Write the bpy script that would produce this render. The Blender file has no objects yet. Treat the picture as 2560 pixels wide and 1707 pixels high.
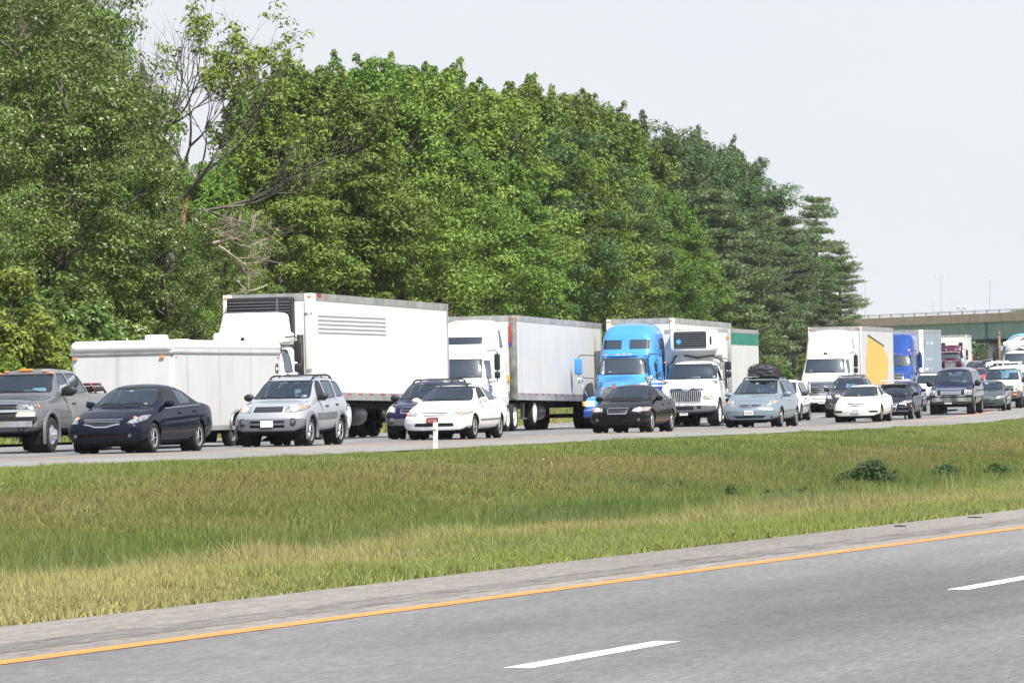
import bpy, bmesh, math, random
import numpy as np
from mathutils import Vector, Matrix
from mathutils.bvhtree import BVHTree
from mathutils.noise import noise as mnoise
R = math.radians
C = bpy.context.scene.collection
scene = bpy.context.scene
rng = np.random.default_rng(7)
random.seed(5)

# ------------------------------------------------------------ camera
F_PX = 14222.0            # focal length in photo pixels (2560 wide)
HORIZON = 956.0
CAMZ = 1.49
cam_d = bpy.data.cameras.new('camera')
cam = bpy.data.objects.new('camera', cam_d)
C.objects.link(cam)
cam_d.sensor_width = 36.0
cam_d.lens = 36.0 * F_PX / 2560.0
cam_d.clip_start = 0.5
cam_d.clip_end = 9000
cam.location = (0, 0, CAMZ)
PITCH = math.atan((HORIZON - 853.5) / F_PX)
cam.rotation_euler = (math.pi / 2 + PITCH, 0, 0)
scene.camera = cam

# ------------------------------------------------------------ sky, sun, exposure
SUN_EL, SUN_AZ = 54.0, 149.0          # azimuth clockwise from +Y: behind the camera, a little to its right
world = bpy.data.worlds.new("World")
scene.world = world
world.use_nodes = True
nt = world.node_tree
nt.nodes.clear()
wo = nt.nodes.new('ShaderNodeOutputWorld')
bg = nt.nodes.new('ShaderNodeBackground')
sky = nt.nodes.new('ShaderNodeTexSky')
sky.sky_type = 'NISHITA'
sky.sun_disc = False
sky.sun_elevation = R(SUN_EL)
sky.sun_rotation = R(SUN_AZ)
sky.altitude = 50
sky.air_density = 1.0
sky.dust_density = 3.0
sky.ozone_density = 2.0
# thin bright cloud over the whole sky, mixed with the clear sky
tc = nt.nodes.new('ShaderNodeTexCoord')
mp = nt.nodes.new('ShaderNodeMapping'); mp.inputs['Scale'].default_value = (1, 1, 4)
nz = nt.nodes.new('ShaderNodeTexNoise'); nz.inputs['Scale'].default_value = 3.0; nz.inputs['Detail'].default_value = 5
rp = nt.nodes.new('ShaderNodeValToRGB')
rp.color_ramp.elements[0].position = .25; rp.color_ramp.elements[0].color = (5.95, 6.15, 6.6, 1)
rp.color_ramp.elements[1].position = .8; rp.color_ramp.elements[1].color = (6.75, 6.88, 7.15, 1)
mx = nt.nodes.new('ShaderNodeMix'); mx.data_type = 'RGBA'; mx.inputs[0].default_value = .72
L_ = nt.links.new
L_(tc.outputs['Generated'], mp.inputs[0]); L_(mp.outputs[0], nz.inputs[0]); L_(nz.outputs[0], rp.inputs[0])
sxz = nt.nodes.new('ShaderNodeSeparateXYZ'); L_(tc.outputs['Generated'], sxz.inputs[0])
veil = nt.nodes.new('ShaderNodeMapRange'); veil.inputs[1].default_value = .05; veil.inputs[2].default_value = .9; veil.inputs[3].default_value = .88; veil.inputs[4].default_value = .30
L_(sxz.outputs[2], veil.inputs[0]); L_(veil.outputs[0], mx.inputs[0])
L_(sky.outputs[0], mx.inputs[6]); L_(rp.outputs[0], mx.inputs[7]); L_(mx.outputs[2], bg.inputs[0])
bg.inputs[1].default_value = 0.067
L_(bg.outputs[0], wo.inputs[0])

sd = bpy.data.lights.new('sun', 'SUN')
sd.energy = 3.6
sd.angle = R(0.6)
sd.color = (1.0, 0.965, 0.91)
sun = bpy.data.objects.new('sun', sd)
C.objects.link(sun)
az, el = R(SUN_AZ), R(SUN_EL)
sv = Vector((math.sin(az) * math.cos(el), math.cos(az) * math.cos(el), math.sin(el)))
sun.rotation_euler = sv.to_track_quat('Z', 'Y').to_euler()
sun.location = (0, -20, 60)
scene.view_settings.view_transform = 'Standard'
scene.view_settings.look = 'None'
scene.view_settings.exposure = 1.12
scene.view_settings.gamma = 1
scene.view_settings.use_curve_mapping = False
scene.cycles.max_bounces = 6
scene.cycles.transparent_max_bounces = 12
scene.cycles.caustics_reflective = False
scene.cycles.caustics_refractive = False
scene.cycles.use_adaptive_sampling = True
scene.cycles.adaptive_threshold = 0.02

# ------------------------------------------------------------ tags, linking
def tag(o, label=None, cat=None, group=None, kind=None):
    if label: o['label'] = label
    if cat: o['category'] = cat
    if group: o['group'] = group
    if kind: o['kind'] = kind
    return o
def mesh_obj(name, v, f, mats, parent=None, smooth=False, fm=None):
    me = bpy.data.meshes.new(name)
    me.from_pydata([tuple(p) for p in v], [], [tuple(q) for q in f])
    for m in (mats if isinstance(mats, (list, tuple)) else [mats]): me.materials.append(m)
    if fm is not None: me.polygons.foreach_set('material_index', fm)
    if smooth: me.polygons.foreach_set('use_smooth', [True] * len(me.polygons))
    o = bpy.data.objects.new(name, me)
    C.objects.link(o)
    if parent is not None: o.parent = parent
    return o
def bm_obj(name, bm, mats, parent=None, smooth=True, recalc=False):
    if recalc: bmesh.ops.recalc_face_normals(bm, faces=bm.faces[:])
    me = bpy.data.meshes.new(name)
    bm.to_mesh(me); bm.free()
    for m in (mats if isinstance(mats, (list, tuple)) else [mats]): me.materials.append(m)
    if smooth: me.polygons.foreach_set('use_smooth', [True] * len(me.polygons))
    o = bpy.data.objects.new(name, me)
    C.objects.link(o)
    if parent is not None: o.parent = parent
    return o
def empty(name, parent=None, loc=(0, 0, 0)):
    o = bpy.data.objects.new(name, None)
    o.empty_display_size = .3
    C.objects.link(o); o.location = loc
    if parent is not None: o.parent = parent
    return o

# ------------------------------------------------------------ materials
MATS = {}
def principled(name):
    m = bpy.data.materials.new(name); m.use_nodes = True
    b = m.node_tree.nodes['Principled BSDF']
    return m, m.node_tree, b
def mat(name, col=(.5, .5, .5), rough=.5, metal=0, coat=0, emit=None, estr=0, spec=.5, bump=0, bscale=20, var=0, vscale=3):
    if name in MATS: return MATS[name]
    m, t, b = principled(name)
    b.inputs['Base Color'].default_value = (*col, 1)
    b.inputs['Roughness'].default_value = rough
    b.inputs['Metallic'].default_value = metal
    b.inputs['Coat Weight'].default_value = coat
    b.inputs['Coat Roughness'].default_value = .04
    b.inputs['Specular IOR Level'].default_value = spec
    if emit:
        b.inputs['Emission Color'].default_value = (*emit, 1); b.inputs['Emission Strength'].default_value = estr
    if bump or var:
        tcn = t.nodes.new('ShaderNodeTexCoord'); n = t.nodes.new('ShaderNodeTexNoise')
        n.inputs['Scale'].default_value = bscale; n.inputs['Detail'].default_value = 6
        t.links.new(tcn.outputs['Object'], n.inputs[0])
        if bump:
            bp = t.nodes.new('ShaderNodeBump'); bp.inputs['Strength'].default_value = bump; bp.inputs['Distance'].default_value = .02
            t.links.new(n.outputs[0], bp.inputs['Height']); t.links.new(bp.outputs[0], b.inputs['Normal'])
        if var:
            n2 = t.nodes.new('ShaderNodeTexNoise'); n2.inputs['Scale'].default_value = vscale; n2.inputs['Detail'].default_value = 7
            t.links.new(tcn.outputs['Object'], n2.inputs[0])
            r = t.nodes.new('ShaderNodeMapRange'); r.inputs[1].default_value = .3; r.inputs[2].default_value = .7
            r.inputs[3].default_value = 1 - var; r.inputs[4].default_value = 1 + var * .5
            t.links.new(n2.outputs[0], r.inputs[0])
            mm = t.nodes.new('ShaderNodeMix'); mm.data_type = 'RGBA'; mm.blend_type = 'MULTIPLY'; mm.inputs[0].default_value = 1
            mm.inputs[6].default_value = (*col, 1)
            t.links.new(r.outputs[0], mm.inputs[7]); t.links.new(mm.outputs[2], b.inputs['Base Color'])
    MATS[name] = m
    return m
def paint(name, col=(.7, .7, .7), metal=.0, rough=.32, dirt=.12):
    m = mat('paint_' + name, col, .45, metal, .62 if max(col) < .03 else 1.0, var=dirt, vscale=1.6, spec=.0)
    return m
def glass_mat(name, tint=(.52, .74, .84), refl=.9):
    if name in MATS: return MATS[name]
    m = bpy.data.materials.new(name); m.use_nodes = True; t = m.node_tree; t.nodes.clear()
    out = t.nodes.new('ShaderNodeOutputMaterial'); mixn = t.nodes.new('ShaderNodeMixShader')
    tr = t.nodes.new('ShaderNodeBsdfTransparent'); gl = t.nodes.new('ShaderNodeBsdfGlossy')
    fr = t.nodes.new('ShaderNodeFresnel'); fr.inputs[0].default_value = 1.95
    mr = t.nodes.new('ShaderNodeMapRange'); mr.inputs[3].default_value = .17; mr.inputs[4].default_value = 1.0
    tr.inputs[0].default_value = (*tint, 1); gl.inputs['Roughness'].default_value = .03; gl.inputs[0].default_value = (refl * .82, refl * .95, refl * 1.05, 1)
    t.links.new(fr.outputs[0], mr.inputs[0]); t.links.new(mr.outputs[0], mixn.inputs[0])
    t.links.new(tr.outputs[0], mixn.inputs[1]); t.links.new(gl.outputs[0], mixn.inputs[2]); t.links.new(mixn.outputs[0], out.inputs[0])
    MATS[name] = m
    return m

M_BLACK = mat('black_plastic', (.010, .010, .012), .55)
M_DARK = mat('dark_underside', (.004, .004, .005), .9)
M_SEAL = mat('black_seal', (.012, .012, .014), .5)
M_GREYP = mat('grey_plastic', (.10, .105, .115), .5)
M_CHROME = mat('chrome', (.85, .86, .88), .12, 1.0)
M_ALLOY = mat('alloy_rim', (.62, .63, .65), .3, .85)
M_STEEL = mat('dull_steel', (.42, .43, .44), .4, .8, var=.3, vscale=6)
M_WHITEW = mat('white_wheel', (.75, .74, .70), .5, var=.25, vscale=5)
M_TYRE = mat('tyre_rubber', (.013, .013, .014), .85, bump=.3, bscale=60, var=.3, vscale=8)
M_AMBER = mat('amber_lens', (.85, .22, .03), .25, coat=1, emit=(1, .3, .03), estr=.15)
M_RED = mat('red_lens', (.5, .02, .02), .3, coat=1)
M_PLATE = mat('plate_white', (.72, .73, .72), .4)
M_INK = mat('plate_ink', (.08, .09, .16), .6)
M_SEAT = mat('seat_cloth', (.11, .125, .145), .9)
M_DASH = mat('dashboard', (.09, .095, .10), .8)
M_PAPER = mat('white_paper', (.75, .78, .78), .8)
M_GLASS = glass_mat('window_glass')
M_TINT = glass_mat('tinted_glass', (.16, .18, .20))
M_LENS = mat('headlamp_lens', (.42, .44, .46), .25, .6, coat=1, var=.85, vscale=14)
M_LENSW = mat('clear_headlamp_lens', (.50, .50, .49), .25, .45, coat=1, var=.7, vscale=13)
M_LIT = mat('lit_headlamp', (.8, .8, .75), .3, emit=(1, .93, .75), estr=3.0)

# ------------------------------------------------------------ road frame
PHI = math.atan((5300 - 1280) / F_PX)
DX, DY = math.sin(PHI), math.cos(PHI)          # along the roads, away from the camera
NX, NY = -math.cos(PHI), math.sin(PHI)         # across, from the near road to the far one
def off(u):
    u = np.asarray(u, float)
    return np.where(u < 98, 0, np.where(u < 300, 4.0e-4 * (u - 98) ** 2, 4.0e-4 * 202 ** 2 + .1616 * (u - 300)))
def doff(u):
    return 0.0 if u < 98 else (8.0e-4 * (u - 98) if u < 300 else .1616)
def grade(u):
    u = np.asarray(u, float)
    d = np.maximum(u - 200, 0)
    g = .0073 * (d - 30 * (1 - np.exp(-d / 30)))
    w = np.interp(u, [100, 117, 132, 150, 170, 190, 212, 240, 255, 330, 420], [0, .005, .04, .055, .03, 0, -.02, -.045, -.05, -.05, 0])   # the road's own slight swells
    return np.where(g < 1.6, g, 1.6 + .8 * (1 - np.exp(-(g - 1.6) / .8))) + w
def lerp_tab(x, tab):
    return np.interp(x, [a for a, b in tab], [b for a, b in tab])
FAR_TAB = [(36.0, -0.04), (37.5, -.01), (39.45, 0.0), (57.6, -.36), (60, -.6), (66, -.5), (90, .2), (150, 1.5), (400, 3)]
def far_z(u, q):                  # road surface of the far carriageway; q = lateral, curve removed
    return lerp_tab(q, FAR_TAB) + grade(u)
NEAR_Z = -.066
MED_TAB = [(0, NEAR_Z), (.04, NEAR_Z - .03), (.16, -.30), (.33, -.85), (.42, -.95), (.60, -.72), (.85, -.26), (.955, -.09), (1, -.06)]
Q_GN, Q_GF = 13.1, 36.5           # grass edges of the median
def world_xy(u, q, curved=True):
    p = q + off(u) if curved else q
    return u * DX + p * NX, u * DY + p * NY
def med_pt(u, t):                  # t 0..1 across the median
    pn = Q_GN; pf = Q_GF + off(u)
    p = pn + t * (pf - pn)
    z = lerp_tab(t, MED_TAB) + grade(u) * np.clip((t - .3) / .6, 0, 1)
    return u * DX + p * NX, u * DY + p * NY, z
def far_pt(u, q):
    x, y = world_xy(u, q)
    return float(x), float(y), float(far_z(u, q))
def project(x, y, z):
    zc = y; yy = (z - CAMZ)
    c, s = math.cos(PITCH), math.sin(PITCH)
    d = zc * c + yy * s; v = yy * c - zc * s
    return 1280 + F_PX * x / d, 853.5 - F_PX * v / d
def ray_far(px, py):               # pixel -> (u, q) on the far carriageway
    best = None
    a = (px - 1280) / F_PX
    lo, hi = 60.0, 900.0
    b = (HORIZON - py) / F_PX
    def f(d):
        x, y = a * d, d
        u = x * DX + y * DY; p = x * NX + y * NY
        q = p - float(off(u))
        return CAMZ + b * d - float(far_z(u, q)), u, q
    for _ in range(60):
        m = (lo + hi) / 2
        if f(m)[0] > 0: lo = m
        else: hi = m
    _, u, q = f(lo)
    return u, q
def on_line(px, q):                # where the line at lateral q crosses picture column px
    lo, hi = 20.0, 2500.0
    for _ in range(60):
        m = (lo + hi) / 2
        x, y, z = far_pt(m, q)
        if project(x, y, z)[0] < px: lo = m
        else: hi = m
    return lo
def heading(u): return PHI - math.atan(doff(u))
# ------------------------------------------------------------ ground, roads, markings
def sheet(name, us, cols, pt, m, kind='structure', uv=True, smooth=True):
    """grid over us x cols; pt(u, c) -> x, y, z"""
    v = [pt(u, c) for u in us for c in cols]
    n = len(cols)
    f = [(i * n + j, i * n + j + 1, (i + 1) * n + j + 1, (i + 1) * n + j) for i in range(len(us) - 1) for j in range(n - 1)]
    o = mesh_obj(name, v, f, m, smooth=smooth)
    o.data.flip_normals() if o.data.polygons[0].normal.z < 0 else None
    if uv:
        l = o.data.uv_layers.new(name='uv')
        vi = np.zeros(len(o.data.loops), dtype=np.int32); o.data.loops.foreach_get('vertex_index', vi)
        uvv = np.array([(u, c) for u in us for c in cols], dtype=np.float32)
        l.data.foreach_set('uv', uvv[vi].ravel())
    tag(o, kind=kind)
    return o
def uv_chain(t, scale):
    tcn = t.nodes.new('ShaderNodeTexCoord'); mpn = t.nodes.new('ShaderNodeMapping'); mpn.inputs['Scale'].default_value = scale
    t.links.new(tcn.outputs['UV'], mpn.inputs[0]); return mpn
def ramp(t, src, stops):
    r = t.nodes.new('ShaderNodeValToRGB'); cr = r.color_ramp
    while len(cr.elements) < len(stops): cr.elements.new(.5)
    for e, (p, c) in zip(cr.elements, stops): e.position = p; e.color = (*c, 1)
    t.links.new(src, r.inputs[0]); return r
def noise_n(t, vec, scale, detail=6, rough=.6):
    n = t.nodes.new('ShaderNodeTexNoise'); n.inputs['Scale'].default_value = scale; n.inputs['Detail'].default_value = detail
    n.inputs['Roughness'].default_value = rough
    t.links.new(vec, n.inputs[0]); return n
def mult(t, a, b, fac=1.0, mode='MULTIPLY'):
    m = t.nodes.new('ShaderNodeMix'); m.data_type = 'RGBA'; m.blend_type = mode; m.inputs[0].default_value = fac
    t.links.new(a, m.inputs[6]); t.links.new(b, m.inputs[7]); return m.outputs[2]
def asphalt(name, c0, c1, worn=.25, bump=.4):
    m, t, b = principled(name)
    big = noise_n(t, uv_chain(t, (.06, .42, 1)).outputs[0], 1.0, 4)
    mid = noise_n(t, uv_chain(t, (1.1, 6.5, 1)).outputs[0], 1.0, 9, .78)
    fine = noise_n(t, uv_chain(t, (3.2, 30, 1)).outputs[0], 1.0, 5, .85)
    base = ramp(t, big.outputs[0], [(.32, c0), (.66, c1)])
    r2 = ramp(t, mid.outputs[0], [(.34, (1 - worn * 1.5,) * 3), (.5, (1.0,) * 3), (.66, (1 + worn * 1.1,) * 3)])
    r3 = ramp(t, fine.outputs[0], [(.36, (.55,) * 3), (.50, (1.0,) * 3), (.66, (1.45,) * 3)])
    t.links.new(mult(t, mult(t, base.outputs[0], r2.outputs[0]), r3.outputs[0]), b.inputs['Base Color'])
    b.inputs['Roughness'].default_value = .88
    bp = t.nodes.new('ShaderNodeBump'); bp.inputs['Strength'].default_value = bump; bp.inputs['Distance'].default_value = .01
    t.links.new(fine.outputs[0], bp.inputs['Height']); t.links.new(bp.outputs[0], b.inputs['Normal'])
    return m
M_ROAD_N = asphalt('near_asphalt', (.092, .092, .094), (.176, .175, .174), .09)
M_SHOULD = asphalt('shoulder_asphalt', (.165, .152, .135), (.228, .21, .188), .18)
M_RUMBLE = asphalt('rumble_asphalt', (.105, .10, .093), (.19, .18, .166), .36, 1.0)
M_ROAD_F = asphalt('far_asphalt', (.12, .125, .135), (.18, .182, .185), .14)
M_SHOULD_F = asphalt('far_shoulder_asphalt', (.17, .168, .158), (.235, .23, .215), .14)
def marking(name, col):
    m, t, b = principled(name)
    n = noise_n(t, uv_chain(t, (1.4, 34, 1)).outputs[0], 1.0, 7, .78)
    r = ramp(t, n.outputs[0], [(.33, tuple(c * .45 + .06 for c in col)), (.43, tuple(c * .82 for c in col)), (.56, col)])
    t.links.new(r.outputs[0], b.inputs['Base Color']); b.inputs['Roughness'].default_value = .7
    return m
M_YEL = marking('yellow_paint', (.66, .25, .05))
M_YELF = marking('faded_yellow_paint', (.66, .33, .11))
M_WHT = marking('white_paint', (.80, .79, .76))

# soil and short turf under the blades, one sheet to the horizon
gm, gt, gb = principled('turf')
g1 = noise_n(gt, uv_chain(gt, (.07, .35, 1)).outputs[0], 1.0, 6)
g2 = noise_n(gt, uv_chain(gt, (2.5, 2.5, 1)).outputs[0], 1.0, 8, .75)
ga = ramp(gt, g1.outputs[0], [(.3, (.085, .115, .026)), (.5, (.13, .145, .04)), (.68, (.22, .19, .07))])
gr2 = ramp(gt, g2.outputs[0], [(.3, (.45,) * 3), (.7, (1.3,) * 3)])
gt.links.new(mult(gt, ga.outputs[0], gr2.outputs[0]), gb.inputs['Base Color']); gb.inputs['Roughness'].default_value = .95
M_TURF = gm
US = list(np.arange(-60, 330, 3.0)) + list(np.arange(330, 900, 12.0)) + [900, 1000, 1200, 1500, 2000, 2500]
us_fine = [u for u in US if u <= 900]
def ground_pt(u, c):
    # c: -5..0 this side; 0..1 the near road; 1..2 the median; 2..3 the far road; 3.. beyond
    if c <= 0:
        p = -12 + c * c * c * 30 - 4 * abs(c); return (u * DX + p * NX, u * DY + p * NY, -.12)
    if c < 1:
        p = -12 + c * (Q_GN + 12); return (u * DX + p * NX, u * DY + p * NY, -.12 if c > 0.02 else -.12)
    if c <= 2:
        x, y, z = med_pt(min(u, 900) if False else u, c - 1)
        e = .05 if (c < 1.02 or c > 1.98) else 0
        return (x, y, z - e)
    q = Q_GF + (c - 2) * 21.1 if c <= 3 else 58 + (c - 3) ** 2 * 20
    x, y, z = far_pt(u, q)
    return (x, y, z - (.06 if c < 3 else (.05 if c == 3 else 0)))
gc = [-5, -4, -3, -2, -1, 0, .5, 1, 1.02, 1.04, 1.08] + list(np.linspace(1.12, 1.96, 22)) + [1.98, 2, 2.33, 2.66, 3, 3.1, 3.3, 3.5, 3.8, 4.2, 5, 6, 8, 11, 15]
sheet('ground', US, gc, ground_pt, M_TURF)
def near_pt(z):
    return lambda u, p: (u * DX + p * NX, u * DY + p * NY, NEAR_Z + z)
sheet('near_road', np.arange(-60, 900, 20), [-9.5, -4, 1, 5, 8, 11.42], near_pt(0), M_ROAD_N)
sheet('near_shoulder', np.arange(-60, 900, 5), [11.42, 11.9, 12.5, 13.0, 13.18], lambda u, p: (u * DX + (p + (.10 * mnoise(Vector((u * .6, 3, 0))) + .05 * mnoise(Vector((u * 3, 9, 0))) if p > 13.1 else 0)) * NX, u * DY + p * NY, NEAR_Z + .001 if p < 13.1 else NEAR_Z - .02), M_SHOULD)
sheet('rumble_strip', np.arange(-60, 900, 20), [11.72, 11.95, 12.12], near_pt(.003), M_RUMBLE)
sheet('near_yellow_line', np.arange(-60, 900, 20), [11.25, 11.41], near_pt(.004), M_YEL)
DASH0 = .22 + 30.8 * DY + (1262 - 1280) / F_PX * 30.8 * DX
for lane, ph in ((8.41, 0), (4.75, 0)):
    for k in range(-6, 12):
        u0 = DASH0 + ph + 12.19 * k
        if lane < 6 and not -2 <= k <= 5: continue
        o = sheet('lane_dash', [u0, u0 + .2, u0 + 3.1, u0 + 3.35], [lane - .08, lane + .08], near_pt(.003), M_WHT, kind='structure')
ff = lambda z: (lambda u, q: (lambda p: (p[0], p[1], p[2] + z))(far_pt(u, q)))
sheet('far_road', us_fine, [39.4, 43.2, 46.8, 50.5, 54.3], ff(0), M_ROAD_F)
sheet('far_inner_shoulder', us_fine, [36.45, 37.5, 38.6, 39.4], ff(.0), M_SHOULD_F)
sheet('far_outer_shoulder', us_fine, [54.3, 55.5, 57.6], ff(.0), M_SHOULD_F)
sheet('far_yellow_line', us_fine, [39.36, 39.56], ff(.005), M_YELF)
sheet('far_white_line', us_fine, [54.2, 54.33], ff(.005), M_WHT)
for q in (43.2, 46.85, 50.5):
    for k in range(5, 60):
        u0 = 12.19 * k + 3
        sheet('lane_dash', [u0, u0 + 3.05], [q - .065, q + .065], ff(.005), M_WHT)

# ------------------------------------------------------------ grass blades
def quads_mesh(name, P, nv, mat_, cols=None, uvs=None):
    """P: (n, nv, 3) polygons with nv verts each"""
    n = P.shape[0]
    me = bpy.data.meshes.new(name)
    me.vertices.add(n * nv); me.vertices.foreach_set('co', P.astype(np.float32).ravel())
    me.loops.add(n * nv); me.loops.foreach_set('vertex_index', np.arange(n * nv, dtype=np.int32))
    me.polygons.add(n); me.polygons.foreach_set('loop_start', np.arange(0, n * nv, nv, dtype=np.int32))
    me.polygons.foreach_set('loop_total', np.full(n, nv, dtype=np.int32))
    me.update(calc_edges=True)
    if cols is not None:
        a = me.color_attributes.new('col', 'FLOAT_COLOR', 'POINT')
        c = np.ones((n, nv, 4), np.float32); c[:, :, :3] = cols[:, None, :]
        a.data.foreach_set('color', c.ravel())
    for m in (mat_ if isinstance(mat_, list) else [mat_]): me.materials.append(m)
    return me
def leafy(name, attr=False, col=(.06, .12, .02), var=.5, trans=.35, rough=.55, hue=.03, sheen=.3):
    m = bpy.data.materials.new(name); m.use_nodes = True; t = m.node_tree; t.nodes.clear()
    out = t.nodes.new('ShaderNodeOutputMaterial')
    pr = t.nodes.new('ShaderNodeBsdfPrincipled'); pr.inputs['Roughness'].default_value = rough; pr.inputs['Specular IOR Level'].default_value = sheen
    tl = t.nodes.new('ShaderNodeBsdfTranslucent'); mxs = t.nodes.new('ShaderNodeMixShader'); mxs.inputs[0].default_value = trans
    hs = t.nodes.new('ShaderNodeHueSaturation')
    if attr:
        a = t.nodes.new('ShaderNodeAttribute'); a.attribute_name = 'col'; t.links.new(a.outputs['Color'], hs.inputs['Color'])
    else:
        hs.inputs['Color'].default_value = (*col, 1)
        ge = t.nodes.new('ShaderNodeNewGeometry'); oi = t.nodes.new('ShaderNodeObjectInfo')
        mr = t.nodes.new('ShaderNodeMapRange'); mr.inputs[3].default_value = 1 - var; mr.inputs[4].default_value = 1 + var
        t.links.new(ge.outputs['Random Per Island'], mr.inputs[0])
        m2 = t.nodes.new('ShaderNodeMapRange'); m2.inputs[3].default_value = .78; m2.inputs[4].default_value = 1.22
        t.links.new(oi.outputs['Random'], m2.inputs[0])
        mm = t.nodes.new('ShaderNodeMath'); mm.operation = 'MULTIPLY'; t.links.new(mr.outputs[0], mm.inputs[0]); t.links.new(m2.outputs[0], mm.inputs[1])
        t.links.new(mm.outputs[0], hs.inputs['Value'])
        m3 = t.nodes.new('ShaderNodeMapRange'); m3.inputs[3].default_value = .5 - hue; m3.inputs[4].default_value = .5 + hue
        m4 = t.nodes.new('ShaderNodeMath'); m4.operation = 'MULTIPLY_ADD'; m4.inputs[1].default_value = 7.31; m4.inputs[2].default_value = 0
        m5 = t.nodes.new('ShaderNodeMath'); m5.operation = 'FRACT'
        t.links.new(oi.outputs['Random'], m4.inputs[0]); t.links.new(m4.outputs[0], m5.inputs[0]); t.links.new(m5.outputs[0], m3.inputs[0]); t.links.new(m3.outputs[0], hs.inputs['Hue'])
    t.links.new(hs.outputs[0], pr.inputs['Base Color']); t.links.new(hs.outputs[0], tl.inputs[0])
    t.links.new(pr.outputs[0], mxs.inputs[1]); t.links.new(tl.outputs[0], mxs.inputs[2]); t.links.new(mxs.outputs[0], out.inputs[0])
    return m
M_BLADE = leafy('grass_blade', attr=True, trans=.30, rough=.7, sheen=.15)

def vnoise(x, y, s, seed):
    """cheap smooth value noise, vectorised"""
    r = np.random.default_rng(seed).random((64, 64))
    x = x / s; y = y / s
    i = np.floor(x).astype(int); j = np.floor(y).astype(int); fx = x - i; fy = y - j
    fx = fx * fx * (3 - 2 * fx); fy = fy * fy * (3 - 2 * fy)
    g = lambda a, b: r[a % 64, b % 64]
    return (g(i, j) * (1 - fx) + g(i + 1, j) * fx) * (1 - fy) + (g(i, j + 1) * (1 - fx) + g(i + 1, j + 1) * fx) * fy
def grass_field(name, n, ufun, tband, hfun, colfun, width=.0075, lean=.62, blades=4):
    u, t = ufun(n), rng.uniform(*tband, n)
    x, y, z = med_pt(u, t)
    k = blades
    u = np.repeat(u, k); t = np.repeat(t, k)
    x = np.repeat(x, k) + rng.normal(0, .035, n * k); y = np.repeat(y, k) + rng.normal(0, .035, n * k); z = np.repeat(z, k) - .01
    h = hfun(u, t) * rng.uniform(.55, 1.25, n * k)
    a = rng.uniform(0, 2 * math.pi, n * k)
    w = width * rng.uniform(.6, 1.3, n * k) * (1 + np.maximum(y - 60, 0) / 110)
    la = rng.uniform(0, 2 * math.pi, n * k); lm = h * np.abs(rng.normal(0, lean, n * k))
    bx, by = np.cos(a) * w, np.sin(a) * w
    P = np.zeros((n * k, 3, 3))
    P[:, 0] = np.stack([x - bx, y - by, z], 1); P[:, 1] = np.stack([x + bx, y + by, z], 1)
    P[:, 2] = np.stack([x + np.cos(la) * lm, y + np.sin(la) * lm, z + h], 1)
    c = colfun(u, t) * rng.uniform(.65, 1.3, n * k)[:, None]
    me = quads_mesh(name, P, 3, M_BLADE, np.clip(c, 0, 1))
    o = bpy.data.objects.new(name, me); C.objects.link(o)
    tag(o, kind='stuff')
    return o
# colours of the grass itself, band by band across the median
BRIGHT = np.array((.25, .30, .085)); GREEN = np.array((.18, .24, .06)); DEEP = np.array((.105, .155, .045))
STRAW = np.array((.48, .40, .19)); OLIVE = np.array((.215, .235, .072)); TAN = np.array((.37, .31, .15)); BLUEG = np.array((.11, .19, .09))
def mixc(a, b, f): return a * (1 - f[:, None]) + b * f[:, None]
def med_col(u, t):
    n1 = vnoise(u, t * 24, 5, 1); n2 = vnoise(u, t * 24, 1.6, 2); n3 = vnoise(u, t * 24, 12, 3); n4 = vnoise(u * .35, t * 24, 1.5, 4)
    r = rng.random(len(u))
    tt = t + (n1 - .5) * .07 + (n3 - .5) * .16 + (vnoise(u, t * 24, 26, 33) - .5) * .14 + (r - .5) * .07
    stops = [0, .045, .085, .15, .22, .30, .42, .52, .66, .80, .885, .925, 1.0]
    cs = [BRIGHT, BRIGHT * .95, mixc(BRIGHT[None], STRAW[None], np.array([.7]))[0], STRAW * 1.0, (GREEN + TAN) / 2, GREEN * .9, DEEP * 1.1, GREEN * .85, OLIVE * .85, (OLIVE + TAN) / 2 * .8, GREEN * .95, BRIGHT * .85, BRIGHT * .95]
    c = np.stack([np.interp(tt, stops, [k[i] for k in cs]) for i in range(3)], 1)
    sw = np.clip((u - 38) / 22, 0, 1) * np.clip((tt - .05) * 12, 0, 1) * np.where(tt < .22, 1, 0)         # the straw band fades out to the right
    c = mixc(c, mixc(np.tile(GREEN * 1.25, (len(u), 1)), np.tile(TAN * .9, (len(u), 1)), np.clip(n2 * 1.6 - .5, 0, 1)), sw * .75)
    bl = np.clip((n2 + n4 - 1.02) * 3, 0, 1) * np.where((tt > .15) & (tt < .5), .5, .12)
    c = mixc(c, np.tile(BLUEG, (len(u), 1)), bl)
    f = np.clip((n2 * .6 + n4 * .6 + r * .5 - .78) * 2.0, 0, 1) * np.where((tt > .10), 1, .45) * np.where(tt > .9, .3, 1)
    c = mixc(c, np.tile(TAN * 1.05, (len(u), 1)), f * .36)
    g = np.clip((n1 + n3 - 1.05) * 2.5, 0, 1)
    c = mixc(c, np.tile(DEEP * 1.15, (len(u), 1)), g * .6 * np.where(tt > .3, 1, .4))
    warm = np.clip((u - 150) / 90, 0, 1) * np.where((tt > .6) & (tt < .9), 1, 0)       # the far right of the slope is yellower
    c = mixc(c, np.tile(np.array((.27, .27, .07)), (len(u), 1)), warm * .7)
    return c
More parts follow.
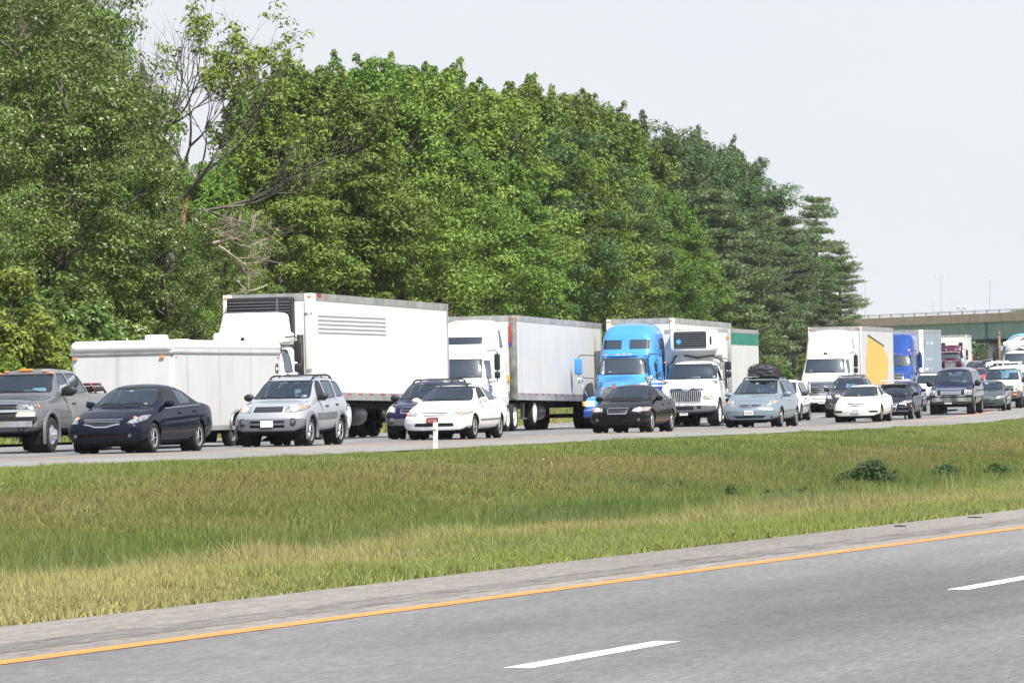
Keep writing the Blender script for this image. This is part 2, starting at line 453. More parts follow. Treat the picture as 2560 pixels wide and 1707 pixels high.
def med_h(u, t):
    n = vnoise(u, t * 24, 4, 9)
    b = np.interp(t, [0, .04, .1, .2, .32, .45, .6, .85, .93, 1], [.045, .07, .10, .17, .26, .22, .13, .09, .08, .05])
    n5 = vnoise(u, t * 24, .42, 21) * vnoise(u, t * 24, 1.3, 22)
    return b * (.30 + .9 * n + 1.6 * n5)
def in_view(tb):                    # sample u along the stretch the camera can see (with a margin) for a band
    def f(n):
        t0 = (tb[0] + tb[1]) / 2; p = Q_GN + t0 * (Q_GF - Q_GN)
        lo = p / math.tan(PHI + .092) - 8; hi = p / math.tan(PHI - .094) * (1.0 + .3 * t0) + 15
        return rng.uniform(lo, hi, n)
    return f
DENS = 1.0
for a, b_, n in ((0, .12, 95000), (.12, .25, 80000), (.25, .45, 90000), (.45, .7, 85000), (.7, .9, 75000), (.9, 1.0, 50000)):
    grass_field('grass', int(n * DENS), in_view((a, b_)), (a, b_), med_h, med_col)
# seed stalks: tall thin straw-coloured stems standing above the green
grass_field('dry_grass', 6500, lambda n: 60 + 130 * rng.random(n) ** .8, (.16, .46), lambda u, t: .22 + .55 * vnoise(u, t * 24, 2.0, 12) ** 2, lambda u, t: mixc(np.tile(TAN * 1.2, (len(u), 1)), np.tile(GREEN * 1.2, (len(u), 1)), vnoise(u, t * 24, 3, 8)), width=.005, lean=.22, blades=3)
# verge beyond the far road
def verge_field(name, n, u0, u1, q0, q1, h, col):
    u = rng.uniform(u0, u1, n); q = rng.uniform(q0, q1, n)
    x, y = world_xy(u, q); z = far_z(u, q)
    k = 3; x = np.repeat(x, k) + rng.normal(0, .05, n * k); y = np.repeat(y, k) + rng.normal(0, .05, n * k); z = np.repeat(z, k) - .02
    u = np.repeat(u, k); q = np.repeat(q, k)
    hh = h * rng.uniform(.5, 1.4, n * k); a = rng.uniform(0, 6.28, n * k); w = .03 * rng.uniform(.6, 1.3, n * k)
    la = rng.uniform(0, 6.28, n * k); lm = hh * np.abs(rng.normal(0, .35, n * k))
    P = np.stack([np.stack([x - np.cos(a) * w, y - np.sin(a) * w, z], 1), np.stack([x + np.cos(a) * w, y + np.sin(a) * w, z], 1), np.stack([x + np.cos(la) * lm, y + np.sin(la) * lm, z + hh], 1)], 1)
    c = mixc(np.tile(np.array(col), (n * k, 1)), np.tile(STRAW, (n * k, 1)), np.clip(vnoise(u, q, 4, 5) * 1.3 - .25, 0, 1)) * rng.uniform(.7, 1.25, n * k)[:, None]
    o = bpy.data.objects.new(name, quads_mesh(name, P, 3, M_BLADE, c)); C.objects.link(o); tag(o, kind='stuff')
verge_field('verge_grass', 60000, 95, 400, 57.4, 66, .22, (.20, .27, .06))
# ------------------------------------------------------------ trees
def tube_geo(pts, rad, ns=6):
    """one tapered tube along pts; returns verts, faces"""
    pts = [Vector(p) for p in pts]; V = []; Fc = []
    up = Vector((0.3, .2, 1)).normalized()
    for i, p in enumerate(pts):
        d = (pts[min(i + 1, len(pts) - 1)] - pts[max(i - 1, 0)]).normalized()
        a = d.cross(up); a = a.normalized() if a.length > 1e-3 else Vector((1, 0, 0))
        b = d.cross(a)
        for k in range(ns):
            an = 2 * math.pi * k / ns
            V.append(p + (a * math.cos(an) + b * math.sin(an)) * rad[i])
    for i in range(len(pts) - 1):
        for k in range(ns):
            Fc.append((i * ns + k, i * ns + (k + 1) % ns, (i + 1) * ns + (k + 1) % ns, (i + 1) * ns + k))
    Fc.append(tuple(range(ns - 1, -1, -1))); Fc.append(tuple((len(pts) - 1) * ns + k for k in range(ns)))
    return V, Fc
class MB:
    def __init__(s): s.v = []; s.f = []; s.m = []
    def add(s, V, Fc, mi=0):
        o = len(s.v); s.v += [tuple(p) for p in V]; s.f += [tuple(i + o for i in q) for q in Fc]; s.m += [mi] * len(Fc); return s
    def tube(s, pts, rad, ns=6, mi=0):
        if not isinstance(rad, (list, tuple)): rad = [rad] * len(pts)
        return s.add(*tube_geo(pts, rad, ns), mi)
    def box(s, x0, x1, y0, y1, z0, z1, mi=0):
        V = [(x, y, z) for z in (z0, z1) for y in (y0, y1) for x in (x0, x1)]
        return s.add(V, [(0, 2, 3, 1), (4, 5, 7, 6), (0, 1, 5, 4), (2, 6, 7, 3), (0, 4, 6, 2), (1, 3, 7, 5)], mi)
    def rbox(s, x0, x1, y0, y1, z0, z1, r=.04, mi=0, seg=2):
        bm = bmesh.new(); bmesh.ops.create_cube(bm, size=1)
        bmesh.ops.scale(bm, verts=bm.verts, vec=(x1 - x0, y1 - y0, z1 - z0))
        bmesh.ops.translate(bm, verts=bm.verts, vec=((x0 + x1) / 2, (y0 + y1) / 2, (z0 + z1) / 2))
        r = min(r, .49 * min(abs(x1 - x0), abs(y1 - y0), abs(z1 - z0)))
        bmesh.ops.bevel(bm, geom=bm.edges[:], offset=r, segments=seg, affect='EDGES', profile=.5)
        bm.verts.index_update()
        s.add([v.co.copy() for v in bm.verts], [[v.index for v in f.verts] for f in bm.faces], mi); bm.free(); return s
    def lathe(s, prof, axis='x', c=(0, 0, 0), ns=24, mi=0, close=False):
        """prof: [(a, r)] a along the axis"""
        V = []; n = len(prof)
        for k in range(ns):
            an = 2 * math.pi * k / ns
            for a, r in prof:
                p = (a, r * math.cos(an), r * math.sin(an)) if axis == 'x' else ((r * math.cos(an), r * math.sin(an), a) if axis == 'z' else (r * math.cos(an), a, r * math.sin(an)))
                V.append((p[0] + c[0], p[1] + c[1], p[2] + c[2]))
        Fc = [(k * n + i, k * n + i + 1, ((k + 1) % ns) * n + i + 1, ((k + 1) % ns) * n + i) for k in range(ns) for i in range(n - 1)]
        return s.add(V, Fc, mi)
    def ell(s, c, r, mi=0, nu=12, nv=8):
        V = []; Fc = []
        for j in range(nv + 1):
            ph = math.pi * j / nv
            for i in range(nu):
                th = 2 * math.pi * i / nu
                V.append((c[0] + r[0] * math.sin(ph) * math.cos(th), c[1] + r[1] * math.sin(ph) * math.sin(th), c[2] + r[2] * math.cos(ph)))
        for j in range(nv):
            for i in range(nu): Fc.append((j * nu + i, (j + 1) * nu + i, (j + 1) * nu + (i + 1) % nu, j * nu + (i + 1) % nu))
        return s.add(V, Fc, mi)
    def build(s, name, mats, parent=None, smooth=False, bevel=0):
        o = mesh_obj(name, s.v, s.f, mats, parent, smooth, s.m)
        bm = bmesh.new(); bm.from_mesh(o.data); bmesh.ops.remove_doubles(bm, verts=bm.verts, dist=1e-5); bmesh.ops.recalc_face_normals(bm, faces=bm.faces); bm.to_mesh(o.data); bm.free()
        if bevel:
            md = o.modifiers.new('bevel', 'BEVEL'); md.width = bevel; md.segments = 2; md.limit_method = 'ANGLE'
        return o

M_BARK = mat('bark', (.10, .085, .065), .9, bump=.6, bscale=9, var=.4, vscale=4)
M_BARKG = mat('grey_bark', (.12, .105, .088), .9, bump=.5, bscale=12, var=.35, vscale=5)
M_DEAD = mat('dead_wood', (.36, .30, .24), .9, bump=.4, bscale=15, var=.3, vscale=6)
M_TORN = mat('torn_wood', (.42, .24, .13), .9, var=.3)
_l = leafy
def leafy(name, **k):
    k.setdefault('trans', .27); return _l(name, **k)
LF = {
 'maple': leafy('maple_leaves', col=(.14, .215, .034), var=.42, hue=.02),
 'oak': leafy('oak_leaves', col=(.12, .178, .032), var=.5, hue=.012, sheen=.55, rough=.42),
 'dark': leafy('dark_leaves', col=(.078, .13, .038), var=.5, hue=.015),
 'pine': leafy('pine_needles', col=(.125, .17, .068), var=.5, hue=.01, trans=.15),
 'vine': leafy('vine_leaves', col=(.19, .26, .04), var=.5, hue=.012),
 'weed': leafy('weed_leaves', col=(.075, .13, .045), var=.4),
 'far': leafy('far_leaves', col=(.06, .10, .035), var=.4),
}
def leaf_cloud(cen, rad, n, size, upb=.55, asp=.75, seed=0, hug=1.0):
    """n leaves in every ellipsoid clump (cen (k,3), rad (k,3)), mostly near its upper shell"""
    r = np.random.default_rng(seed); k = len(cen)
    idx = np.repeat(np.arange(k), n); m = len(idx)
    d = r.normal(0, 1, (m, 3)); d /= np.linalg.norm(d, axis=1)[:, None]
    low = (d[:, 2] < -.2) & (r.random(m) < .6); d[low, 2] *= -1
    rr = r.random(m) ** (.33 * hug + .05)
    c = cen[idx] + d * rad[idx] * rr[:, None]
    nrm = d + np.array([0, 0, upb]) + r.normal(0, .55, (m, 3)); nrm /= np.linalg.norm(nrm, axis=1)[:, None]
    a = np.cross(nrm, r.normal(0, 1, (m, 3))); a /= np.linalg.norm(a, axis=1)[:, None]
    b = np.cross(nrm, a)
    s = size * r.uniform(.6, 1.35, m)[:, None]
    a = a * s; b = b * s * asp
    fold = nrm * s * .18
    P = np.stack([c - a, c - b * .55 + fold, c + a, c + b * .55 + fold], 1)
    P[:, 1] = c - b * .6 + fold; P[:, 3] = c + b * .6 + fold
    return P
def crown_data(name, kind, H=12.0, Wd=3.6, base=.16, nclump=175, nleaf=320, size=.084, seed=1, shape='egg', spikes=10, clump=(.32, 1.1)):
    r = np.random.default_rng(seed)
    cen = []; rad = []
    lob = r.normal(0, 1, (7, 3)); lob /= np.linalg.norm(lob, axis=1)[:, None]; la = r.uniform(.0, .30, 7)
    for i in range(nclump):
        d = r.normal(0, 1, 3); d /= np.linalg.norm(d)
        t = r.random() ** .45
        t = .25 + .75 * t
        w = 1.0 + sum(a * max(0, float(d @ l)) ** 3 for a, l in zip(la, lob)) - .1
        zc = base * H + (H - base * H) * .47; zr = (H - base * H) * .50
        x, y, z = d[0] * Wd * t * w, d[1] * Wd * t * w, zc + d[2] * zr * t * w
        hrel = (z - base * H) / (H * (1 - base))
        taper = 1.0 if shape != 'cone' else max(.15, 1.25 - 1.1 * hrel)
        if shape == 'egg': taper = (1.12 - .95 * max(0, hrel - .32) ** 1.15) if kind == 'maple' else 1.08 - .42 * max(0, hrel - .35) ** 1.2
        cen.append((x * taper, y * taper, z)); s = r.uniform(*clump)
        rad.append((s * 1.1, s * 1.1, s * .62))
    for i in range(spikes):                                # upright leader shoots over the crown
        an = r.uniform(0, 6.28); q = r.uniform(0, .7) * Wd; top = H * (1.0 - .12 * (q / Wd)) - r.uniform(.1, 1.3); nj = int(r.integers(3, 7)); lx, ly = r.normal(0, .09, 2); s0 = r.uniform(.26, .42)
        for j in range(nj):
            cen.append((q * math.cos(an) + lx * j + r.normal(0, .10), q * math.sin(an) + ly * j, top - .3 + j * .27)); s = s0 * (1 - .72 * j / nj)
            rad.append((s, s, .22))
    cen = np.array(cen); rad = np.array(rad)
    P = np.concatenate([leaf_cloud(cen[:nclump], rad[:nclump], nleaf, size, seed=seed + 50), leaf_cloud(cen[nclump:], rad[nclump:] * 1.15, 62, size * 1.05, seed=seed + 51)]) if spikes else leaf_cloud(cen, rad, nleaf, size, seed=seed + 50)
    me = quads_mesh(name, P, 4, LF[kind])
    return me, cen
def wood_data(name, H, cen, seed=1, m=None, r0=.26, every=3):
    r = np.random.default_rng(seed); b = MB()
    wob = [(r.normal(0, .12), r.normal(0, .12)) for _ in range(9)]
    tr = [(wob[i][0] * i * .3, wob[i][1] * i * .3, H * .92 * i / 8) for i in range(9)]
    b.tube(tr, [r0 * (1 - .105 * i) for i in range(9)], 8)
    for c in cen[::every]:
        zt = max(.12 * H, c[2] - .9 - .35 * math.hypot(c[0], c[1])); i = min(7, int(zt / (H * .92) * 8)); fr = zt / (H * .92) * 8 - i
        s = Vector(tr[i]).lerp(Vector(tr[i + 1]), min(1, fr)); e = Vector(c); mid = s.lerp(e, .5) + Vector((r.normal(0, .15), r.normal(0, .15), -.12))
        b.tube([s, mid, e], [.07, .045, .015], 4)
    me = bpy.data.meshes.new(name); me.from_pydata(b.v, [], b.f); me.materials.append(m or M_BARK)
    return me
TREES = {}
for key, kind, H, Wd, kw in (
    ('maple_a', 'maple', 13, 3.5, dict(seed=11, spikes=34)), ('maple_b', 'maple', 13, 3.9, dict(seed=12, spikes=40, nclump=185)), ('maple_c', 'maple', 13, 3.2, dict(seed=13, spikes=30)),
    ('oak_a', 'oak', 16, 4.8, dict(seed=21, spikes=2, nclump=270, nleaf=250, size=.082, base=.08, clump=(.6, 1.15))), ('oak_b', 'oak', 15, 4.4, dict(seed=22, spikes=2, nclump=240, nleaf=250, size=.08, base=.05, clump=(.5, 1.05))),
    ('dark_a', 'dark', 13, 3.6, dict(seed=31, spikes=16, clump=(.6, 1.1))), ('dark_b', 'dark', 13, 4.0, dict(seed=32, spikes=14, clump=(.6, 1.2)))):
    cme, cen = crown_data(key + '_crown', kind, H, Wd, **kw)
    TREES[key] = (cme, wood_data(key + '_trunk', H, cen, kw['seed']), H)
def pine_data(seed, H=12.5, Wd=4.2):
    r = np.random.default_rng(seed); cen = []; rad = []; b = MB()
    b.tube([(0, 0, 0), (.1, 0, H * .5), (0, .1, H * .98)], [.26, .17, .03], 8)
    z = .08 * H
    while z < H * .96:
        hr = z / H; nb = 7 if hr < .75 else 5
        for i in range(nb):
            if r.random() < .12: continue
            an = r.uniform(0, 6.28); L = Wd * (1.04 - hr) ** .62 * r.uniform(.55, 1.12); tip = r.uniform(.0, .28) * L * (.3 + hr)
            dx, dy = math.cos(an), math.sin(an)
            b.tube([(0, 0, z), (dx * L * .5, dy * L * .5, z + tip * .2 - .05), (dx * L, dy * L, z + tip)], [.06, .035, .01], 4)
            ns = max(3, int(L / .38))
            for j in range(ns):
                f = .28 + .76 * (j + r.random() * .5) / ns; sp = .2 + .28 * f
                zz = z + tip * f * f + r.normal(0, .05)
                for sd_ in (-1, 1):
                    o = r.uniform(.05, .5) * sp * 1.6
                    cen.append((dx * L * f - dy * o * sd_, dy * L * f + dx * o * sd_, zz + .05)); rad.append((.36, .36, .13))
        z += r.uniform(.40, .78) * (1.15 - .45 * hr)
    cen = np.array(cen); rad = np.array(rad)
    k = len(cen); n = max(30, int(40000 / k)); rr = np.random.default_rng(seed + 9)
    idx = np.repeat(np.arange(k), n); m = len(idx)
    d = rr.normal(0, 1, (m, 3)); d /= np.linalg.norm(d, axis=1)[:, None]
    c = cen[idx] + d * rad[idx] * (rr.random(m) ** .4)[:, None]
    a = d * np.array([1, 1, .5]) + np.array([0, 0, .55]) + rr.normal(0, .35, (m, 3)); a /= np.linalg.norm(a, axis=1)[:, None]
    s_ = np.cross(a, rr.normal(0, 1, (m, 3))); s_ /= np.linalg.norm(s_, axis=1)[:, None]
    a *= (.17 * rr.uniform(.6, 1.3, m))[:, None]; s_ *= (.032 * rr.uniform(.7, 1.3, m))[:, None]
    P = np.stack([c - s_, c + a - s_ * .3, c + a + s_ * .3, c + s_], 1)
    me = quads_mesh('pine_crown', P, 4, LF['pine'])
    w = bpy.data.meshes.new('pine_trunk'); w.from_pydata(b.v, [], b.f); w.materials.append(M_BARK)
    return me, w, H
TREES['pine_a'] = pine_data(41); TREES['pine_b'] = pine_data(43, 12.5, 3.9)
def bush_data(seed, kind, n=120, Wd=2.7, H=5.6):
    r = np.random.default_rng(seed); cen = []; rad = []
    for i in range(n):
        an = r.uniform(0, 6.28); q = Wd * math.sqrt(r.random()); z = r.uniform(.15, 1) * H * (1 - .5 * (q / Wd) ** 2); s = r.uniform(.35, .62)
        cen.append((q * math.cos(an), q * math.sin(an), z)); rad.append((s, s, s * .7))
    cen = np.array(cen)
    P = leaf_cloud(cen, np.array(rad), 230, .095, seed=seed + 3)
    b = MB()
    for c in cen[::2]: b.tube([(c[0] * .15, c[1] * .15, 0), (c[0] * .6, c[1] * .6, c[2] * .6), tuple(c)], [.035, .025, .01], 4)
    w = bpy.data.meshes.new('stem'); w.from_pydata(b.v, [], b.f); w.materials.append(M_BARK)
    return quads_mesh('bush_foliage', P, 4, LF[kind]), w, H
TREES['bush_a'] = bush_data(61, 'vine'); TREES['bush_b'] = bush_data(62, 'maple'); TREES['bush_c'] = bush_data(63, 'oak')
def put_tree(key, x, y, z, h, wid=1.0, rot=None, name='tree', label=None, group=None, cat='tree'):
    cme, wme, H = TREES[key]
    e = empty(name, loc=(x, y, z)); s = h / H
    e.scale = (s * wid, s * wid, s); e.rotation_euler = (0, 0, rng.uniform(0, 6.28) if rot is None else rot)
    c = bpy.data.objects.new('foliage' if 'bush' in key else 'crown', cme); C.objects.link(c); c.parent = e
    t = bpy.data.objects.new('stem' if 'bush' in key else 'trunk', wme); C.objects.link(t); t.parent = e
    tag(e, label, cat, group)
    return e
def put_px(key, px, ytop, q, **kw):
    """tree whose axis stands in picture column px on the line q, its top at row ytop"""
    u = on_line(px, q); x, y, z = far_pt(u, q)
    d = y * math.cos(PITCH)
    top = CAMZ + (HORIZON - ytop) / F_PX * d
    return put_tree(key, x, y, z, top - z, **kw)
# ------------------------------------------------------------ vehicle bodies
# local frame of a vehicle: front bumper at y = 0 facing -y, length along +y, x = its left side (visible), z up
def smooth_curve(ctrl, ys, sig=.05):
    g = np.linspace(ys[0] - .6, ys[-1] + .6, int((ys[-1] - ys[0] + 1.2) / .01))
    v = np.interp(g, [a for a, b in ctrl], [b for a, b in ctrl])
    if sig > 0:
        k = np.exp(-.5 * (np.arange(-25, 26) * .01 / sig) ** 2); k /= k.sum()
        v = np.convolve(np.pad(v, 25, mode='edge'), k, mode='valid')
    return np.interp(ys, g, v)
def shell(sp):
    """lofted closed body shell -> bmesh"""
    L, W = sp['L'], sp['W']
    ys = np.concatenate([[0, .012, .04, .09, .15], np.arange(.22, L - .2, sp.get('step', .075)), [L - .15, L - .09, L - .04, L - .012, L]])
    scl = np.ones(len(ys)); scl[:4] = [.90, .955, .985, .997]; scl[-4:] = [.997, .985, .955, .90]
    top = smooth_curve(sp['top'], ys, sp.get('sig', .045)); belt = smooth_curve(sp['belt'], ys, .08)
    rail = smooth_curve(sp['rail'], ys, .07); zb = smooth_curve(sp['zb'], ys, .05); hw = smooth_curve(sp.get('hw', [(0, W), (L, W)]), ys, .12)
    drop = smooth_curve(sp.get('drop', [(0, .03), (L, .05)]), ys, .1)
    n_sub = sp.get('sub', 4); rows = []
    for i, y in enumerate(ys):
        z0, t, b, r_, w, d = zb[i], top[i], belt[i], rail[i], hw[i], drop[i]
        b = min(b, t - .02); zm = z0 + (b - z0) * .50
        tk = sp.get('tuck', .06)
        P = [(0, z0), (w * .80, z0), (w - tk, z0 + .07), (w - .005, z0 + (b - z0) * .32), (w, zm), (w - .02, z0 + (b - z0) * .80), (w - sp.get('shoulder', .075), b), (r_, max(t - d, b + .012)), (r_ * .62, t - d * .22), (0, t)]
        Q = []
        for a in range(len(P) - 1):
            for k in range(n_sub):
                f = k / n_sub; Q.append((P[a][0] * (1 - f) + P[a + 1][0] * f, P[a][1] * (1 - f) + P[a + 1][1] * f))
        Q.append(P[-1]); Q = np.array(Q)
        for _ in range(sp.get('smooth', 2)):
            Q[1:-1] = Q[1:-1] * .5 + (Q[:-2] + Q[2:]) * .25
            Q[0, 1] = Q[1, 1]; Q[-1, 1] = Q[-2, 1]
        zc = (z0 + t) / 2
        Q[:, 0] *= scl[i]; Q[:, 1] = zc + (Q[:, 1] - zc) * scl[i]
        rows.append(Q)
    m = len(rows[0]); full = 2 * m - 2
    bm = bmesh.new(); V = []
    def warp(x, y, z):
        fF = max(0, 1 - y / sp.get('bowlen', 1.1)); fR = max(0, 1 - (L - y) / .8)
        q = (x / W) ** 2
        y2 = y + sp.get('bow', .17) * q * fF - sp.get('bowr', .10) * q * fR
        if q > .5: y2 += sp.get('bow2', .10) * ((q - .5) / .5) ** 2 * fF
        pf = sp.get('nose')
        if pf:
            y2 += float(np.interp(z, [a for a, b in pf], [b for a, b in pf])) * max(0, 1 - y / .75)
        if sp.get('wsbow'):
            wz = min(1, max(0, (z - sp['wsz']) / .12)); wy = max(0, 1 - abs(y - sp['wsy']) / 1.5)
            y2 += sp['wsbow'] * q * wz * wy
        return (x, y2, z)
    def ring(Q, y):
        out = [bm.verts.new(warp(px, y, pz)) for px, pz in Q]
        out += [bm.verts.new(warp(-px, y, pz)) for px, pz in Q[-2:0:-1]]
        return out
    rings = [ring(Q, y) for Q, y in zip(rows, ys)]
    for a, b in zip(rings[:-1], rings[1:]):
        for k in range(full): bm.faces.new((a[k], a[(k + 1) % full], b[(k + 1) % full], b[k]))
    for side, rg, Q0, y0 in ((0, rings[0], rows[0], ys[0]), (1, rings[-1], rows[-1], ys[-1])):
        prev = rg; cz = (Q0[:, 1].min() + Q0[:, 1].max()) / 2
        for s in (.86, .7, .52, .34, .16):
            Q = Q0.copy(); Q[:, 0] *= s; Q[:, 1] = cz + (Q[:, 1] - cz) * s
            cur = ring(Q, y0)
            for k in range(full):
                q = (prev[k], cur[k], cur[(k + 1) % full], prev[(k + 1) % full])
                bm.faces.new(q if side == 0 else q[::-1])
            prev = cur
        bm.faces.new(prev if side == 0 else prev[::-1])
    bmesh.ops.recalc_face_normals(bm, faces=bm.faces)
    bm.normal_update()
    return bm
AX = {'F': (0, 2), 'S': (1, 2), 'T': (0, 1)}
def inpoly(u, v, poly, eps=1e-5):
    n = len(poly)
    for i in range(n):
        a, b = poly[i], poly[(i + 1) % n]
        if (b[0] - a[0]) * (v - a[1]) - (b[1] - a[1]) * (u - a[0]) < -eps: return False
    return True
def ccw(poly):
    a = sum(poly[i][0] * poly[(i + 1) % len(poly)][1] - poly[(i + 1) % len(poly)][0] * poly[i][1] for i in range(len(poly)))
    return list(poly) if a > 0 else list(poly)[::-1]
def inset(poly, d):
    n = len(poly); out = []
    for i in range(n):
        p0, p1, p2 = Vector(poly[i - 1]), Vector(poly[i]), Vector(poly[(i + 1) % n])
        d1 = (p1 - p0).normalized(); d2 = (p2 - p1).normalized()
        n1 = Vector((-d1.y, d1.x)); n2 = Vector((-d2.y, d2.x)); bis = (n1 + n2)
        bis = bis / max(.3, bis.length_squared) * 2
        out.append(tuple(p1 + bis * d))
    return out
def round_poly(poly, r=.05):
    """cut every corner twice, stays convex"""
    out = []; n = len(poly)
    for i in range(n):
        p0, p1, p2 = Vector(poly[i - 1]), Vector(poly[i]), Vector(poly[(i + 1) % n])
        a = (p0 - p1); b = (p2 - p1); ra = min(r, a.length * .45); rb = min(r, b.length * .45)
        A = p1 + a.normalized() * ra; B = p1 + b.normalized() * rb
        out += [tuple(A), tuple(p1 * .4 + (A + B) * .3), tuple(B)]
    return out
def carve(bm, poly, view, cond):
    """cut the outline of a convex polygon into the shell; returns the faces inside it"""
    poly = ccw(poly); iu, iv = AX[view]
    u0, u1 = min(p[0] for p in poly) - .1, max(p[0] for p in poly) + .1; v0, v1 = min(p[1] for p in poly) - .1, max(p[1] for p in poly) + .1
    F = []
    for f in bm.faces:
        if f.hide or f.material_index == 9: continue
        c = f.calc_center_median()
        if u0 - .1 <= c[iu] <= u1 + .1 and v0 - .1 <= c[iv] <= v1 + .1 and cond(f, c): F.append(f)
    for i in range(len(poly)):
        a, b = poly[i], poly[(i + 1) % len(poly)]
        nu, nv = -(b[1] - a[1]), b[0] - a[0]
        co = Vector((0, 0, 0)); no = Vector((0, 0, 0)); co[iu], co[iv] = a; no[iu], no[iv] = nu, nv
        if no.length < 1e-7: continue
        no.normalize()
        keep = []; cut = []
        for f in F:
            s = [(v.co - co).dot(no) for v in f.verts]
            if max(s) < 1e-6: continue            # wholly outside this edge: never inside
            (cut if min(s) < -1e-6 else keep).append(f)
        if cut:
            g = set(cut)
            for f in cut: g.update(f.edges); g.update(f.verts)
            r = bmesh.ops.bisect_plane(bm, geom=list(g), dist=1e-6, plane_co=co, plane_no=no)
            for f in r['geom']:
                if isinstance(f, bmesh.types.BMFace) and f.is_valid and (f.calc_center_median() - co).dot(no) > 0: keep.append(f)
        F = list({f for f in keep if f.is_valid})
    return [f for f in F if f.is_valid and inpoly(f.calc_center_median()[iu], f.calc_center_median()[iv], poly)]
def lift(bm, faces, name, mats, parent, thick=0, push=0.0, smooth=True):
    """separate faces into a mesh object of their own"""
    if not faces: return None
    nb = bmesh.new(); vm = {}
    for f in faces:
        vs = []
        for v in f.verts:
            if v not in vm: vm[v] = nb.verts.new(v.co + v.normal * push)
            vs.append(vm[v])
        try: nb.faces.new(vs)
        except ValueError: pass
    bmesh.ops.delete(bm, geom=faces, context='FACES')
    o = bm_obj(name, nb, mats, parent, smooth)
    return o
def ring_cut(bm, poly, view, cond, w, mi):
    """outline ring (seal or panel gap) of width w gets material mi; returns the faces inside the ring"""
    outer = carve(bm, poly, view, cond)
    inner = carve(bm, inset(ccw(poly), w), view, cond)
    s = set(inner)
    for f in outer:
        if f.is_valid and f not in s: f.material_index = mi
    iu, iv = AX[view]; P = ccw(poly); Pi = inset(P, w)
    for f in bm.faces:
        if f in s or f.material_index: continue
        c = f.calc_center_median()
        if inpoly(c[iu], c[iv], P) and not inpoly(c[iu], c[iv], Pi) and cond(f, c): f.material_index = mi
    return inner
def cF(lo=-.12): return lambda f, c: f.normal.y < lo
def cS(s, t=.35): return lambda f, c: f.normal.x * s > t
def cR(f, c): return f.normal.y > .1

def tyre_wheel(parent, x, y, r, w, side, rimk, name='wheel'):
    """wheel = empty > tyre, rim ; side +1 faces +x"""
    e = empty(name, parent, (x, y, r))
    key = (round(r, 3), round(w, 3), rimk)
    if key not in WHEELS:
        rr = r * {'truck': .56, 'steel': .60, 'dually': .56}.get(rimk, .64)
        t = MB(); h = w / 2
        t.lathe([(-h * .8, rr), (-h * .95, rr + .02), (-h, (rr + r) / 2), (-h * .93, r - .03), (-h * .7, r - .006), (0, r), (h * .7, r - .006), (h * .93, r - .03), (h, (rr + r) / 2), (h * .95, rr + .02), (h * .8, rr)], ns=30)
        to = t.build('tyre', M_TYRE, None, True); tm = to.data; bpy.data.objects.remove(to)
        g = MB()
        g.lathe([(h * .86, rr + .004), (h * .74, rr - .012), (-h * .2, rr * .93), (-h * .2, .02)], ns=28, mi=1)
        g.lathe([(h * .86, rr + .004), (h * .9, rr - .012), (h * .72, rr - .03)], ns=28, mi=0)
        if rimk in ('truck', 'white'):
            g.lathe([(h * .72, rr - .03), (h * .35, rr * .72), (h * .30, rr * .45), (h * .75, rr * .38), (h * .8, rr * .16), (h * .8, 0)], ns=24, mi=0)
            for k in range(10):
                a = k * math.pi / 5; g.ell((h * .40, math.cos(a) * rr * .6, math.sin(a) * rr * .6), (.02, .018, .018), 2, 6, 4)
        elif rimk == 'dually':
            g.lathe([(h * .72, rr - .03), (h * .5, rr * .80), (h * 1.1, rr * .56), (h * 1.25, rr * .30), (h * 1.75, rr * .28), (h * 1.8, 0)], ns=24, mi=0)
            for k in range(8):
                a = k * math.pi / 4; c = (math.cos(a) * rr * .45, math.sin(a) * rr * .45)
                g.tube([(h * 1.0, *c), (h * 1.65, *c)], [.022, .014], 6, 0)
        elif rimk == 'steel':
            g.lathe([(h * .72, rr - .03), (h * .45, rr * .8), (h * .6, rr * .5), (h * .7, rr * .2), (h * .7, 0)], ns=20, mi=0)
            for k in range(8):
                a = k * math.pi / 4; g.ell((h * .56, math.cos(a) * rr * .72, math.sin(a) * rr * .72), (.02, .035, .035), 1, 6, 4)
        else:
            n = {'five': 5, 'six': 6, 'seven': 7, 'ten': 10}.get(rimk, 5)
            g.lathe([(h * .62, rr * .26), (h * .78, rr * .2), (h * .8, 0)], ns=14, mi=0)
            for k in range(n):
                a = 2 * math.pi * k / n; sp = .16 if n < 8 else .09
                V = []
                for q, ww, xx in ((.15, sp * .9, .74), (.6, sp * .75, .66), (.95, sp * 1.15, .72)):
                    for s2 in (-1, 1):
                        an = a + s2 * ww / (q + .25) * .5
                        V.append((h * xx, math.cos(an) * rr * q, math.sin(an) * rr * q)); V.append((h * (xx - .22), math.cos(an) * rr * q, math.sin(an) * rr * q))
                Fq = []
                for j in (0, 4): Fq += [(j, j + 2, j + 6, j + 4), (j, j + 4, j + 5, j + 1), (j + 2, j + 3, j + 7, j + 6)]
                g.add(V, Fq, 0)
        rm_ = {'truck': M_WHITEW, 'white': M_WHITEW, 'steel': M_STEEL, 'dually': M_CHROME}.get(rimk, M_ALLOY)
        go = g.build('rim', [rm_, M_DARK, M_STEEL], None, True); gm_ = go.data; bpy.data.objects.remove(go)
        WHEELS[key] = (tm, gm_)
    for nm, me in zip(('tyre', 'rim'), WHEELS[key]):
        o = bpy.data.objects.new(nm, me); C.objects.link(o); o.parent = e
        if side < 0: o.rotation_euler = (0, 0, math.pi)
    return e
WHEELS = {}
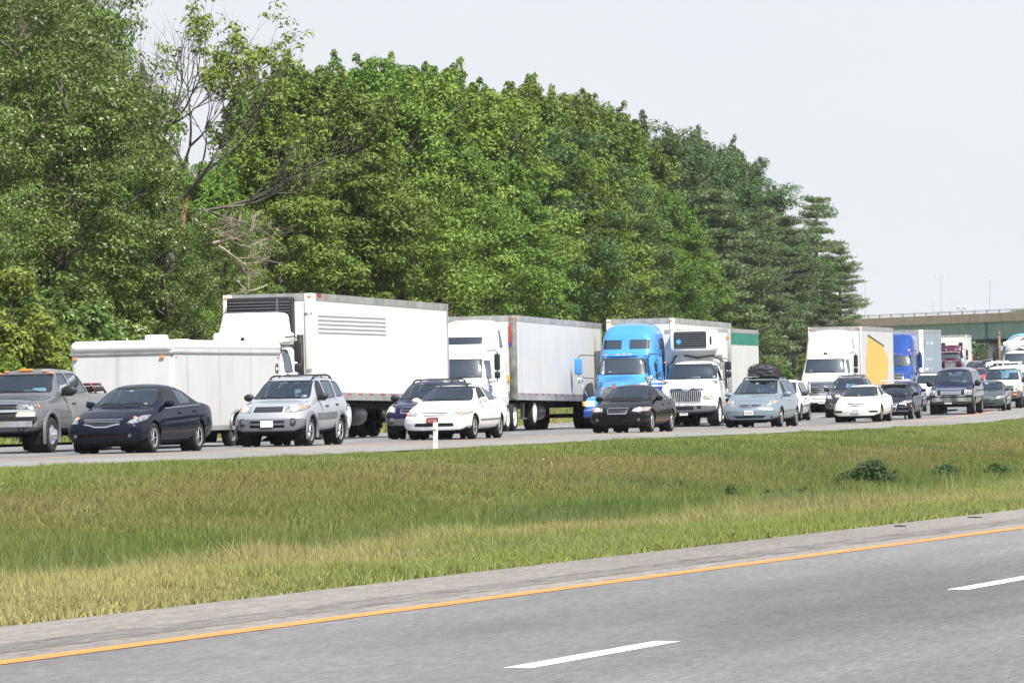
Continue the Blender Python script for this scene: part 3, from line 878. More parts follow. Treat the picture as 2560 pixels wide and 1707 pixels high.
def strip(bvh, pts, view, w, th, name, m, parent, side=1, mb=None, mi=0, off_=.0):
    """ribbon of width w lying on the shell along a 2-D polyline, th proud"""
    iu, iv = AX[view]; P3 = []
    dens = []
    for a, b in zip(pts[:-1], pts[1:]):
        n = max(1, int(math.dist(a, b) / .07))
        dens += [(a[0] + (b[0] - a[0]) * k / n, a[1] + (b[1] - a[1]) * k / n) for k in range(n)]
    dens.append(pts[-1])
    for i, (u, v) in enumerate(dens):
        q0 = dens[max(0, i - 1)]; q1 = dens[min(len(dens) - 1, i + 1)]
        t = Vector((q1[0] - q0[0], q1[1] - q0[1])).normalized(); nn = Vector((-t.y, t.x)) * w / 2
        row = []
        for s in (-1, 1):
            o = Vector((0, 0, 0)); o[iu] = u + nn.x * s; o[iv] = v + nn.y * s
            if view == 'F': o.y = -3; d = Vector((0, 1, 0))
            elif view == 'S': o.x = 4 * side; d = Vector((-side, 0, 0))
            else: o.z = 6; d = Vector((0, 0, -1))
            h = bvh.ray_cast(o, d)[0]
            if h is None: row = None; break
            row.append((h + d * .02, h - d * (th + off_)))
        if row: P3.append(row)
    if len(P3) < 2: return None
    V = []; Fc = []
    for (a0, a1), (b0, b1) in P3: V += [a0, a1, b1, b0]
    for i in range(len(P3) - 1):
        k = i * 4
        for j in range(4): Fc.append((k + j, k + (j + 1) % 4, k + 4 + (j + 1) % 4, k + 4 + j))
    k = (len(P3) - 1) * 4; Fc += [(0, 3, 2, 1), (k, k + 1, k + 2, k + 3)]
    if mb is not None: mb.add(V, Fc, mi); return None
    o = MB().add(V, Fc, 0).build(name, m, parent)
    return o
def surf(bvh, u, v, view='F', side=1):
    iu, iv = AX[view]; o = Vector((0, 0, 0)); o[iu] = u; o[iv] = v
    if view == 'F': o.y = -3; d = Vector((0, 1, 0))
    elif view == 'S': o.x = 4 * side; d = Vector((-side, 0, 0))
    else: o.z = 6; d = Vector((0, 0, -1))
    h = bvh.ray_cast(o, d)[0]
    return h if h is not None else o + d * 3
def plate(parent, x, y, z, w=.31, h=.155, m=None, ink=None, tilt=0, marks=7):
    b = MB(); b.rbox(x - w / 2, x + w / 2, y - .012, y, z - h / 2, z + h / 2, .006)
    o = b.build('licence_plate', m or M_PLATE, parent)
    if marks:
        k = MB(); s = w * .78 / marks
        for i in range(marks):
            if i == marks // 2 and marks % 2: k.box(x - .012, x + .012, y - .016, y - .011, z - .01, z + .012); continue
            cx = x - w * .39 + s * (i + .5); k.box(cx - s * .34, cx - s * .14, y - .016, y - .011, z - .04, z + .032); k.box(cx + s * .08, cx + s * .28, y - .016, y - .011, z - .04, z + .032)
            k.box(cx - s * .3, cx + s * .24, y - .0155, y - .0115, z - .01 + .02 * (i % 2), z + .006 + .02 * (i % 2))
        k.build('plate_characters', ink or M_INK, o)
    return o
def mirror(parent, x, y, z, s=1, m=None, w=.20, h=.14, kind='car'):
    sd_ = 1 if x > 0 else -1
    b = MB(); cx = x + sd_ * w * .62
    b.ell((cx, y, z), (w * .55, .07, h * .5), 0, 14, 8); b.tube([(x - sd_ * .06, y + .03, z - h * .38), (cx - sd_ * .02, y + .02, z - h * .25)], [.03, .035], 6, 0)
    return b.build('side_mirror', m or M_BLACK, parent, True)
def lattice_rect(x0, x1, z0, z1): return [(x0, z0), (x1, z0), (x1, z1), (x0, z1)]

def make_car(sp, label, cat, group=None, name='car'):
    """sp: full description of one road vehicle; see the specs below"""
    L, W = sp['L'], sp['W']; pm = sp['paint']
    root = empty(name); tag(root, label, cat, group)
    bm = shell(sp)
    bvh = BVHTree.FromBMesh(bm)
    det = sp.get('detail', 2)
    zs_ = sp['glass_z'] if 'glass_z' in sp else .9
    # lower cladding / two-tone bumper
    # glass
    def window(poly, view, cond, nm, m, seal=.022):
        fs = ring_cut(bm, poly, view, cond, seal, 1)
        lift(bm, fs, nm, m, root, push=-.006)
    if 'wsh' in sp: window(round_poly(sp['wsh'], .05), 'F', lambda f, c: f.normal.y < -.1 and c.z > sp['wsh_zmin'] and c.y > .5, 'windscreen', sp.get('wglass', M_GLASS), .03)
    if 'rwin' in sp: window(round_poly(sp['rwin'], .05), 'F', lambda f, c: f.normal.y > .1 and c.y > L * .6, 'rear_window', sp.get('rglass', M_GLASS))
    for i, pl in enumerate(sp.get('swin', [])):
        for s in ((1, -1) if det > 1 else (1,)):
            g = M_TINT if (sp.get('privacy') is not None and i >= sp['privacy']) else sp.get('sglass', M_GLASS)
            window(round_poly(pl, .04), 'S', cS(s, .2), 'side_window', g)
    # lamps, grille, lower intake
    for s in (1, -1):
        if 'lamp' in sp:
            pl = [(x * s, z) for x, z in sp['lamp']]
            fs = ring_cut(bm, round_poly(ccw(pl), .025), 'F', lambda f, c: (f.normal.y < -.03 and c.y < 1.2 and c.x * s > 0), .009, 1)
            lo = lift(bm, fs, 'headlamp', sp.get('lens', M_LENS), root, push=.004)
            cx = sum(p[0] for p in pl) / len(pl); cz = sum(p[1] for p in pl) / len(pl)
            if lo is not None:
                h = surf(bvh, cx - .03 * s, cz)
                b = MB(); rr = sp.get('bulb', .055); b.ell((h.x, h.y - .0, h.z), (rr, .02, rr), 0, 12, 6)
                b.build('headlamp_bulb', M_LIT if sp.get('lit') else M_CHROME, lo, True)
                if 'amber' in sp:
                    ax_, az_ = sp['amber'][:2]; h = surf(bvh, ax_ * s, az_); b = MB(); aw = sp['amber'][2] if len(sp['amber']) > 2 else .05
                    b.ell((h.x, h.y, h.z), (aw, .03, .04), 0, 12, 6); b.build('turn_signal', M_AMBER, lo, True)
        if 'fog' in sp:
            fx, fz, fr = sp['fog']; h = surf(bvh, fx * s, fz)
            b = MB(); b.lathe([(-.01, fr), (-.02, fr * .8), (-.012, 0)], 'y', (h.x, h.y, h.z), 14)
            b.build('fog_lamp', M_GREYP if not sp.get('foglit') else M_LENSW, root, True)
            b = MB(); b.lathe([(-.006, fr * 1.5), (-.016, fr * 1.35), (-.008, fr)], 'y', (h.x, h.y, h.z), 14); b.build('fog_lamp_bezel', sp.get('fogm', M_BLACK), root, True)
    for nm, pl, m in sp.get('panels', []):          # carved front panels: grille, intake, bumper insert
        fs = carve(bm, round_poly(ccw(pl), .02), 'F', cF(-.05)); lift(bm, fs, nm, m, root, push=-.012)
    gr = None
    if 'bars' in sp:
        gm2 = MB()
        for pts, w_, th in sp['bars']: strip(bvh, pts, 'F', w_, th, None, None, None, mb=gm2)
        if gm2.v: gr = gm2.build('grille_bars', sp.get('barm', M_CHROME), root)
    if 'badge' in sp:
        bx, bz, br = sp['badge']; h = surf(bvh, bx, bz); b = MB()
        b.lathe([(-.02, br), (-.034, br * .85), (-.024, br * .7)], 'y', (h.x, h.y, h.z), 20)
        b.tube([(h.x - br * .7, h.y - .03, h.z), (h.x + br * .7, h.y - .03, h.z)], .012, 6); b.build('grille_badge', M_CHROME, root, True)
    # panel gaps: bonnet and doors lifted as parts
    if 'bonnet' in sp and det > 1:
        fs = ring_cut(bm, sp['bonnet'], 'T', lambda f, c: f.normal.z > .35 and c.z > .5, .011, 1); lift(bm, fs, 'bonnet', pm, root)
    for pl in sp.get('doors', []):
        for s in ((1, -1) if det > 1 else (1,)):
            fs = ring_cut(bm, round_poly(ccw(pl), .04), 'S', cS(s, .5), .010, 1); lift(bm, fs, 'door', [pm], root)
    # wheel arches
    r = sp['r']; ra = sp.get('arch', r + .065)
    for yw in (sp['yf'], sp['yf'] + sp['wb']):
        for s in (1, -1):
            pl = [(yw + ra * math.cos(a), r * .97 + ra * math.sin(a)) for a in np.linspace(0, 2 * math.pi, 19)[:-1]]
            fs = carve(bm, pl, 'S', lambda f, c: c.x * s > W * .55)
            bmesh.ops.delete(bm, geom=fs, context='FACES')
            if sp.get('flare'):
                ring = MB(); V = []
                n = 22; a0, a1 = -.35, math.pi + .35
                for k in range(n + 1):
                    a = a0 + (a1 - a0) * k / n
                    for rr2, dx in ((ra - .01, -.02), (ra - .01, .035), (ra + .06, .03), (ra + .085, -.01)):
                        V.append((s * (W + dx - .005), yw + rr2 * math.cos(a), r * .97 + rr2 * math.sin(a)))
                Fc = [(k * 4 + j, k * 4 + j + 1, (k + 1) * 4 + j + 1, (k + 1) * 4 + j) for k in range(n) for j in range(3)]
                ring.add(V, Fc); ring.build('wheel_arch_flare', sp['flare'], root, True)
    for f in bm.faces:
        if sp.get('clad') and f.material_index == 0:
            c = f.calc_center_median()
            if c.z < sp['clad'] and (sp.get('clad_front') is None or c.y < sp['clad_front'] or c.z < .36): f.material_index = 2
        c = f.calc_center_median()
        if f.normal.z < -.6 and c.z < .5: f.material_index = 3
    body = bm_obj('body', bm, [pm, M_SEAL, sp.get('cladm', M_GREYP), M_DARK], root)
    # wheel wells and floor pan
    b = MB()
    for yw in (sp['yf'], sp['yf'] + sp['wb']):
        for s in (1, -1):
            x1 = s * (W - .035); x0 = s * (W - .36)
            V = []; n = 16
            for k in range(n):
                a = 2 * math.pi * k / n
                for x in (x1, x0): V.append((x, yw + (ra + .012) * math.cos(a), r * .97 + (ra + .012) * math.sin(a)))
            Fc = [(2 * k, 2 * k + 1, 2 * ((k + 1) % n) + 1, 2 * ((k + 1) % n)) for k in range(n) if V[2 * k][2] > .16] + [tuple(2 * k + 1 for k in range(n))]
            b.add(V, Fc)
    b.box(-W * .62, W * .62, .3, L - .3, sp['zb'][len(sp['zb']) // 2][1] - .05, sp['zb'][len(sp['zb']) // 2][1] + .03)
    b.box(-W * .5, -W * .2, sp['yf'] + .3, L - .5, .14, .2); b.tube([(-W * .7, sp['yf'], r), (W * .7, sp['yf'], r)], .045, 6); b.tube([(-W * .7, sp['yf'] + sp['wb'], r), (W * .7, sp['yf'] + sp['wb'], r)], .05, 6)
    b.build('underbody', M_DARK, root)
    tw = sp.get('tw', .22)
    for yw in (sp['yf'], sp['yf'] + sp['wb']):
        for s in (1, -1): tyre_wheel(root, s * (W - tw / 2 - sp.get('toff', .02)), yw, r, tw, s, sp.get('rim', 'five'))
    # cabin
    if sp.get('cabin', True):
        ky, kz = sp['seat']        # hip point of the front seats: y, cushion height
        sx = W * .42
        b = MB()
        rowsN = sp.get('rows', 2); hz = sp['H'] - sp.get('headgap', .30)
        for i in range(rowsN):
            yy = ky + i * .88
            for s in (1, -1):
                b.rbox(s * sx - .24, s * sx + .24, yy - .28, yy + .22, kz - .14, kz + .04, .05); b.rbox(s * sx - .23, s * sx + .23, yy + .18, yy + .34, kz, hz - .18, .06)
                b.rbox(s * sx - .13, s * sx + .13, yy + .2, yy + .32, hz - .17, hz + .02, .05)
        b.box(-W * .86, W * .86, sp['dash'] + .0, sp['ytail'], kz - .22, kz - .16)
        b.build('seats', M_SEAT, root, True)
        b = MB(); dz = sp['dashz']; b.rbox(-W * .86, W * .86, sp['dash'] - .28, sp['dash'] + .22, kz - .1, dz, .05)
        dsh = b.build('dashboard', sp.get('dashm', M_DASH), root, True)
        b = MB(); cx, cy, cz = sx, sp['dash'] + .30, dz + .02; pts = []
        for k in range(17):
            a = 2 * math.pi * k / 16; pts.append((cx + .18 * math.cos(a), cy - .06 * math.sin(a), cz + .16 * math.sin(a)))
        b.tube(pts, .014, 5); b.tube([(cx, cy, cz), (cx, cy - .2, cz - .06)], .03, 5); b.tube([(cx - .17, cy, cz), (cx + .17, cy, cz)], .012, 5)
        b.build('steering_wheel', M_BLACK, root)
        h = surf(bvh, 0, max(p[1] for p in sp['wsh']) - .06); b = MB(); b.rbox(-.12, .12, h.y + .09, h.y + .12, h.z - .07, h.z, .02); b.build('rear_view_mirror', M_BLACK, root)
        for (px_, pz_, w_, h_) in sp.get('stickers', []):
            h = surf(bvh, px_, pz_); b = MB(); b.box(px_ - w_, px_ + w_, h.y + .035, h.y + .04, h.z - h_, h.z + h_); b.build('windscreen_sticker', M_PAPER, root)
    if det > 0:
        b = MB()
        zt = sp['wsh'][0][1] + .02
        for x0, x1 in ((-.55, .0), (.02, .55)):
            P = [surf(bvh, x0 * W + (x1 - x0) * W * k / 6, zt + .03 * math.sin(k / 6 * math.pi)) + Vector((0, -.012, .005)) for k in range(7)]
            b.tube(P, .009, 4)
        b.build('windscreen_wiper', M_BLACK, root)
    mz, my = sp['mir']
    mir_s = sp.get('mirsize', (.22, .15))
    for s in (1, -1):
        h = surf(bvh, my, mz, 'S', s); mirror(root, h.x, my, mz + .03, 1, sp.get('mirm', pm), *mir_s)
    for pl in sp.get('handles', []):
        for s in (1, -1):
            h = surf(bvh, pl[0], pl[1], 'S', s); b = MB(); b.rbox(h.x - .02, h.x + .03, pl[0] - .09, pl[0] + .09, pl[1] - .018, pl[1] + .018, .012)
            b.build('door_handle', sp.get('handm', pm), root, True)
    for pts, w_, th, m, nm in sp.get('trims', []):
        for s in (1, -1): strip(bvh, pts, 'S', w_, th, nm, m, root, side=s)
    for s in (1, -1):
        b = MB(); h = surf(bvh, L - .25, sp.get('tailz', .85), 'S', s)
        b.rbox(h.x - .07 * s - .02, h.x - .07 * s + .05, L - .30, L - .12, sp.get('tailz', .85) - .09, sp.get('tailz', .85) + .09, .03); b.build('tail_lamp', M_RED, root, True)
    if sp.get('rack'):
        y0, y1, xr = sp['rack']; b = MB()
        for s in (1, -1):
            P = []
            for k in range(9):
                y = y0 + (y1 - y0) * k / 8; h = surf(bvh, s * xr, y, 'T'); P.append(h + Vector((0, 0, .055 if 0 < k < 8 else -.01)))
            b.tube(P, .02, 6)
            for k in (1, 4, 7): h = surf(bvh, s * xr, y0 + (y1 - y0) * k / 8, 'T'); b.tube([h - Vector((0, 0, .02)), h + Vector((0, 0, .055))], .018, 5)
        for f_ in sp.get('cross', (.2, .8)):
            y = y0 + (y1 - y0) * f_; h = surf(bvh, xr, y, 'T'); b.tube([(-xr, y, h.z + .075), (xr, y, h.z + .075)], .016, 5)
        b.build('roof_rack', sp.get('rackm', M_BLACK), root, True)
    if 'plate' in sp:
        px_, pz_ = sp['plate'][:2]; h = surf(bvh, px_, pz_); plate(root, px_, h.y - .012, pz_, m=sp.get('platem'), ink=sp.get('inkm'), marks=sp.get('marks', 7))
    return root, bvh

# ------------------------------------------------------------ templates
def xf(pts, fy, fz, zoff=0): return [(y * fy, z * fz + zoff) for y, z in pts]
def sedan(paintm, L=4.82, W=.90, H=1.46, wb=2.78, yf=.96, r=.325, **kw):
    fy, fz = L / 4.82, H / 1.46
    Y = lambda y: y * fy
    sp = dict(L=L, W=W, H=H, paint=paintm, wb=wb, yf=yf, r=r,
        top=[(Y(y), z * fz) for y, z in [(0, .69), (.12, .76), (.6, .88), (1.26, .985), (1.50, 1.12), (2.02, 1.385), (2.35, 1.445), (2.7, 1.46), (3.15, 1.435), (3.55, 1.36), (4.12, 1.125), (4.5, 1.09), (4.82, 1.04)]],
        belt=[(Y(y), z * fz) for y, z in [(0, .60), (.5, .76), (1.3, .90), (2.4, .94), (3.6, .985), (4.3, 1.02), (4.82, .97)]],
        rail=[(Y(y), x * W / .9) for y, x in [(0, .62), (.5, .70), (1.2, .74), (1.5, .70), (2.05, .585), (2.7, .57), (3.4, .565), (4.1, .66), (4.82, .66)]],
        hw=[(0, W - .05), (.5 * fy, W - .01), (1.2 * fy, W), (3.8 * fy, W), (4.4 * fy, W - .02), (L, W - .07)],
        zb=[(0, .22), (.5, .19), (L * .5, .20), (L - .4, .24), (L, .33)], drop=[(0, .035), (1.2, .05), (2, .07), (3.4, .07), (L, .05)],
        nose=[(.15, .14), (.24, .045), (.42, .0), (.56, .0), (.66, .05), (.80, .12)], wsbow=.10, wsz=.95, wsy=1.7,
        wsh=[(-.70 * W / .9, 1.0 * fz), (.70 * W / .9, 1.0 * fz), (.545 * W / .9, 1.385 * fz), (-.545 * W / .9, 1.385 * fz)], wsh_zmin=.97 * fz,
        rwin=[(-.60, 1.15 * fz), (.60, 1.15 * fz), (.5, 1.37 * fz), (-.5, 1.37 * fz)],
        swin=[[(Y(y), z * fz) for y, z in w] for w in ([(1.80, .985), (2.70, 1.005), (2.70, 1.375), (2.32, 1.355), (2.08, 1.24)], [(2.78, 1.005), (3.50, 1.025), (3.62, 1.15), (3.36, 1.32), (2.78, 1.375)], [(3.56, 1.03), (3.90, 1.045), (3.68, 1.16)])],
        doors=[[(Y(y), z * fz) for y, z in w] for w in ([(1.62, .30), (2.70, .30), (2.72, .965), (1.66, .955)], [(2.76, .30), (3.40, .30), (3.72, .62), (3.72, .98), (2.78, .968)])],
        bonnet=[(-.66, .50), (.66, .50), (.72, 1.12 * fy), (-.72, 1.12 * fy)],
        lamp=[(.50, .62), (.80, .66), (.87, .76), (.70, .77), (.52, .70)], bulb=.05, amber=(.70, .74),
        seat=(2.35 * fy, .50), dash=1.55 * fy, dashz=.93 * fz, ytail=3.9 * fy, mir=(.99 * fz, 1.78 * fy), handles=[(2.55 * fy, .83 * fz), (3.50 * fy, .86 * fz)],
        tailz=.88, plate=(0, .44))
    sp.update(kw); return sp
def suv(paintm, L=4.25, W=.87, H=1.68, wb=2.49, yf=.82, r=.345, **kw):
    fy, fz = L / 4.25, H / 1.68
    Y = lambda y: y * fy
    sp = dict(L=L, W=W, H=H, paint=paintm, wb=wb, yf=yf, r=r,
        top=[(Y(y), z * fz) for y, z in [(0, .80), (.10, .92), (.4, 1.0), (1.05, 1.09), (1.22, 1.17), (1.72, 1.52), (1.95, 1.61), (2.6, 1.67), (3.4, 1.66), (3.85, 1.60), (4.05, 1.38), (4.17, 1.05), (4.25, .95)]],
        belt=[(Y(y), z * fz) for y, z in [(0, .74), (.4, .92), (1.1, 1.03), (2.4, 1.07), (3.6, 1.12), (4.25, 1.1)]],
        rail=[(Y(y), x * W / .87) for y, x in [(0, .60), (.5, .68), (1.1, .73), (1.75, .62), (2.6, .60), (3.7, .60), (4.1, .66), (4.25, .66)]],
        hw=[(0, W - .05), (.5 * fy, W - .015), (1.2 * fy, W), (3.7 * fy, W), (L, W - .08)],
        zb=[(0, .34), (.5, .28), (L * .5, .30), (L - .4, .34), (L, .45)], drop=[(0, .035), (1.2, .05), (1.9, .08), (3.4, .08), (L, .06)],
        nose=[(.2, .12), (.34, .02), (.48, .0), (.66, .0), (.80, .05), (.95, .12)], bow=.15, wsbow=.08, wsz=1.12 * fz, wsy=1.5,
        wsh=[(-.70 * W / .87, 1.11 * fz), (.70 * W / .87, 1.11 * fz), (.57 * W / .87, 1.545 * fz), (-.57 * W / .87, 1.545 * fz)], wsh_zmin=1.06 * fz,
        rwin=[(-.56, 1.15 * fz), (.56, 1.15 * fz), (.5, 1.52 * fz), (-.5, 1.52 * fz)],
        swin=[[(Y(y), z * fz) for y, z in w] for w in ([(1.58, 1.09), (2.30, 1.10), (2.30, 1.54), (2.02, 1.53), (1.80, 1.38)], [(2.38, 1.10), (3.10, 1.125), (3.18, 1.54), (2.38, 1.54)], [(3.20, 1.13), (3.86, 1.16), (3.66, 1.51), (3.27, 1.53)])],
        privacy=1, doors=[[(Y(y), z * fz) for y, z in w] for w in ([(1.42, .40), (2.30, .40), (2.32, 1.065), (1.46, 1.055)], [(2.36, .40), (2.90, .40), (3.14, .72), (3.14, 1.09), (2.38, 1.075)])],
        bonnet=[(-.62, .30), (.62, .30), (.70, .98 * fy), (-.70, .98 * fy)],
        lamp=[(.42, .78), (.74, .80), (.82, .92), (.66, .955), (.46, .90)], amber=(.76, .88),
        seat=(2.0 * fy, .68), dash=1.30 * fy, dashz=1.06 * fz, ytail=3.9 * fy, mir=(1.12 * fz, 1.60 * fy), mirsize=(.24, .18), handles=[(2.15 * fy, .93 * fz), (3.0 * fy, .96 * fz)],
        tailz=1.1, plate=(0, .56), rack=(1.95 * fy, 3.7 * fy, .52), headgap=.34, clad=.50, clad_front=.7)
    sp.update(kw); return sp
def minivan(paintm, L=5.08, W=.98, H=1.75, wb=3.03, yf=1.0, r=.335, **kw):
    fy, fz = L / 5.08, H / 1.75
    Y = lambda y: y * fy
    sp = dict(L=L, W=W, H=H, paint=paintm, wb=wb, yf=yf, r=r,
        top=[(Y(y), z * fz) for y, z in [(0, .70), (.12, .84), (.5, .99), (1.0, 1.11), (1.3, 1.26), (2.0, 1.60), (2.35, 1.70), (3.0, 1.745), (4.2, 1.73), (4.7, 1.66), (4.92, 1.35), (5.08, 1.0)]],
        belt=[(Y(y), z * fz) for y, z in [(0, .62), (.5, .85), (1.2, 1.0), (2.4, 1.06), (4, 1.10), (5.08, 1.08)]],
        rail=[(Y(y), x * W / .98) for y, x in [(0, .66), (.5, .78), (1.1, .84), (1.7, .74), (2.2, .67), (3.0, .66), (4.4, .66), (5.08, .7)]],
        hw=[(0, W - .07), (.5, W - .02), (1.2, W), (4.3 * fy, W), (L, W - .09)],
        zb=[(0, .24), (.5, .20), (L * .5, .22), (L - .4, .28), (L, .4)], drop=[(0, .04), (1.2, .06), (2.2, .09), (L, .08)],
        nose=[(.15, .14), (.26, .04), (.42, .0), (.58, .0), (.72, .07), (.9, .18)], bow=.24, bow2=.14, wsbow=.10, wsz=1.12, wsy=1.7,
        wsh=[(-.77 * W / .98, 1.14 * fz), (.77 * W / .98, 1.14 * fz), (.61 * W / .98, 1.62 * fz), (-.61 * W / .98, 1.62 * fz)], wsh_zmin=1.08 * fz,
        rwin=[(-.6, 1.2 * fz), (.6, 1.2 * fz), (.55, 1.6 * fz), (-.55, 1.6 * fz)],
        swin=[[(Y(y), z * fz) for y, z in w] for w in ([(1.78, 1.08), (2.55, 1.09), (2.55, 1.60), (2.38, 1.60), (2.02, 1.38)], [(2.63, 1.09), (3.62, 1.12), (3.62, 1.60), (2.63, 1.60)], [(3.70, 1.12), (4.62, 1.17), (4.42, 1.57), (3.70, 1.60)])],
        privacy=1, doors=[[(Y(y), z * fz) for y, z in w] for w in ([(1.62, .30), (2.57, .30), (2.58, 1.04), (1.70, 1.03)], [(2.62, .30), (3.55, .30), (3.64, .55), (3.64, 1.07), (2.64, 1.045)])],
        bonnet=[(-.70, .42), (.70, .42), (.80, 1.05), (-.80, 1.05)],
        lamp=[(.50, .70), (.66, .68), (.88, .86), (.84, .98), (.72, .97), (.54, .80)], amber=(.84, .86),
        seat=(2.25 * fy, .70), dash=1.55 * fy, dashz=1.08 * fz, ytail=4.6 * fy, mir=(1.10 * fz, 1.80 * fy), mirsize=(.26, .18), handles=[(2.42 * fy, .92 * fz), (2.78 * fy, .93 * fz)],
        tailz=1.1, plate=(-.02, .50), headgap=.40)
    sp.update(kw); return sp
def fullvan(paintm, L=5.5, W=1.0, H=2.08, wb=3.5, yf=.82, r=.37, **kw):
    fy, fz = L / 5.5, H / 2.08
    Y = lambda y: y * fy
    sp = dict(L=L, W=W, H=H, paint=paintm, wb=wb, yf=yf, r=r, sub=3,
        top=[(Y(y), z * fz) for y, z in [(0, 1.05), (.08, 1.17), (.3, 1.25), (.78, 1.33), (.95, 1.43), (1.45, 1.90), (1.65, 2.0), (2.2, 2.06), (4.6, 2.07), (5.2, 2.04), (5.42, 1.9), (5.5, 1.2)]],
        belt=[(Y(y), z * fz) for y, z in [(0, .98), (.4, 1.17), (1.0, 1.25), (2.4, 1.28), (5.5, 1.28)]],
        rail=[(Y(y), x * W) for y, x in [(0, .78), (.5, .82), (.95, .86), (1.5, .76), (2.2, .74), (5.2, .74), (5.5, .78)]],
        hw=[(0, W - .04), (.5, W - .01), (1.2, W), (L, W - .03)],
        zb=[(0, .46), (.5, .42), (L * .5, .40), (L - .4, .44), (L, .5)], drop=[(0, .05), (1.2, .08), (2.2, .14), (L, .14)],
        nose=[(.3, .06), (.45, .0), (.9, .0), (1.05, .02), (1.2, .08)], bow=.08, bow2=.05, wsbow=.08, wsz=1.34 * fz, wsy=1.2,
        wsh=[(-.84 * W, 1.37 * fz), (.84 * W, 1.37 * fz), (.71 * W, 1.91 * fz), (-.71 * W, 1.91 * fz)], wsh_zmin=1.30 * fz,
        rwin=[(-.6, 1.4), (.6, 1.4), (.6, 1.85), (-.6, 1.85)],
        swin=[[(Y(y), z * fz) for y, z in w] for w in ([(1.32, 1.30), (2.15, 1.31), (2.15, 1.86), (1.72, 1.86)], [(2.45, 1.33), (3.35, 1.33), (3.35, 1.86), (2.45, 1.86)], [(3.55, 1.33), (4.9, 1.33), (4.85, 1.86), (3.55, 1.86)])],
        privacy=1, doors=[[(Y(y), z * fz) for y, z in w] for w in ([(1.22, .55), (2.25, .50), (2.25, 1.27), (1.28, 1.27)], [(2.35, .5), (3.45, .5), (3.45, 1.29), (2.35, 1.29)])],
        lamp=[(.66, .84), (.92, .84), (.92, 1.10), (.66, 1.10)], lens=M_LENS, amber=(.86, .95),
        seat=(1.75 * fy, .95), dash=1.2 * fy, dashz=1.32 * fz, ytail=5.0 * fy, mir=(1.33 * fz, 1.36 * fy), mirsize=(.26, .30), mirm=M_BLACK, handles=[(2.05 * fy, 1.1 * fz)],
        tailz=1.2, plate=(.0, .52), headgap=.42, rows=2)
    sp.update(kw); return sp

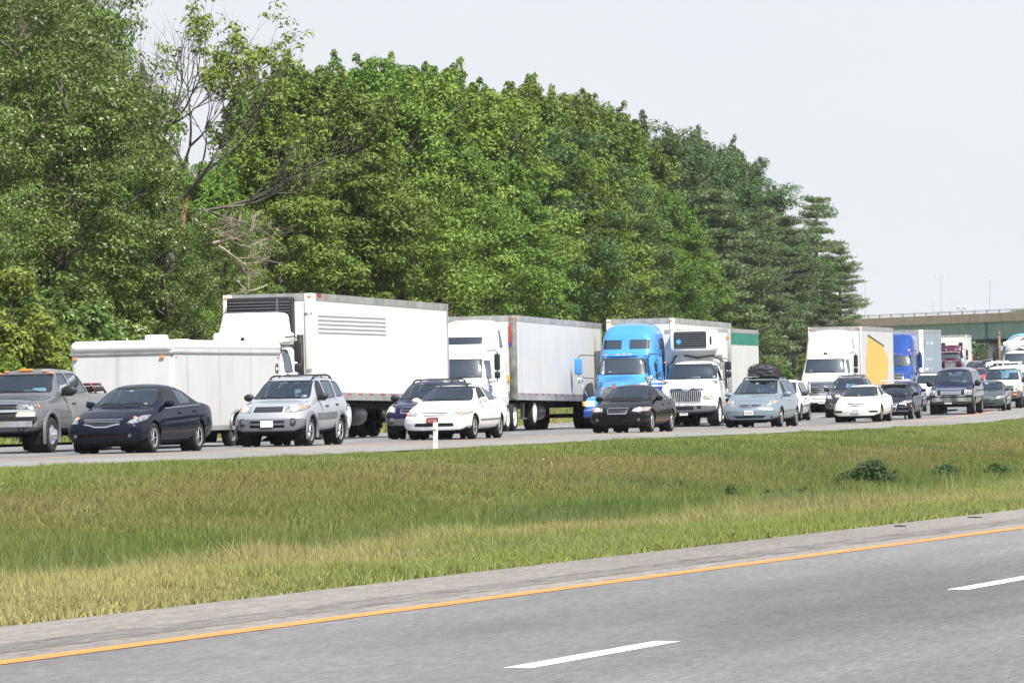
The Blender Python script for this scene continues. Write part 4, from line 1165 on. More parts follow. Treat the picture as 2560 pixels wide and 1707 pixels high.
# ------------------------------------------------------------ people at the wheel
M_SKIN = mat('skin', (.42, .26, .18), .6); M_SKIND = mat('darker_skin', (.20, .12, .08), .6)
def make_person(shirt, hairc=(.03, .022, .018), skin=None, label='', cap=False):
    """seated driver, hip point at the origin, facing -y, hands forward on a wheel"""
    J = {'hip': (0, 0, .05), 'waist': (0, .04, .22), 'chest': (0, .05, .42), 'neck': (0, .035, .585), 'head0': (0, .01, .66), 'head1': (0, .0, .80),
         'shl': (.17, .05, .51), 'ell': (.24, -.13, .34), 'wrl': (.14, -.36, .40), 'hal': (.11, -.44, .43), 'shr': (-.17, .05, .51), 'elr': (-.25, -.13, .34), 'wrr': (-.16, -.36, .40), 'har': (-.12, -.44, .43),
         'thl': (.1, 0, .05), 'knl': (.14, -.42, .12), 'anl': (.14, -.62, -.25), 'tol': (.14, -.80, -.28), 'thr': (-.1, 0, .05), 'knr': (-.14, -.42, .12), 'anr': (-.14, -.62, -.25), 'tor': (-.14, -.80, -.28)}
    RAD = {'hip': .15, 'waist': .135, 'chest': .155, 'neck': .055, 'head0': .085, 'head1': .095, 'sh': .075, 'el': .05, 'wr': .034, 'ha': .042, 'th': .09, 'kn': .068, 'an': .045, 'to': .04}
    E = [('hip', 'waist'), ('waist', 'chest'), ('chest', 'neck'), ('neck', 'head0'), ('head0', 'head1')]
    for s in 'lr': E += [('chest', 'sh' + s), ('sh' + s, 'el' + s), ('el' + s, 'wr' + s), ('wr' + s, 'ha' + s), ('hip', 'th' + s), ('th' + s, 'kn' + s), ('kn' + s, 'an' + s), ('an' + s, 'to' + s)]
    ks = list(J); me = bpy.data.meshes.new('person'); me.from_pydata([J[k] for k in ks], [(ks.index(a), ks.index(b)) for a, b in E], [])
    o = bpy.data.objects.new('person', me); C.objects.link(o)
    md = o.modifiers.new('skin', 'SKIN'); sl = me.skin_vertices[0].data if me.skin_vertices else None
    if sl is None:
        bm = bmesh.new(); bm.from_mesh(me); bm.verts.layers.skin.verify(); bm.to_mesh(me); bm.free(); sl = me.skin_vertices[0].data
    for i, k in enumerate(ks):
        r_ = RAD.get(k) or RAD[k[:2]]; sl[i].radius = (r_, r_ * (.75 if k in ('chest', 'waist') else 1)); sl[i].use_root = (k == 'hip')
    sb = o.modifiers.new('sub', 'SUBSURF'); sb.levels = 1; sb.render_levels = 1
    dg = bpy.context.evaluated_depsgraph_get(); m2 = bpy.data.meshes.new_from_object(o.evaluated_get(dg)); bpy.data.objects.remove(o)
    m2.materials.clear()
    for m in (shirt, skin or M_SKIN, mat('trousers', (.03, .035, .05), .9)): m2.materials.append(m)
    for p in m2.polygons:
        c = p.center; p.material_index = 1 if (c.z > .575 or c.y < -.20 and c.z > .3) else (2 if c.z < .14 and c.y < .3 and abs(c.z) < 1 and (c.z < .06 or c.y < -.1) else 0); p.use_smooth = True
    o = bpy.data.objects.new('person', m2); C.objects.link(o)
    b = MB(); b.ell((0, .03, .80), (.098, .108, .10), 0, 14, 8)
    if cap: b.ell((0, -.09, .80), (.075, .09, .012), 0, 10, 4)
    b.build('hair' if not cap else 'cap', mat('hair_%02d' % int(hairc[0] * 100), hairc, .8), o, True)
    b = MB(); b.ell((0, -.098, .715), (.016, .022, .028), 0, 8, 5)
    for s in (1, -1): b.ell((.1 * s, .01, .72), (.012, .025, .035), 0, 8, 5)
    b.build('face_features', skin or M_SKIN, o, True)
    b = MB()
    for s in (1, -1): b.ell((.036 * s, -.088, .745), (.016, .01, .009), 0, 8, 5)
    b.ell((0, -.088, .672), (.028, .008, .006), 0, 8, 4); b.build('eyes_and_mouth', M_DARK, o, True)
    for s in (1, -1):
        b = MB()
        for k in range(5):
            x0 = .11 * s + (k - 2) * .016; b.tube([(x0, -.45, .45), (x0, -.485, .455), (x0, -.49, .43), (x0, -.47, .415)], [.009, .009, .008, .007], 5)
        b.build('fingers', skin or M_SKIN, o, True)
    tag(o, label, 'person', 'drivers behind the windscreens')
    return o
# ------------------------------------------------------------ trailers and trucks
def panel_white(name, col, seam=.61, dirt=.25, rough=.35, metal=.0, streak=.35):
    """riveted trailer skin: shallow vertical seams, rain streaks and grime low down"""
    if name in MATS: return MATS[name]
    m, t, b = principled(name)
    tcn = t.nodes.new('ShaderNodeTexCoord'); sx = t.nodes.new('ShaderNodeSeparateXYZ'); t.links.new(tcn.outputs['Object'], sx.inputs[0])
    ad = t.nodes.new('ShaderNodeMath'); ad.operation = 'ADD'; t.links.new(sx.outputs[0], ad.inputs[0]); t.links.new(sx.outputs[1], ad.inputs[1])
    dv = t.nodes.new('ShaderNodeMath'); dv.operation = 'DIVIDE'; dv.inputs[1].default_value = seam; t.links.new(ad.outputs[0], dv.inputs[0])
    fr = t.nodes.new('ShaderNodeMath'); fr.operation = 'FRACT'; t.links.new(dv.outputs[0], fr.inputs[0])
    rr = ramp(t, fr.outputs[0], [(.0, (0, 0, 0)), (.06, (1, 1, 1)), (.94, (1, 1, 1)), (1.0, (0, 0, 0))])
    mpn = t.nodes.new('ShaderNodeMapping'); mpn.inputs['Scale'].default_value = (5, 5, .35); t.links.new(tcn.outputs['Object'], mpn.inputs[0])
    n1 = noise_n(t, mpn.outputs[0], 1.0, 8, .7); n2 = noise_n(t, tcn.outputs['Object'], .7, 6)
    r1 = ramp(t, n1.outputs[0], [(.35, tuple(1 - streak * k for k in (.35, .40, .48))), (.62, (1, 1, 1))])
    r2 = ramp(t, n2.outputs[0], [(.3, tuple(1 - dirt * k for k in (.5, .55, .62))), (.65, (1, 1, 1))])
    base = t.nodes.new('ShaderNodeRGB'); base.outputs[0].default_value = (*col, 1)
    seamc = ramp(t, fr.outputs[0], [(.0, (.78,) * 3), (.035, (1, 1, 1)), (.97, (1, 1, 1)), (1.0, (.78,) * 3)])
    c = mult(t, mult(t, mult(t, base.outputs[0], r1.outputs[0]), r2.outputs[0]), seamc.outputs[0])
    t.links.new(c, b.inputs['Base Color']); b.inputs['Roughness'].default_value = rough; b.inputs['Metallic'].default_value = metal
    bp = t.nodes.new('ShaderNodeBump'); bp.inputs['Strength'].default_value = .35; bp.inputs['Distance'].default_value = .01
    t.links.new(rr.outputs[0], bp.inputs['Height']); t.links.new(bp.outputs[0], b.inputs['Normal'])
    MATS[name] = m; return m
M_RAIL = mat('aluminium_rail', (.50, .50, .485), .4, .6, var=.3, vscale=2)
M_DECAL = mat('grey_stripe', (.27, .27, .265), .5)
def text(parent, body, x, y, z, size, m, face='side', name='lettering', ext=.004, sx=1):
    cu = bpy.data.curves.new(name, 'FONT'); cu.body = body; cu.size = size; cu.extrude = ext; cu.materials.append(m); cu.align_x = 'LEFT'
    tmp = bpy.data.objects.new(name, cu); C.objects.link(tmp)
    me = bpy.data.meshes.new_from_object(tmp.evaluated_get(bpy.context.evaluated_depsgraph_get())); bpy.data.objects.remove(tmp)
    o = bpy.data.objects.new(name, me); C.objects.link(o); o.parent = parent
    o.location = (x, y, z); o.rotation_euler = (math.pi / 2, 0, math.pi / 2 if face == 'side' else 0); o.scale = (sx, 1, 1)
    return o
M_BLK = mat('black_lettering', (.02, .02, .025), .6)
def trailer(L=14.6, Wd=1.3, floor=1.12, top=4.11, skin=None, label='', name='semi_trailer', reefer=None, rail=.20, low=.14, drop=.0, post=None, tank=True, wheelrim='white', spare=True, tape=True, postw=.12):
    """box trailer, front face at y=0"""
    root = empty(name); tag(root, label, 'trailer', 'box trailers in the far lanes')
    def dz(y): return -drop * y / L
    def slab(x0, x1, y0, y1, z0, z1, b, mi=0):
        V = [(x, y, z + dz(y)) for z in (z0, z1) for y in (y0, y1) for x in (x0, x1)]
        b.add(V, [(0, 2, 3, 1), (4, 5, 7, 6), (0, 1, 5, 4), (2, 6, 7, 3), (0, 4, 6, 2), (1, 3, 7, 5)], mi)
    b = MB(); slab(-Wd + .012, Wd - .012, .012, L - .012, floor + .02, top - .02, b); b.build('cargo_box', skin, root)
    b = MB(); slab(-Wd, Wd, 0, L, top - rail, top, b); b.build('top_rail', M_RAIL, root)
    b = MB(); slab(-Wd - .004, Wd + .004, -.004, L + .004, floor - .05, floor + low, b); b.build('bottom_rail', M_RAIL, root)
    for s in (1, -1):
        b = MB()
        if s * 1 and postw: b.rbox(s * (Wd - postw + .03), s * (Wd + .008), -.03, postw, floor - .04, top - .005, .05, seg=3)
        b.build('corner_post', post or skin, root, True)
        b = MB(); slab(s * Wd - .02 * s, s * (Wd + .012), L - .12, L + .01, floor, top, b); b.build('rear_post', M_RAIL, root)
    if tape:
        b = MB(); y = 1.0
        while y < L - 1:
            b.box(Wd + .005, Wd + .008, y, y + .16, floor + low - .075 + dz(y), floor + low - .015 + dz(y), 0); b.box(Wd + .005, Wd + .008, y + .22, y + .38, floor + low - .075 + dz(y), floor + low - .015 + dz(y), 0)
            y += 1.22 if tape is True else tape
        b.build('reflective_tape', M_RED, root)
    for x in (-Wd + .1, Wd - .1): b = MB(); b.rbox(x - .06, x + .06, -.05, .0, top - .12, top - .07, .01); b.build('marker_light', M_AMBER, root)
    b = MB(); b.rbox(Wd, Wd + .03, .25, .36, top - .14, top - .09, .01); b.build('marker_light', M_AMBER, root)
    b = MB()
    b.box(-.5, -.35, .4, L - .2, floor - .35, floor - .06); b.box(.35, .5, .4, L - .2, floor - .35, floor - .06)
    for k in range(int(L / .6)): b.box(-Wd + .1, Wd - .1, .5 + k * .6, .58 + k * .6, floor - .16, floor - .055)
    b.build('chassis', M_DARK, root)
    for s in (1, -1):
        b = MB(); b.box(s * .95 - .06, s * .95 + .06, 2.7, 2.82, .45, floor - .05); b.box(s * .95 - .13, s * .95 + .13, 2.62, 2.9, .42, .46); b.tube([(s * .95, 2.76, .8), (0, 2.76, 1.0)], .03, 5)
        b.build('landing_leg', M_STEEL, root)
    if spare:
        b = MB(); b.lathe([(.30, 0), (.30, .40), (.24, .47), (-.0, .47), (-.04, .38), (-.04, 0)], 'x', (Wd - .42, 3.9, floor - .52), 24, 1)
        b.lathe([(.302, 0), (.335, .0), (.325, .30), (.30, .36)], 'x', (Wd - .42, 3.9, floor - .52), 24, 0); b.build('spare_wheel', [M_WHITEW, M_TYRE], root, True)
    if tank:
        b = MB(); b.lathe([(0, 0), (0, .27), (.03, .30), (1.25, .30), (1.28, .27), (1.28, 0)], 'y', (Wd - .45, 4.9, floor - .50), 20); b.build('fuel_tank', mat('tank_black', (.03, .03, .035), .4, .3), root, True)
    for yw in (L - 2.4, L - 1.15):
        b = MB(); b.tube([(-Wd + .2, yw, .5), (Wd - .2, yw, .5)], .08, 8); b.build('axle', M_DARK, root)
        for s in (1, -1):
            tyre_wheel(root, s * (Wd - .17), yw, .51, .27, s, wheelrim); tyre_wheel(root, s * (Wd - .50), yw, .51, .27, s, wheelrim)
    for s in (1, -1):
        b = MB(); b.box(s * .70, s * (Wd - .03), L - .45, L - .43, .25, floor - .1); b.build('mud_flap', M_BLACK, root)
    if reefer:
        x0, x1, z0, z1, proud = reefer
        b = MB(); b.rbox(x0, x1, -proud, -.0, z0, z1, .06); u = b.build('cooling_unit', M_BLACK, root, False)
        g = MB(); n = int((z1 - z0 - .12) / .085); xs_ = x1 - (x1 - x0) * .21
        for k in range(n):
            z = z0 + .08 + k * .085
            g.box(x0 + .07, xs_ - .03, -proud - .03, -proud + .0, z, z + .028); g.box(xs_ + .04, x1 - .05, -proud - .03, -proud + .0, z, z + .028)
        g.box(xs_ - .03, xs_ + .03, -proud - .035, -proud, z0 + .05, z1 - .05)
        g.build('louvres', mat('louvre_grey', (.14, .15, .17), .4, .4), u)
    return root
def truck_chassis(root, sp, y_end, tand=(5.3, 6.6), cabback=2.8, rimk='white', tank_m=None, steps=True, tanks=True, single=False, fifth=True):
    W = sp['W']; b = MB()
    for s in (1, -1): b.box(s * .38, s * .48, .6, y_end, .62, .92)
    b.box(-.5, .5, .5, 1.6, .45, .95); b.box(-.45, .45, cabback, cabback + .2, .6, .9)
    if fifth: b.rbox(-.5, .5, tand[0] - .2, tand[-1], .95, 1.06, .04)
    b.build('frame_rails', M_DARK, root)
    for yw in tand:
        b = MB(); b.tube([(-W + .25, yw, .51), (W - .25, yw, .51)], .09, 8); b.ell((0, yw, .55), (.25, .25, .22), 0); b.build('axle', M_DARK, root, True)
        for s in (1, -1): tyre_wheel(root, s * (W - .15), yw, .51, .27, s, rimk); tyre_wheel(root, s * (W - .48), yw, .51, .27, s, rimk)
    for s in (1, -1):
        if tanks:
            b = MB(); b.lathe([(0, 0), (0, .29), (.03, .32), (1.4, .32), (1.43, .29), (1.43, 0)], 'y', (s * (W - .36), sp['yf'] + .95, .68), 20)
            tk = b.build('fuel_tank', tank_m or M_CHROME, root, True)
        b = MB(); b.box(s * .62, s * (W - .02), y_end - .25, y_end - .22, .3, .95); b.build('mud_flap', M_BLACK, root)
def truck_mirror(root, x, y, z0, z1, z2, m=None, arm=.34, size=.14, housing=None, low=True):
    """big west-coast mirror on two arms: z0 lower arm, z1 mirror bottom, z2 top"""
    s = 1 if x > 0 else -1; b = MB(); xo = x + s * arm
    b.tube([(x, y, z2 + .10), (xo - s * .08, y - .02, z2 + .12), (xo, y - .02, z2 + .05), (xo, y - .02, z0 + .06), (x, y, z0)], .018, 6)
    mo = b.build('mirror_arm', M_BLACK, root)
    b = MB(); b.rbox(xo - size, xo + size, y - .10, y + .02, z1 + .28 if low else z1, z2, .05, seg=3)
    if low: b.rbox(xo - size, xo + size, y - .10, y + .02, z1, z1 + .24, .05, seg=3)
    h = b.build('side_mirror', housing or M_BLACK, root, True)
    return mo
def cab_markers(root, bvh, xs, z, m=None, r=.05):
    for x in xs: h = surf(bvh, x, z); b = MB(); b.rbox(h.x - r, h.x + r, h.y - .03, h.y + .05, h.z - .018, h.z + .018, .015); b.build('marker_light', m or M_AMBER, root, True)
def truck_spec(pm, W=1.2, **kw):
    sp = dict(L=5.4, W=W, H=3.9, paint=pm, wb=.01, yf=1.25, r=.52, tw=.28, toff=.03, rim='white', sub=3, step=.10, arch=.63,
        zb=[(0, .42), (.4, .40), (.7, .62), (5.4, .62)], drop=[(0, .10), (1.9, .12), (2.6, .16), (5.4, .16)], cabin=True, rows=1, seat=(2.45, 1.55), dash=2.0, dashz=1.88, ytail=3.0, headgap=1.9,
        mir=(1.2, 2.1), tailz=1.0, smooth=3, tuck=.05, shoulder=.05, bow=.14, bow2=.10, detail=1, fogm=M_BLACK)
    sp.update(kw); return sp
def tractor(sp, label, name='semi_tractor', group='heavy trucks queuing in the far lanes', tand=(5.3, 6.6), y_end=7.2, **kw):
    sp = dict(sp); sp['skip'] = True
    root, bvh = make_car(sp, label, 'truck', group, name)
    # drop the car-type wing mirrors, tail lamps and duplicated rear wheels
    for o in list(root.children):
        if o.name.split('.')[0] in ('side_mirror', 'tail_lamp'): bpy.data.objects.remove(o)
    ws = [o for o in root.children if o.name.split('.')[0] == 'wheel']
    for o in ws[2:]:
        for ch in list(o.children): bpy.data.objects.remove(ch)
        bpy.data.objects.remove(o)
    truck_chassis(root, sp, y_end, tand, rimk=kw.get('rimk', 'white'), tank_m=kw.get('tank_m'), tanks=kw.get('tanks', True))
    return root, bvh
# ------------------------------------------------------------ traffic
SLOPE = math.atan(.021)
def set_vehicle(root, u, q, yref=0, xref=0, yaw=0.0):
    """put local point (xref, yref, 0) of a vehicle on the far road at (u, q)"""
    h = heading(u)
    x, y, z = far_pt(u, q)
    gr = float(grade(u + 2) - grade(u - 2)) / 4
    M = Matrix.Rotation(-h - yaw, 4, 'Z') @ Matrix.Rotation(gr, 4, 'X') @ Matrix.Rotation(-SLOPE, 4, 'Y')
    root.matrix_world = Matrix.Translation(Vector((x, y, z)) - M @ Vector((xref, yref, 0))) @ M
    return u
def at_px(root, sp, px, py, side=1, yaw=0, rear=False):
    u, q = ray_far(px, py)
    return set_vehicle(root, u, q, sp['yf'] + (sp['wb'] if rear else 0), side * (sp['W'] - .10), R(yaw))
def at_q(root, px, q, yref, xref, yaw=0):
    u = on_line(px, q); return set_vehicle(root, u, q, yref, xref, R(yaw))
def at_z(root, px, zc, yref=0, xref=0, yaw=0):
    x = (px - 1280) / F_PX * zc; u = x * DX + zc * DY; q = x * NX + zc * NY - float(off(u)); return set_vehicle(root, u, q, yref, xref, R(yaw))
def driver(car, sp, shirt, label, **kw):
    p = make_person(shirt, label=label, **kw)
    ky, kz = sp['seat']
    p.matrix_world = car.matrix_world @ Matrix.Translation((sp['W'] * .42, ky + .02, kz - .02))
    return p
SH_W = mat('white_shirt', (.65, .66, .68), .9); SH_G = mat('grey_shirt', (.16, .17, .2), .9); SH_D = mat('dark_shirt', (.04, .045, .06), .9); SH_B = mat('blue_shirt', (.12, .2, .38), .9)
GN = 'cars queuing in the lane beside the median'; GM = 'vehicles queuing in the second lane'
Bl = M_BLACK; Dk = M_DARK; M_LIT2 = mat('lit_lens', (.8, .62, .45), .3, emit=(1, .75, .5), estr=.5)

# dark navy sedan
P = paint('navy_black', (.005, .008, .018), dirt=.05)
sp = sedan(P, H=1.50, rim='five', stickers=[(.0, 1.34, .05, .018), (.50, 1.04, .045, .03)], amber=(.66, .755, .05),
    lamp=[(.54, .64), (.72, .63), (.84, .70), (.84, .83), (.75, .82), (.60, .72)],
    panels=[('grille', [(-.44, .74), (.44, .74), (.38, .64), (.14, .60), (-.14, .60), (-.38, .64)], Bl), ('lower_intake', [(-.56, .32), (.56, .32), (.52, .42), (-.52, .42)], Dk)],
    bars=[([(-.45, .735), (.45, .735)], .018, .012), ([(-.42, .705), (.42, .705)], .010, .006), ([(-.41, .68), (.41, .68)], .010, .006), ([(-.41, .632), (-.28, .612), (-.13, .572), (.13, .572), (.28, .612), (.41, .632)], .028, .014)],
    fog=(.62, .37, .035), trims=[([(1.72, .955), (3.95, 1.03)], .012, .008, M_CHROME, 'window_trim'), ([(1.7, .46), (3.5, .47)], .02, .008, P, 'side_moulding')], handm=P)
del sp['plate']
c, _ = make_car(sp, 'dark navy sedan with a V-shaped chrome-edged grille, beside the grey pickup', 'car', GN)
at_px(c, sp, 380, 1131, yaw=2.2); driver(c, sp, SH_D, 'driver in a dark top inside the navy sedan beside the grey pickup')

# silver SUV
P = paint('silver', (.40, .42, .46), .35, dirt=.06); PG = paint('two_tone_grey', (.17, .18, .20), .2, dirt=.05)
sp = suv(P, rim='six', clad=.64, clad_front=.62, cladm=PG, stickers=[(-.05, 1.50, .05, .02), (.55, 1.16, .05, .03)], lens=M_LENSW, lit=True, bulb=.07, amber=(.74, .90, .06), flare=PG,
    lamp=[(.40, .80), (.62, .78), (.80, .84), (.82, .94), (.66, .965), (.44, .93)],
    panels=[('grille', [(-.36, .80), (.36, .80), (.34, .93), (-.34, .93)], Bl), ('lower_intake', [(-.42, .44), (.42, .44), (.42, .60), (-.42, .60)], Dk)],
    bars=[([(-.33, .84), (.33, .84)], .012, .01), ([(-.33, .885), (.33, .885)], .012, .01)], barm=M_GREYP, fog=(.60, .57, .06),
    trims=[([(1.30, .70), (2.9, .72)], .13, .02, PG, 'side_cladding')], mirm=Bl, handm=Bl, marks=0, plate=(0, .53))
sp['bars'].append(([(-.42, .525), (.42, .525)], .05, .012))
c, _ = make_car(sp, 'silver SUV with lit headlights and grey bumper in front of the cargo trailer', 'suv', GN)
at_px(c, sp, 772, 1114); driver(c, sp, SH_W, 'driver in a white shirt inside the silver SUV', hairc=(.08, .07, .06))

# white sedan behind the delineator post
P = paint('white', (.74, .76, .78), dirt=.05)
sp = sedan(P, L=4.78, W=.89, H=1.45, wb=2.71, yf=.98, r=.315, rim='five', lens=M_LENSW, amber=(.73, .66, .05), stickers=[(.58, 1.26, .04, .05)],
    lamp=[(.44, .62), (.66, .60), (.84, .64), (.86, .73), (.66, .73), (.46, .69)],
    panels=[('grille', [(-.36, .70), (.36, .70), (.26, .61), (-.26, .61)], Bl), ('lower_intake', [(-.52, .34), (.52, .34), (.50, .43), (-.50, .43)], Bl)],
    bars=[([(-.34, .655), (.34, .655)], .03, .012)], barm=P, platem=mat('maroon_plate', (.20, .035, .045), .5), inkm=mat('plate_pink', (.5, .3, .3), .6), plate=(-.02, .50),
    trims=[([(1.5, .50), (3.55, .52)], .03, .012, M_GREYP, 'side_moulding')])
c, _ = make_car(sp, 'white sedan with a maroon number plate behind the white delineator post', 'car', GN)
at_px(c, sp, 1182, 1097); driver(c, sp, SH_D, 'driver in a dark top inside the white sedan by the delineator post', hairc=(.02, .015, .012))
b = MB(); b.rbox(-.40, .40, 2.12, 2.6, 1.40, 1.462, .02); o = b.build('sunroof', M_TINT, c, True)

# black sedan with egg-crate grille
P = paint('black', (.008, .008, .010), dirt=.05)
sp = sedan(P, L=4.58, W=.90, H=1.43, wb=2.715, yf=.90, r=.325, rim='seven', lens=M_LENSW, lit=True, bulb=.055, amber=(.82, .70, .05), bow2=.16,
    lamp=[(.42, .62), (.62, .60), (.86, .63), (.86, .755), (.72, .76), (.48, .73)],
    panels=[('grille', [(-.28, .56), (.28, .56), (.32, .72), (-.32, .72)], Bl), ('lower_intake', [(-.36, .32), (.36, .32), (.36, .42), (-.36, .42)], Dk)],
    bars=[([(-.27, .56), (.27, .56)], .022, .014), ([(-.31, .725), (.31, .725)], .022, .014), ([(-.27, .56), (-.31, .725)], .022, .014), ([(.27, .56), (.31, .725)], .022, .014)],
    fog=(.62, .37, .04), trims=[([(1.7, .955), (3.8, 1.0)], .010, .006, M_CHROME, 'window_trim')])
del sp['plate']
c, _ = make_car(sp, 'black sedan with lit headlights and square chrome-framed grille before the light blue truck', 'car', GN)
at_px(c, sp, 1626, 1080, yaw=1); driver(c, sp, SH_D, 'driver inside the black sedan in front of the light blue truck', hairc=(.03, .02, .015))

# light blue minivan with a roof bag
P = paint('ice_blue', (.20, .255, .30), .3, dirt=.05)
sp = minivan(P, rim='seven', lens=M_LENSW, mirm=P, stickers=[(-.03, 1.50, .05, .025)], bulb=.06,
    panels=[('grille', [(-.40, .78), (.40, .78), (.30, .70), (-.30, .70)], Bl), ('lower_intake', [(-.56, .40), (.56, .40), (.46, .31), (-.46, .31)], Bl)],
    bars=[([(-.40, .765), (-.2, .735), (.2, .735), (.40, .765)], .022, .014), ([(-.38, .725), (-.25, .69), (.25, .69), (.38, .725)], .016, .014)], badge=(0, .745, .055),
    fog=(.74, .36, .04), rack=(2.2, 4.5, .60), trims=[([(1.6, .52), (4.0, .54)], .02, .01, M_CHROME, 'side_moulding')], handm=P)
c, bv = make_car(sp, 'light blue minivan carrying a black roof bag', 'minivan', GN)
at_px(c, sp, 1950, 1066.5, yaw=1.0); driver(c, sp, SH_B, 'driver in a blue shirt inside the light blue minivan', hairc=(.03, .02, .015))
VAN = c
def roof_bag():
    bm = bmesh.new(); bmesh.ops.create_cube(bm, size=1); bmesh.ops.subdivide_edges(bm, edges=bm.edges[:], cuts=11, use_grid_fill=True)
    for v in bm.verts:
        x, y, z = v.co * 2
        n = (abs(x) ** 4 + abs(y) ** 4 + abs(z) ** 3.2) ** .25 + 1e-6
        n = max(n, .001); p = Vector((x, y, z)) / max(1.0, n) if n > 1 else Vector((x, y, z))
        w = mnoise(Vector((x * 2.1, y * 1.7, z * 2.6)) + Vector((5, 1, 2))); w2 = abs(mnoise(Vector((x * 5, y * 4, z * 6))))
        sag = .10 * (abs(x) ** 2) * (1 if z > 0 else 0) + (.13 * max(0, y) if z > 0 else 0)
        if z < 0: p.x = x / max(1, (abs(x) ** 5 + abs(y) ** 5) ** .2); p.y = y / max(1, (abs(x) ** 5 + abs(y) ** 5) ** .2); p.z = z
        v.co = Vector((p.x * (.52 + .04 * w), p.y * (.62 + .05 * w), .21 + p.z * (.21 - sag) + .05 * w * (z > -.5) - .045 * w2 * (z > 0)))
    o = bm_obj('roof_bag', bm, mat('bag_cloth', (.022, .022, .026), .55, bump=.9, bscale=7), None, True)
    b = MB()
    for y in (-.3, .3):
        b.tube([(-.56, y, .02)] + [(.54 * math.cos(a), y, .21 + .235 * math.sin(a)) for a in np.linspace(math.pi, 0, 9)] + [(.56, y, .02)], .012, 4)
    b.build('strap', Bl, o)
    tag(o, 'lumpy black soft bag strapped on the light blue minivan roof', 'roof bag')
    return o
bag = roof_bag(); bag.matrix_world = VAN.matrix_world @ Matrix.Translation((.05, 2.85, 1.755))

# cream-white sedan
P = paint('pearl_white', (.78, .77, .72), dirt=.04)
sp = sedan(P, L=4.73, W=.915, H=1.44, wb=2.74, yf=.94, r=.325, rim='ten', lens=P, amber=(.78, .66, .06), bulb=.03, stickers=[(-.05, 1.04, .045, .02), (.6, 1.03, .03, .018)],
    lamp=[(.58, .60), (.78, .60), (.88, .66), (.87, .72), (.74, .72), (.60, .68)],
    panels=[('grille', [(-.36, .715), (.36, .715), (.14, .615), (-.14, .615)], P), ('bumper_intake', [(-.84, .37), (-.52, .37), (-.52, .45), (-.84, .45)], Bl), ('bumper_intake', [(.52, .37), (.84, .37), (.84, .45), (.52, .45)], Bl)],
    bars=[([(-.36, .715), (.36, .715)], .03, .004), ([(-.28, .66), (0, .61), (.28, .66)], .035, .004)], barm=Bl, badge=(0, .665, .06), plate=(0, .44))
c, _ = make_car(sp, 'cream-white sedan with a black beak-shaped grille in front of the dark wagon', 'car', GN)
at_px(c, sp, 2200, 1054, yaw=1); driver(c, sp, SH_G, 'driver inside the cream-white sedan', hairc=(.03, .02, .015))

# black hatchback with roof bars
P = paint('black_blue', (.012, .012, .022), dirt=.05)
sp = sedan(P, L=4.55, W=.89, H=1.46, wb=2.58, yf=.88, r=.32, rim='ten', lens=M_LENSW, amber=(.84, .52, .03), bulb=.07,
    lamp=[(.36, .60), (.60, .60), (.84, .68), (.82, .78), (.60, .77), (.40, .68)],
    panels=[('grille', [(-.34, .72), (.34, .72), (.24, .34), (-.24, .34)], Bl)],
    bars=[([(-.33, .72), (-.24, .34), (.24, .34), (.33, .72)], .035, .014), ([(-.3, .68), (.3, .68)], .02, .01), ([(-.28, .62), (.28, .62)], .02, .01), ([(-.3, .53), (.3, .53)], .09, .006), ([(-.2, .44), (.2, .44)], .012, .008), ([(.38, .50), (.72, .50)], .02, .01), ([(.30, .34), (.76, .34)], .018, .01), ([(-.72, .50), (-.38, .50)], .02, .01)],
    rack=(1.95, 2.9, .55), cross=(.1,), badge=(0, .64, .055), stickers=[(.5, 1.02, .06, .02)])
sp['top'] = [(0, .68), (.12, .76), (.6, .89), (1.2, .985), (1.4, 1.12), (1.9, 1.385), (2.3, 1.445), (2.8, 1.46), (3.5, 1.42), (4.0, 1.32), (4.35, 1.0), (4.55, .95)]
sp['rwin'] = [(-.55, 1.08), (.55, 1.08), (.48, 1.30), (-.48, 1.30)]
del sp['plate']
c, _ = make_car(sp, 'black hatchback with a pale board tied across its roof bars', 'car', GN)
at_px(c, sp, 2279, 1047, yaw=1.0); driver(c, sp, SH_D, 'driver inside the black hatchback with the roof board')
b = MB(); b.rbox(-.60, .50, -.10, .55, 0, .045, .02); o = b.build('roof_board', mat('pale_board', (.78, .76, .66), .5), None, True)
o.matrix_world = c.matrix_world @ Matrix.Translation((.0, 2.0, 1.545)); tag(o, 'pale flat board lying across the black hatchback\'s roof bars', 'board')

# dark blue full-size van
P = paint('van_blue', (.010, .013, .045), dirt=.06)
sp = fullvan(P, rim='steel', stickers=[(-.15, 1.80, .05, .025)], lens=M_LENS, amber=(.88, 1.0, .05), bulb=.08, yf=.86,
    panels=[('grille', [(-.60, .84), (.60, .84), (.60, 1.12), (-.60, 1.12)], Bl)],
    bars=[([(-.64, .82), (-.64, 1.13), (.64, 1.13), (.64, .82)], .09, .03), ([(-.62, .82), (.62, .82)], .05, .03), ([(-.42, .92), (.42, .92)], .045, .03), ([(-.42, 1.0), (.42, 1.0)], .045, .03), ([(-.42, 1.08), (.42, 1.08)], .03, .03), ([(-.42, .82), (-.42, 1.1)], .03, .03), ([(.42, .82), (.42, 1.1)], .03, .03),
          ([(-.97, .66), (.97, .66)], .17, .05)], clad=.56, clad_front=.5, cladm=M_GREYP, trims=[([(1.0, 1.0), (5.0, 1.0)], .025, .01, M_CHROME, 'side_moulding')], plate=(-.12, .55), marks=7)
c, _ = make_car(sp, 'dark blue full-size van with a big chrome grille and bumper', 'van', GN)
at_px(c, sp, 2434, 1035, yaw=1.0); driver(c, sp, SH_W, 'driver inside the dark blue full-size van')

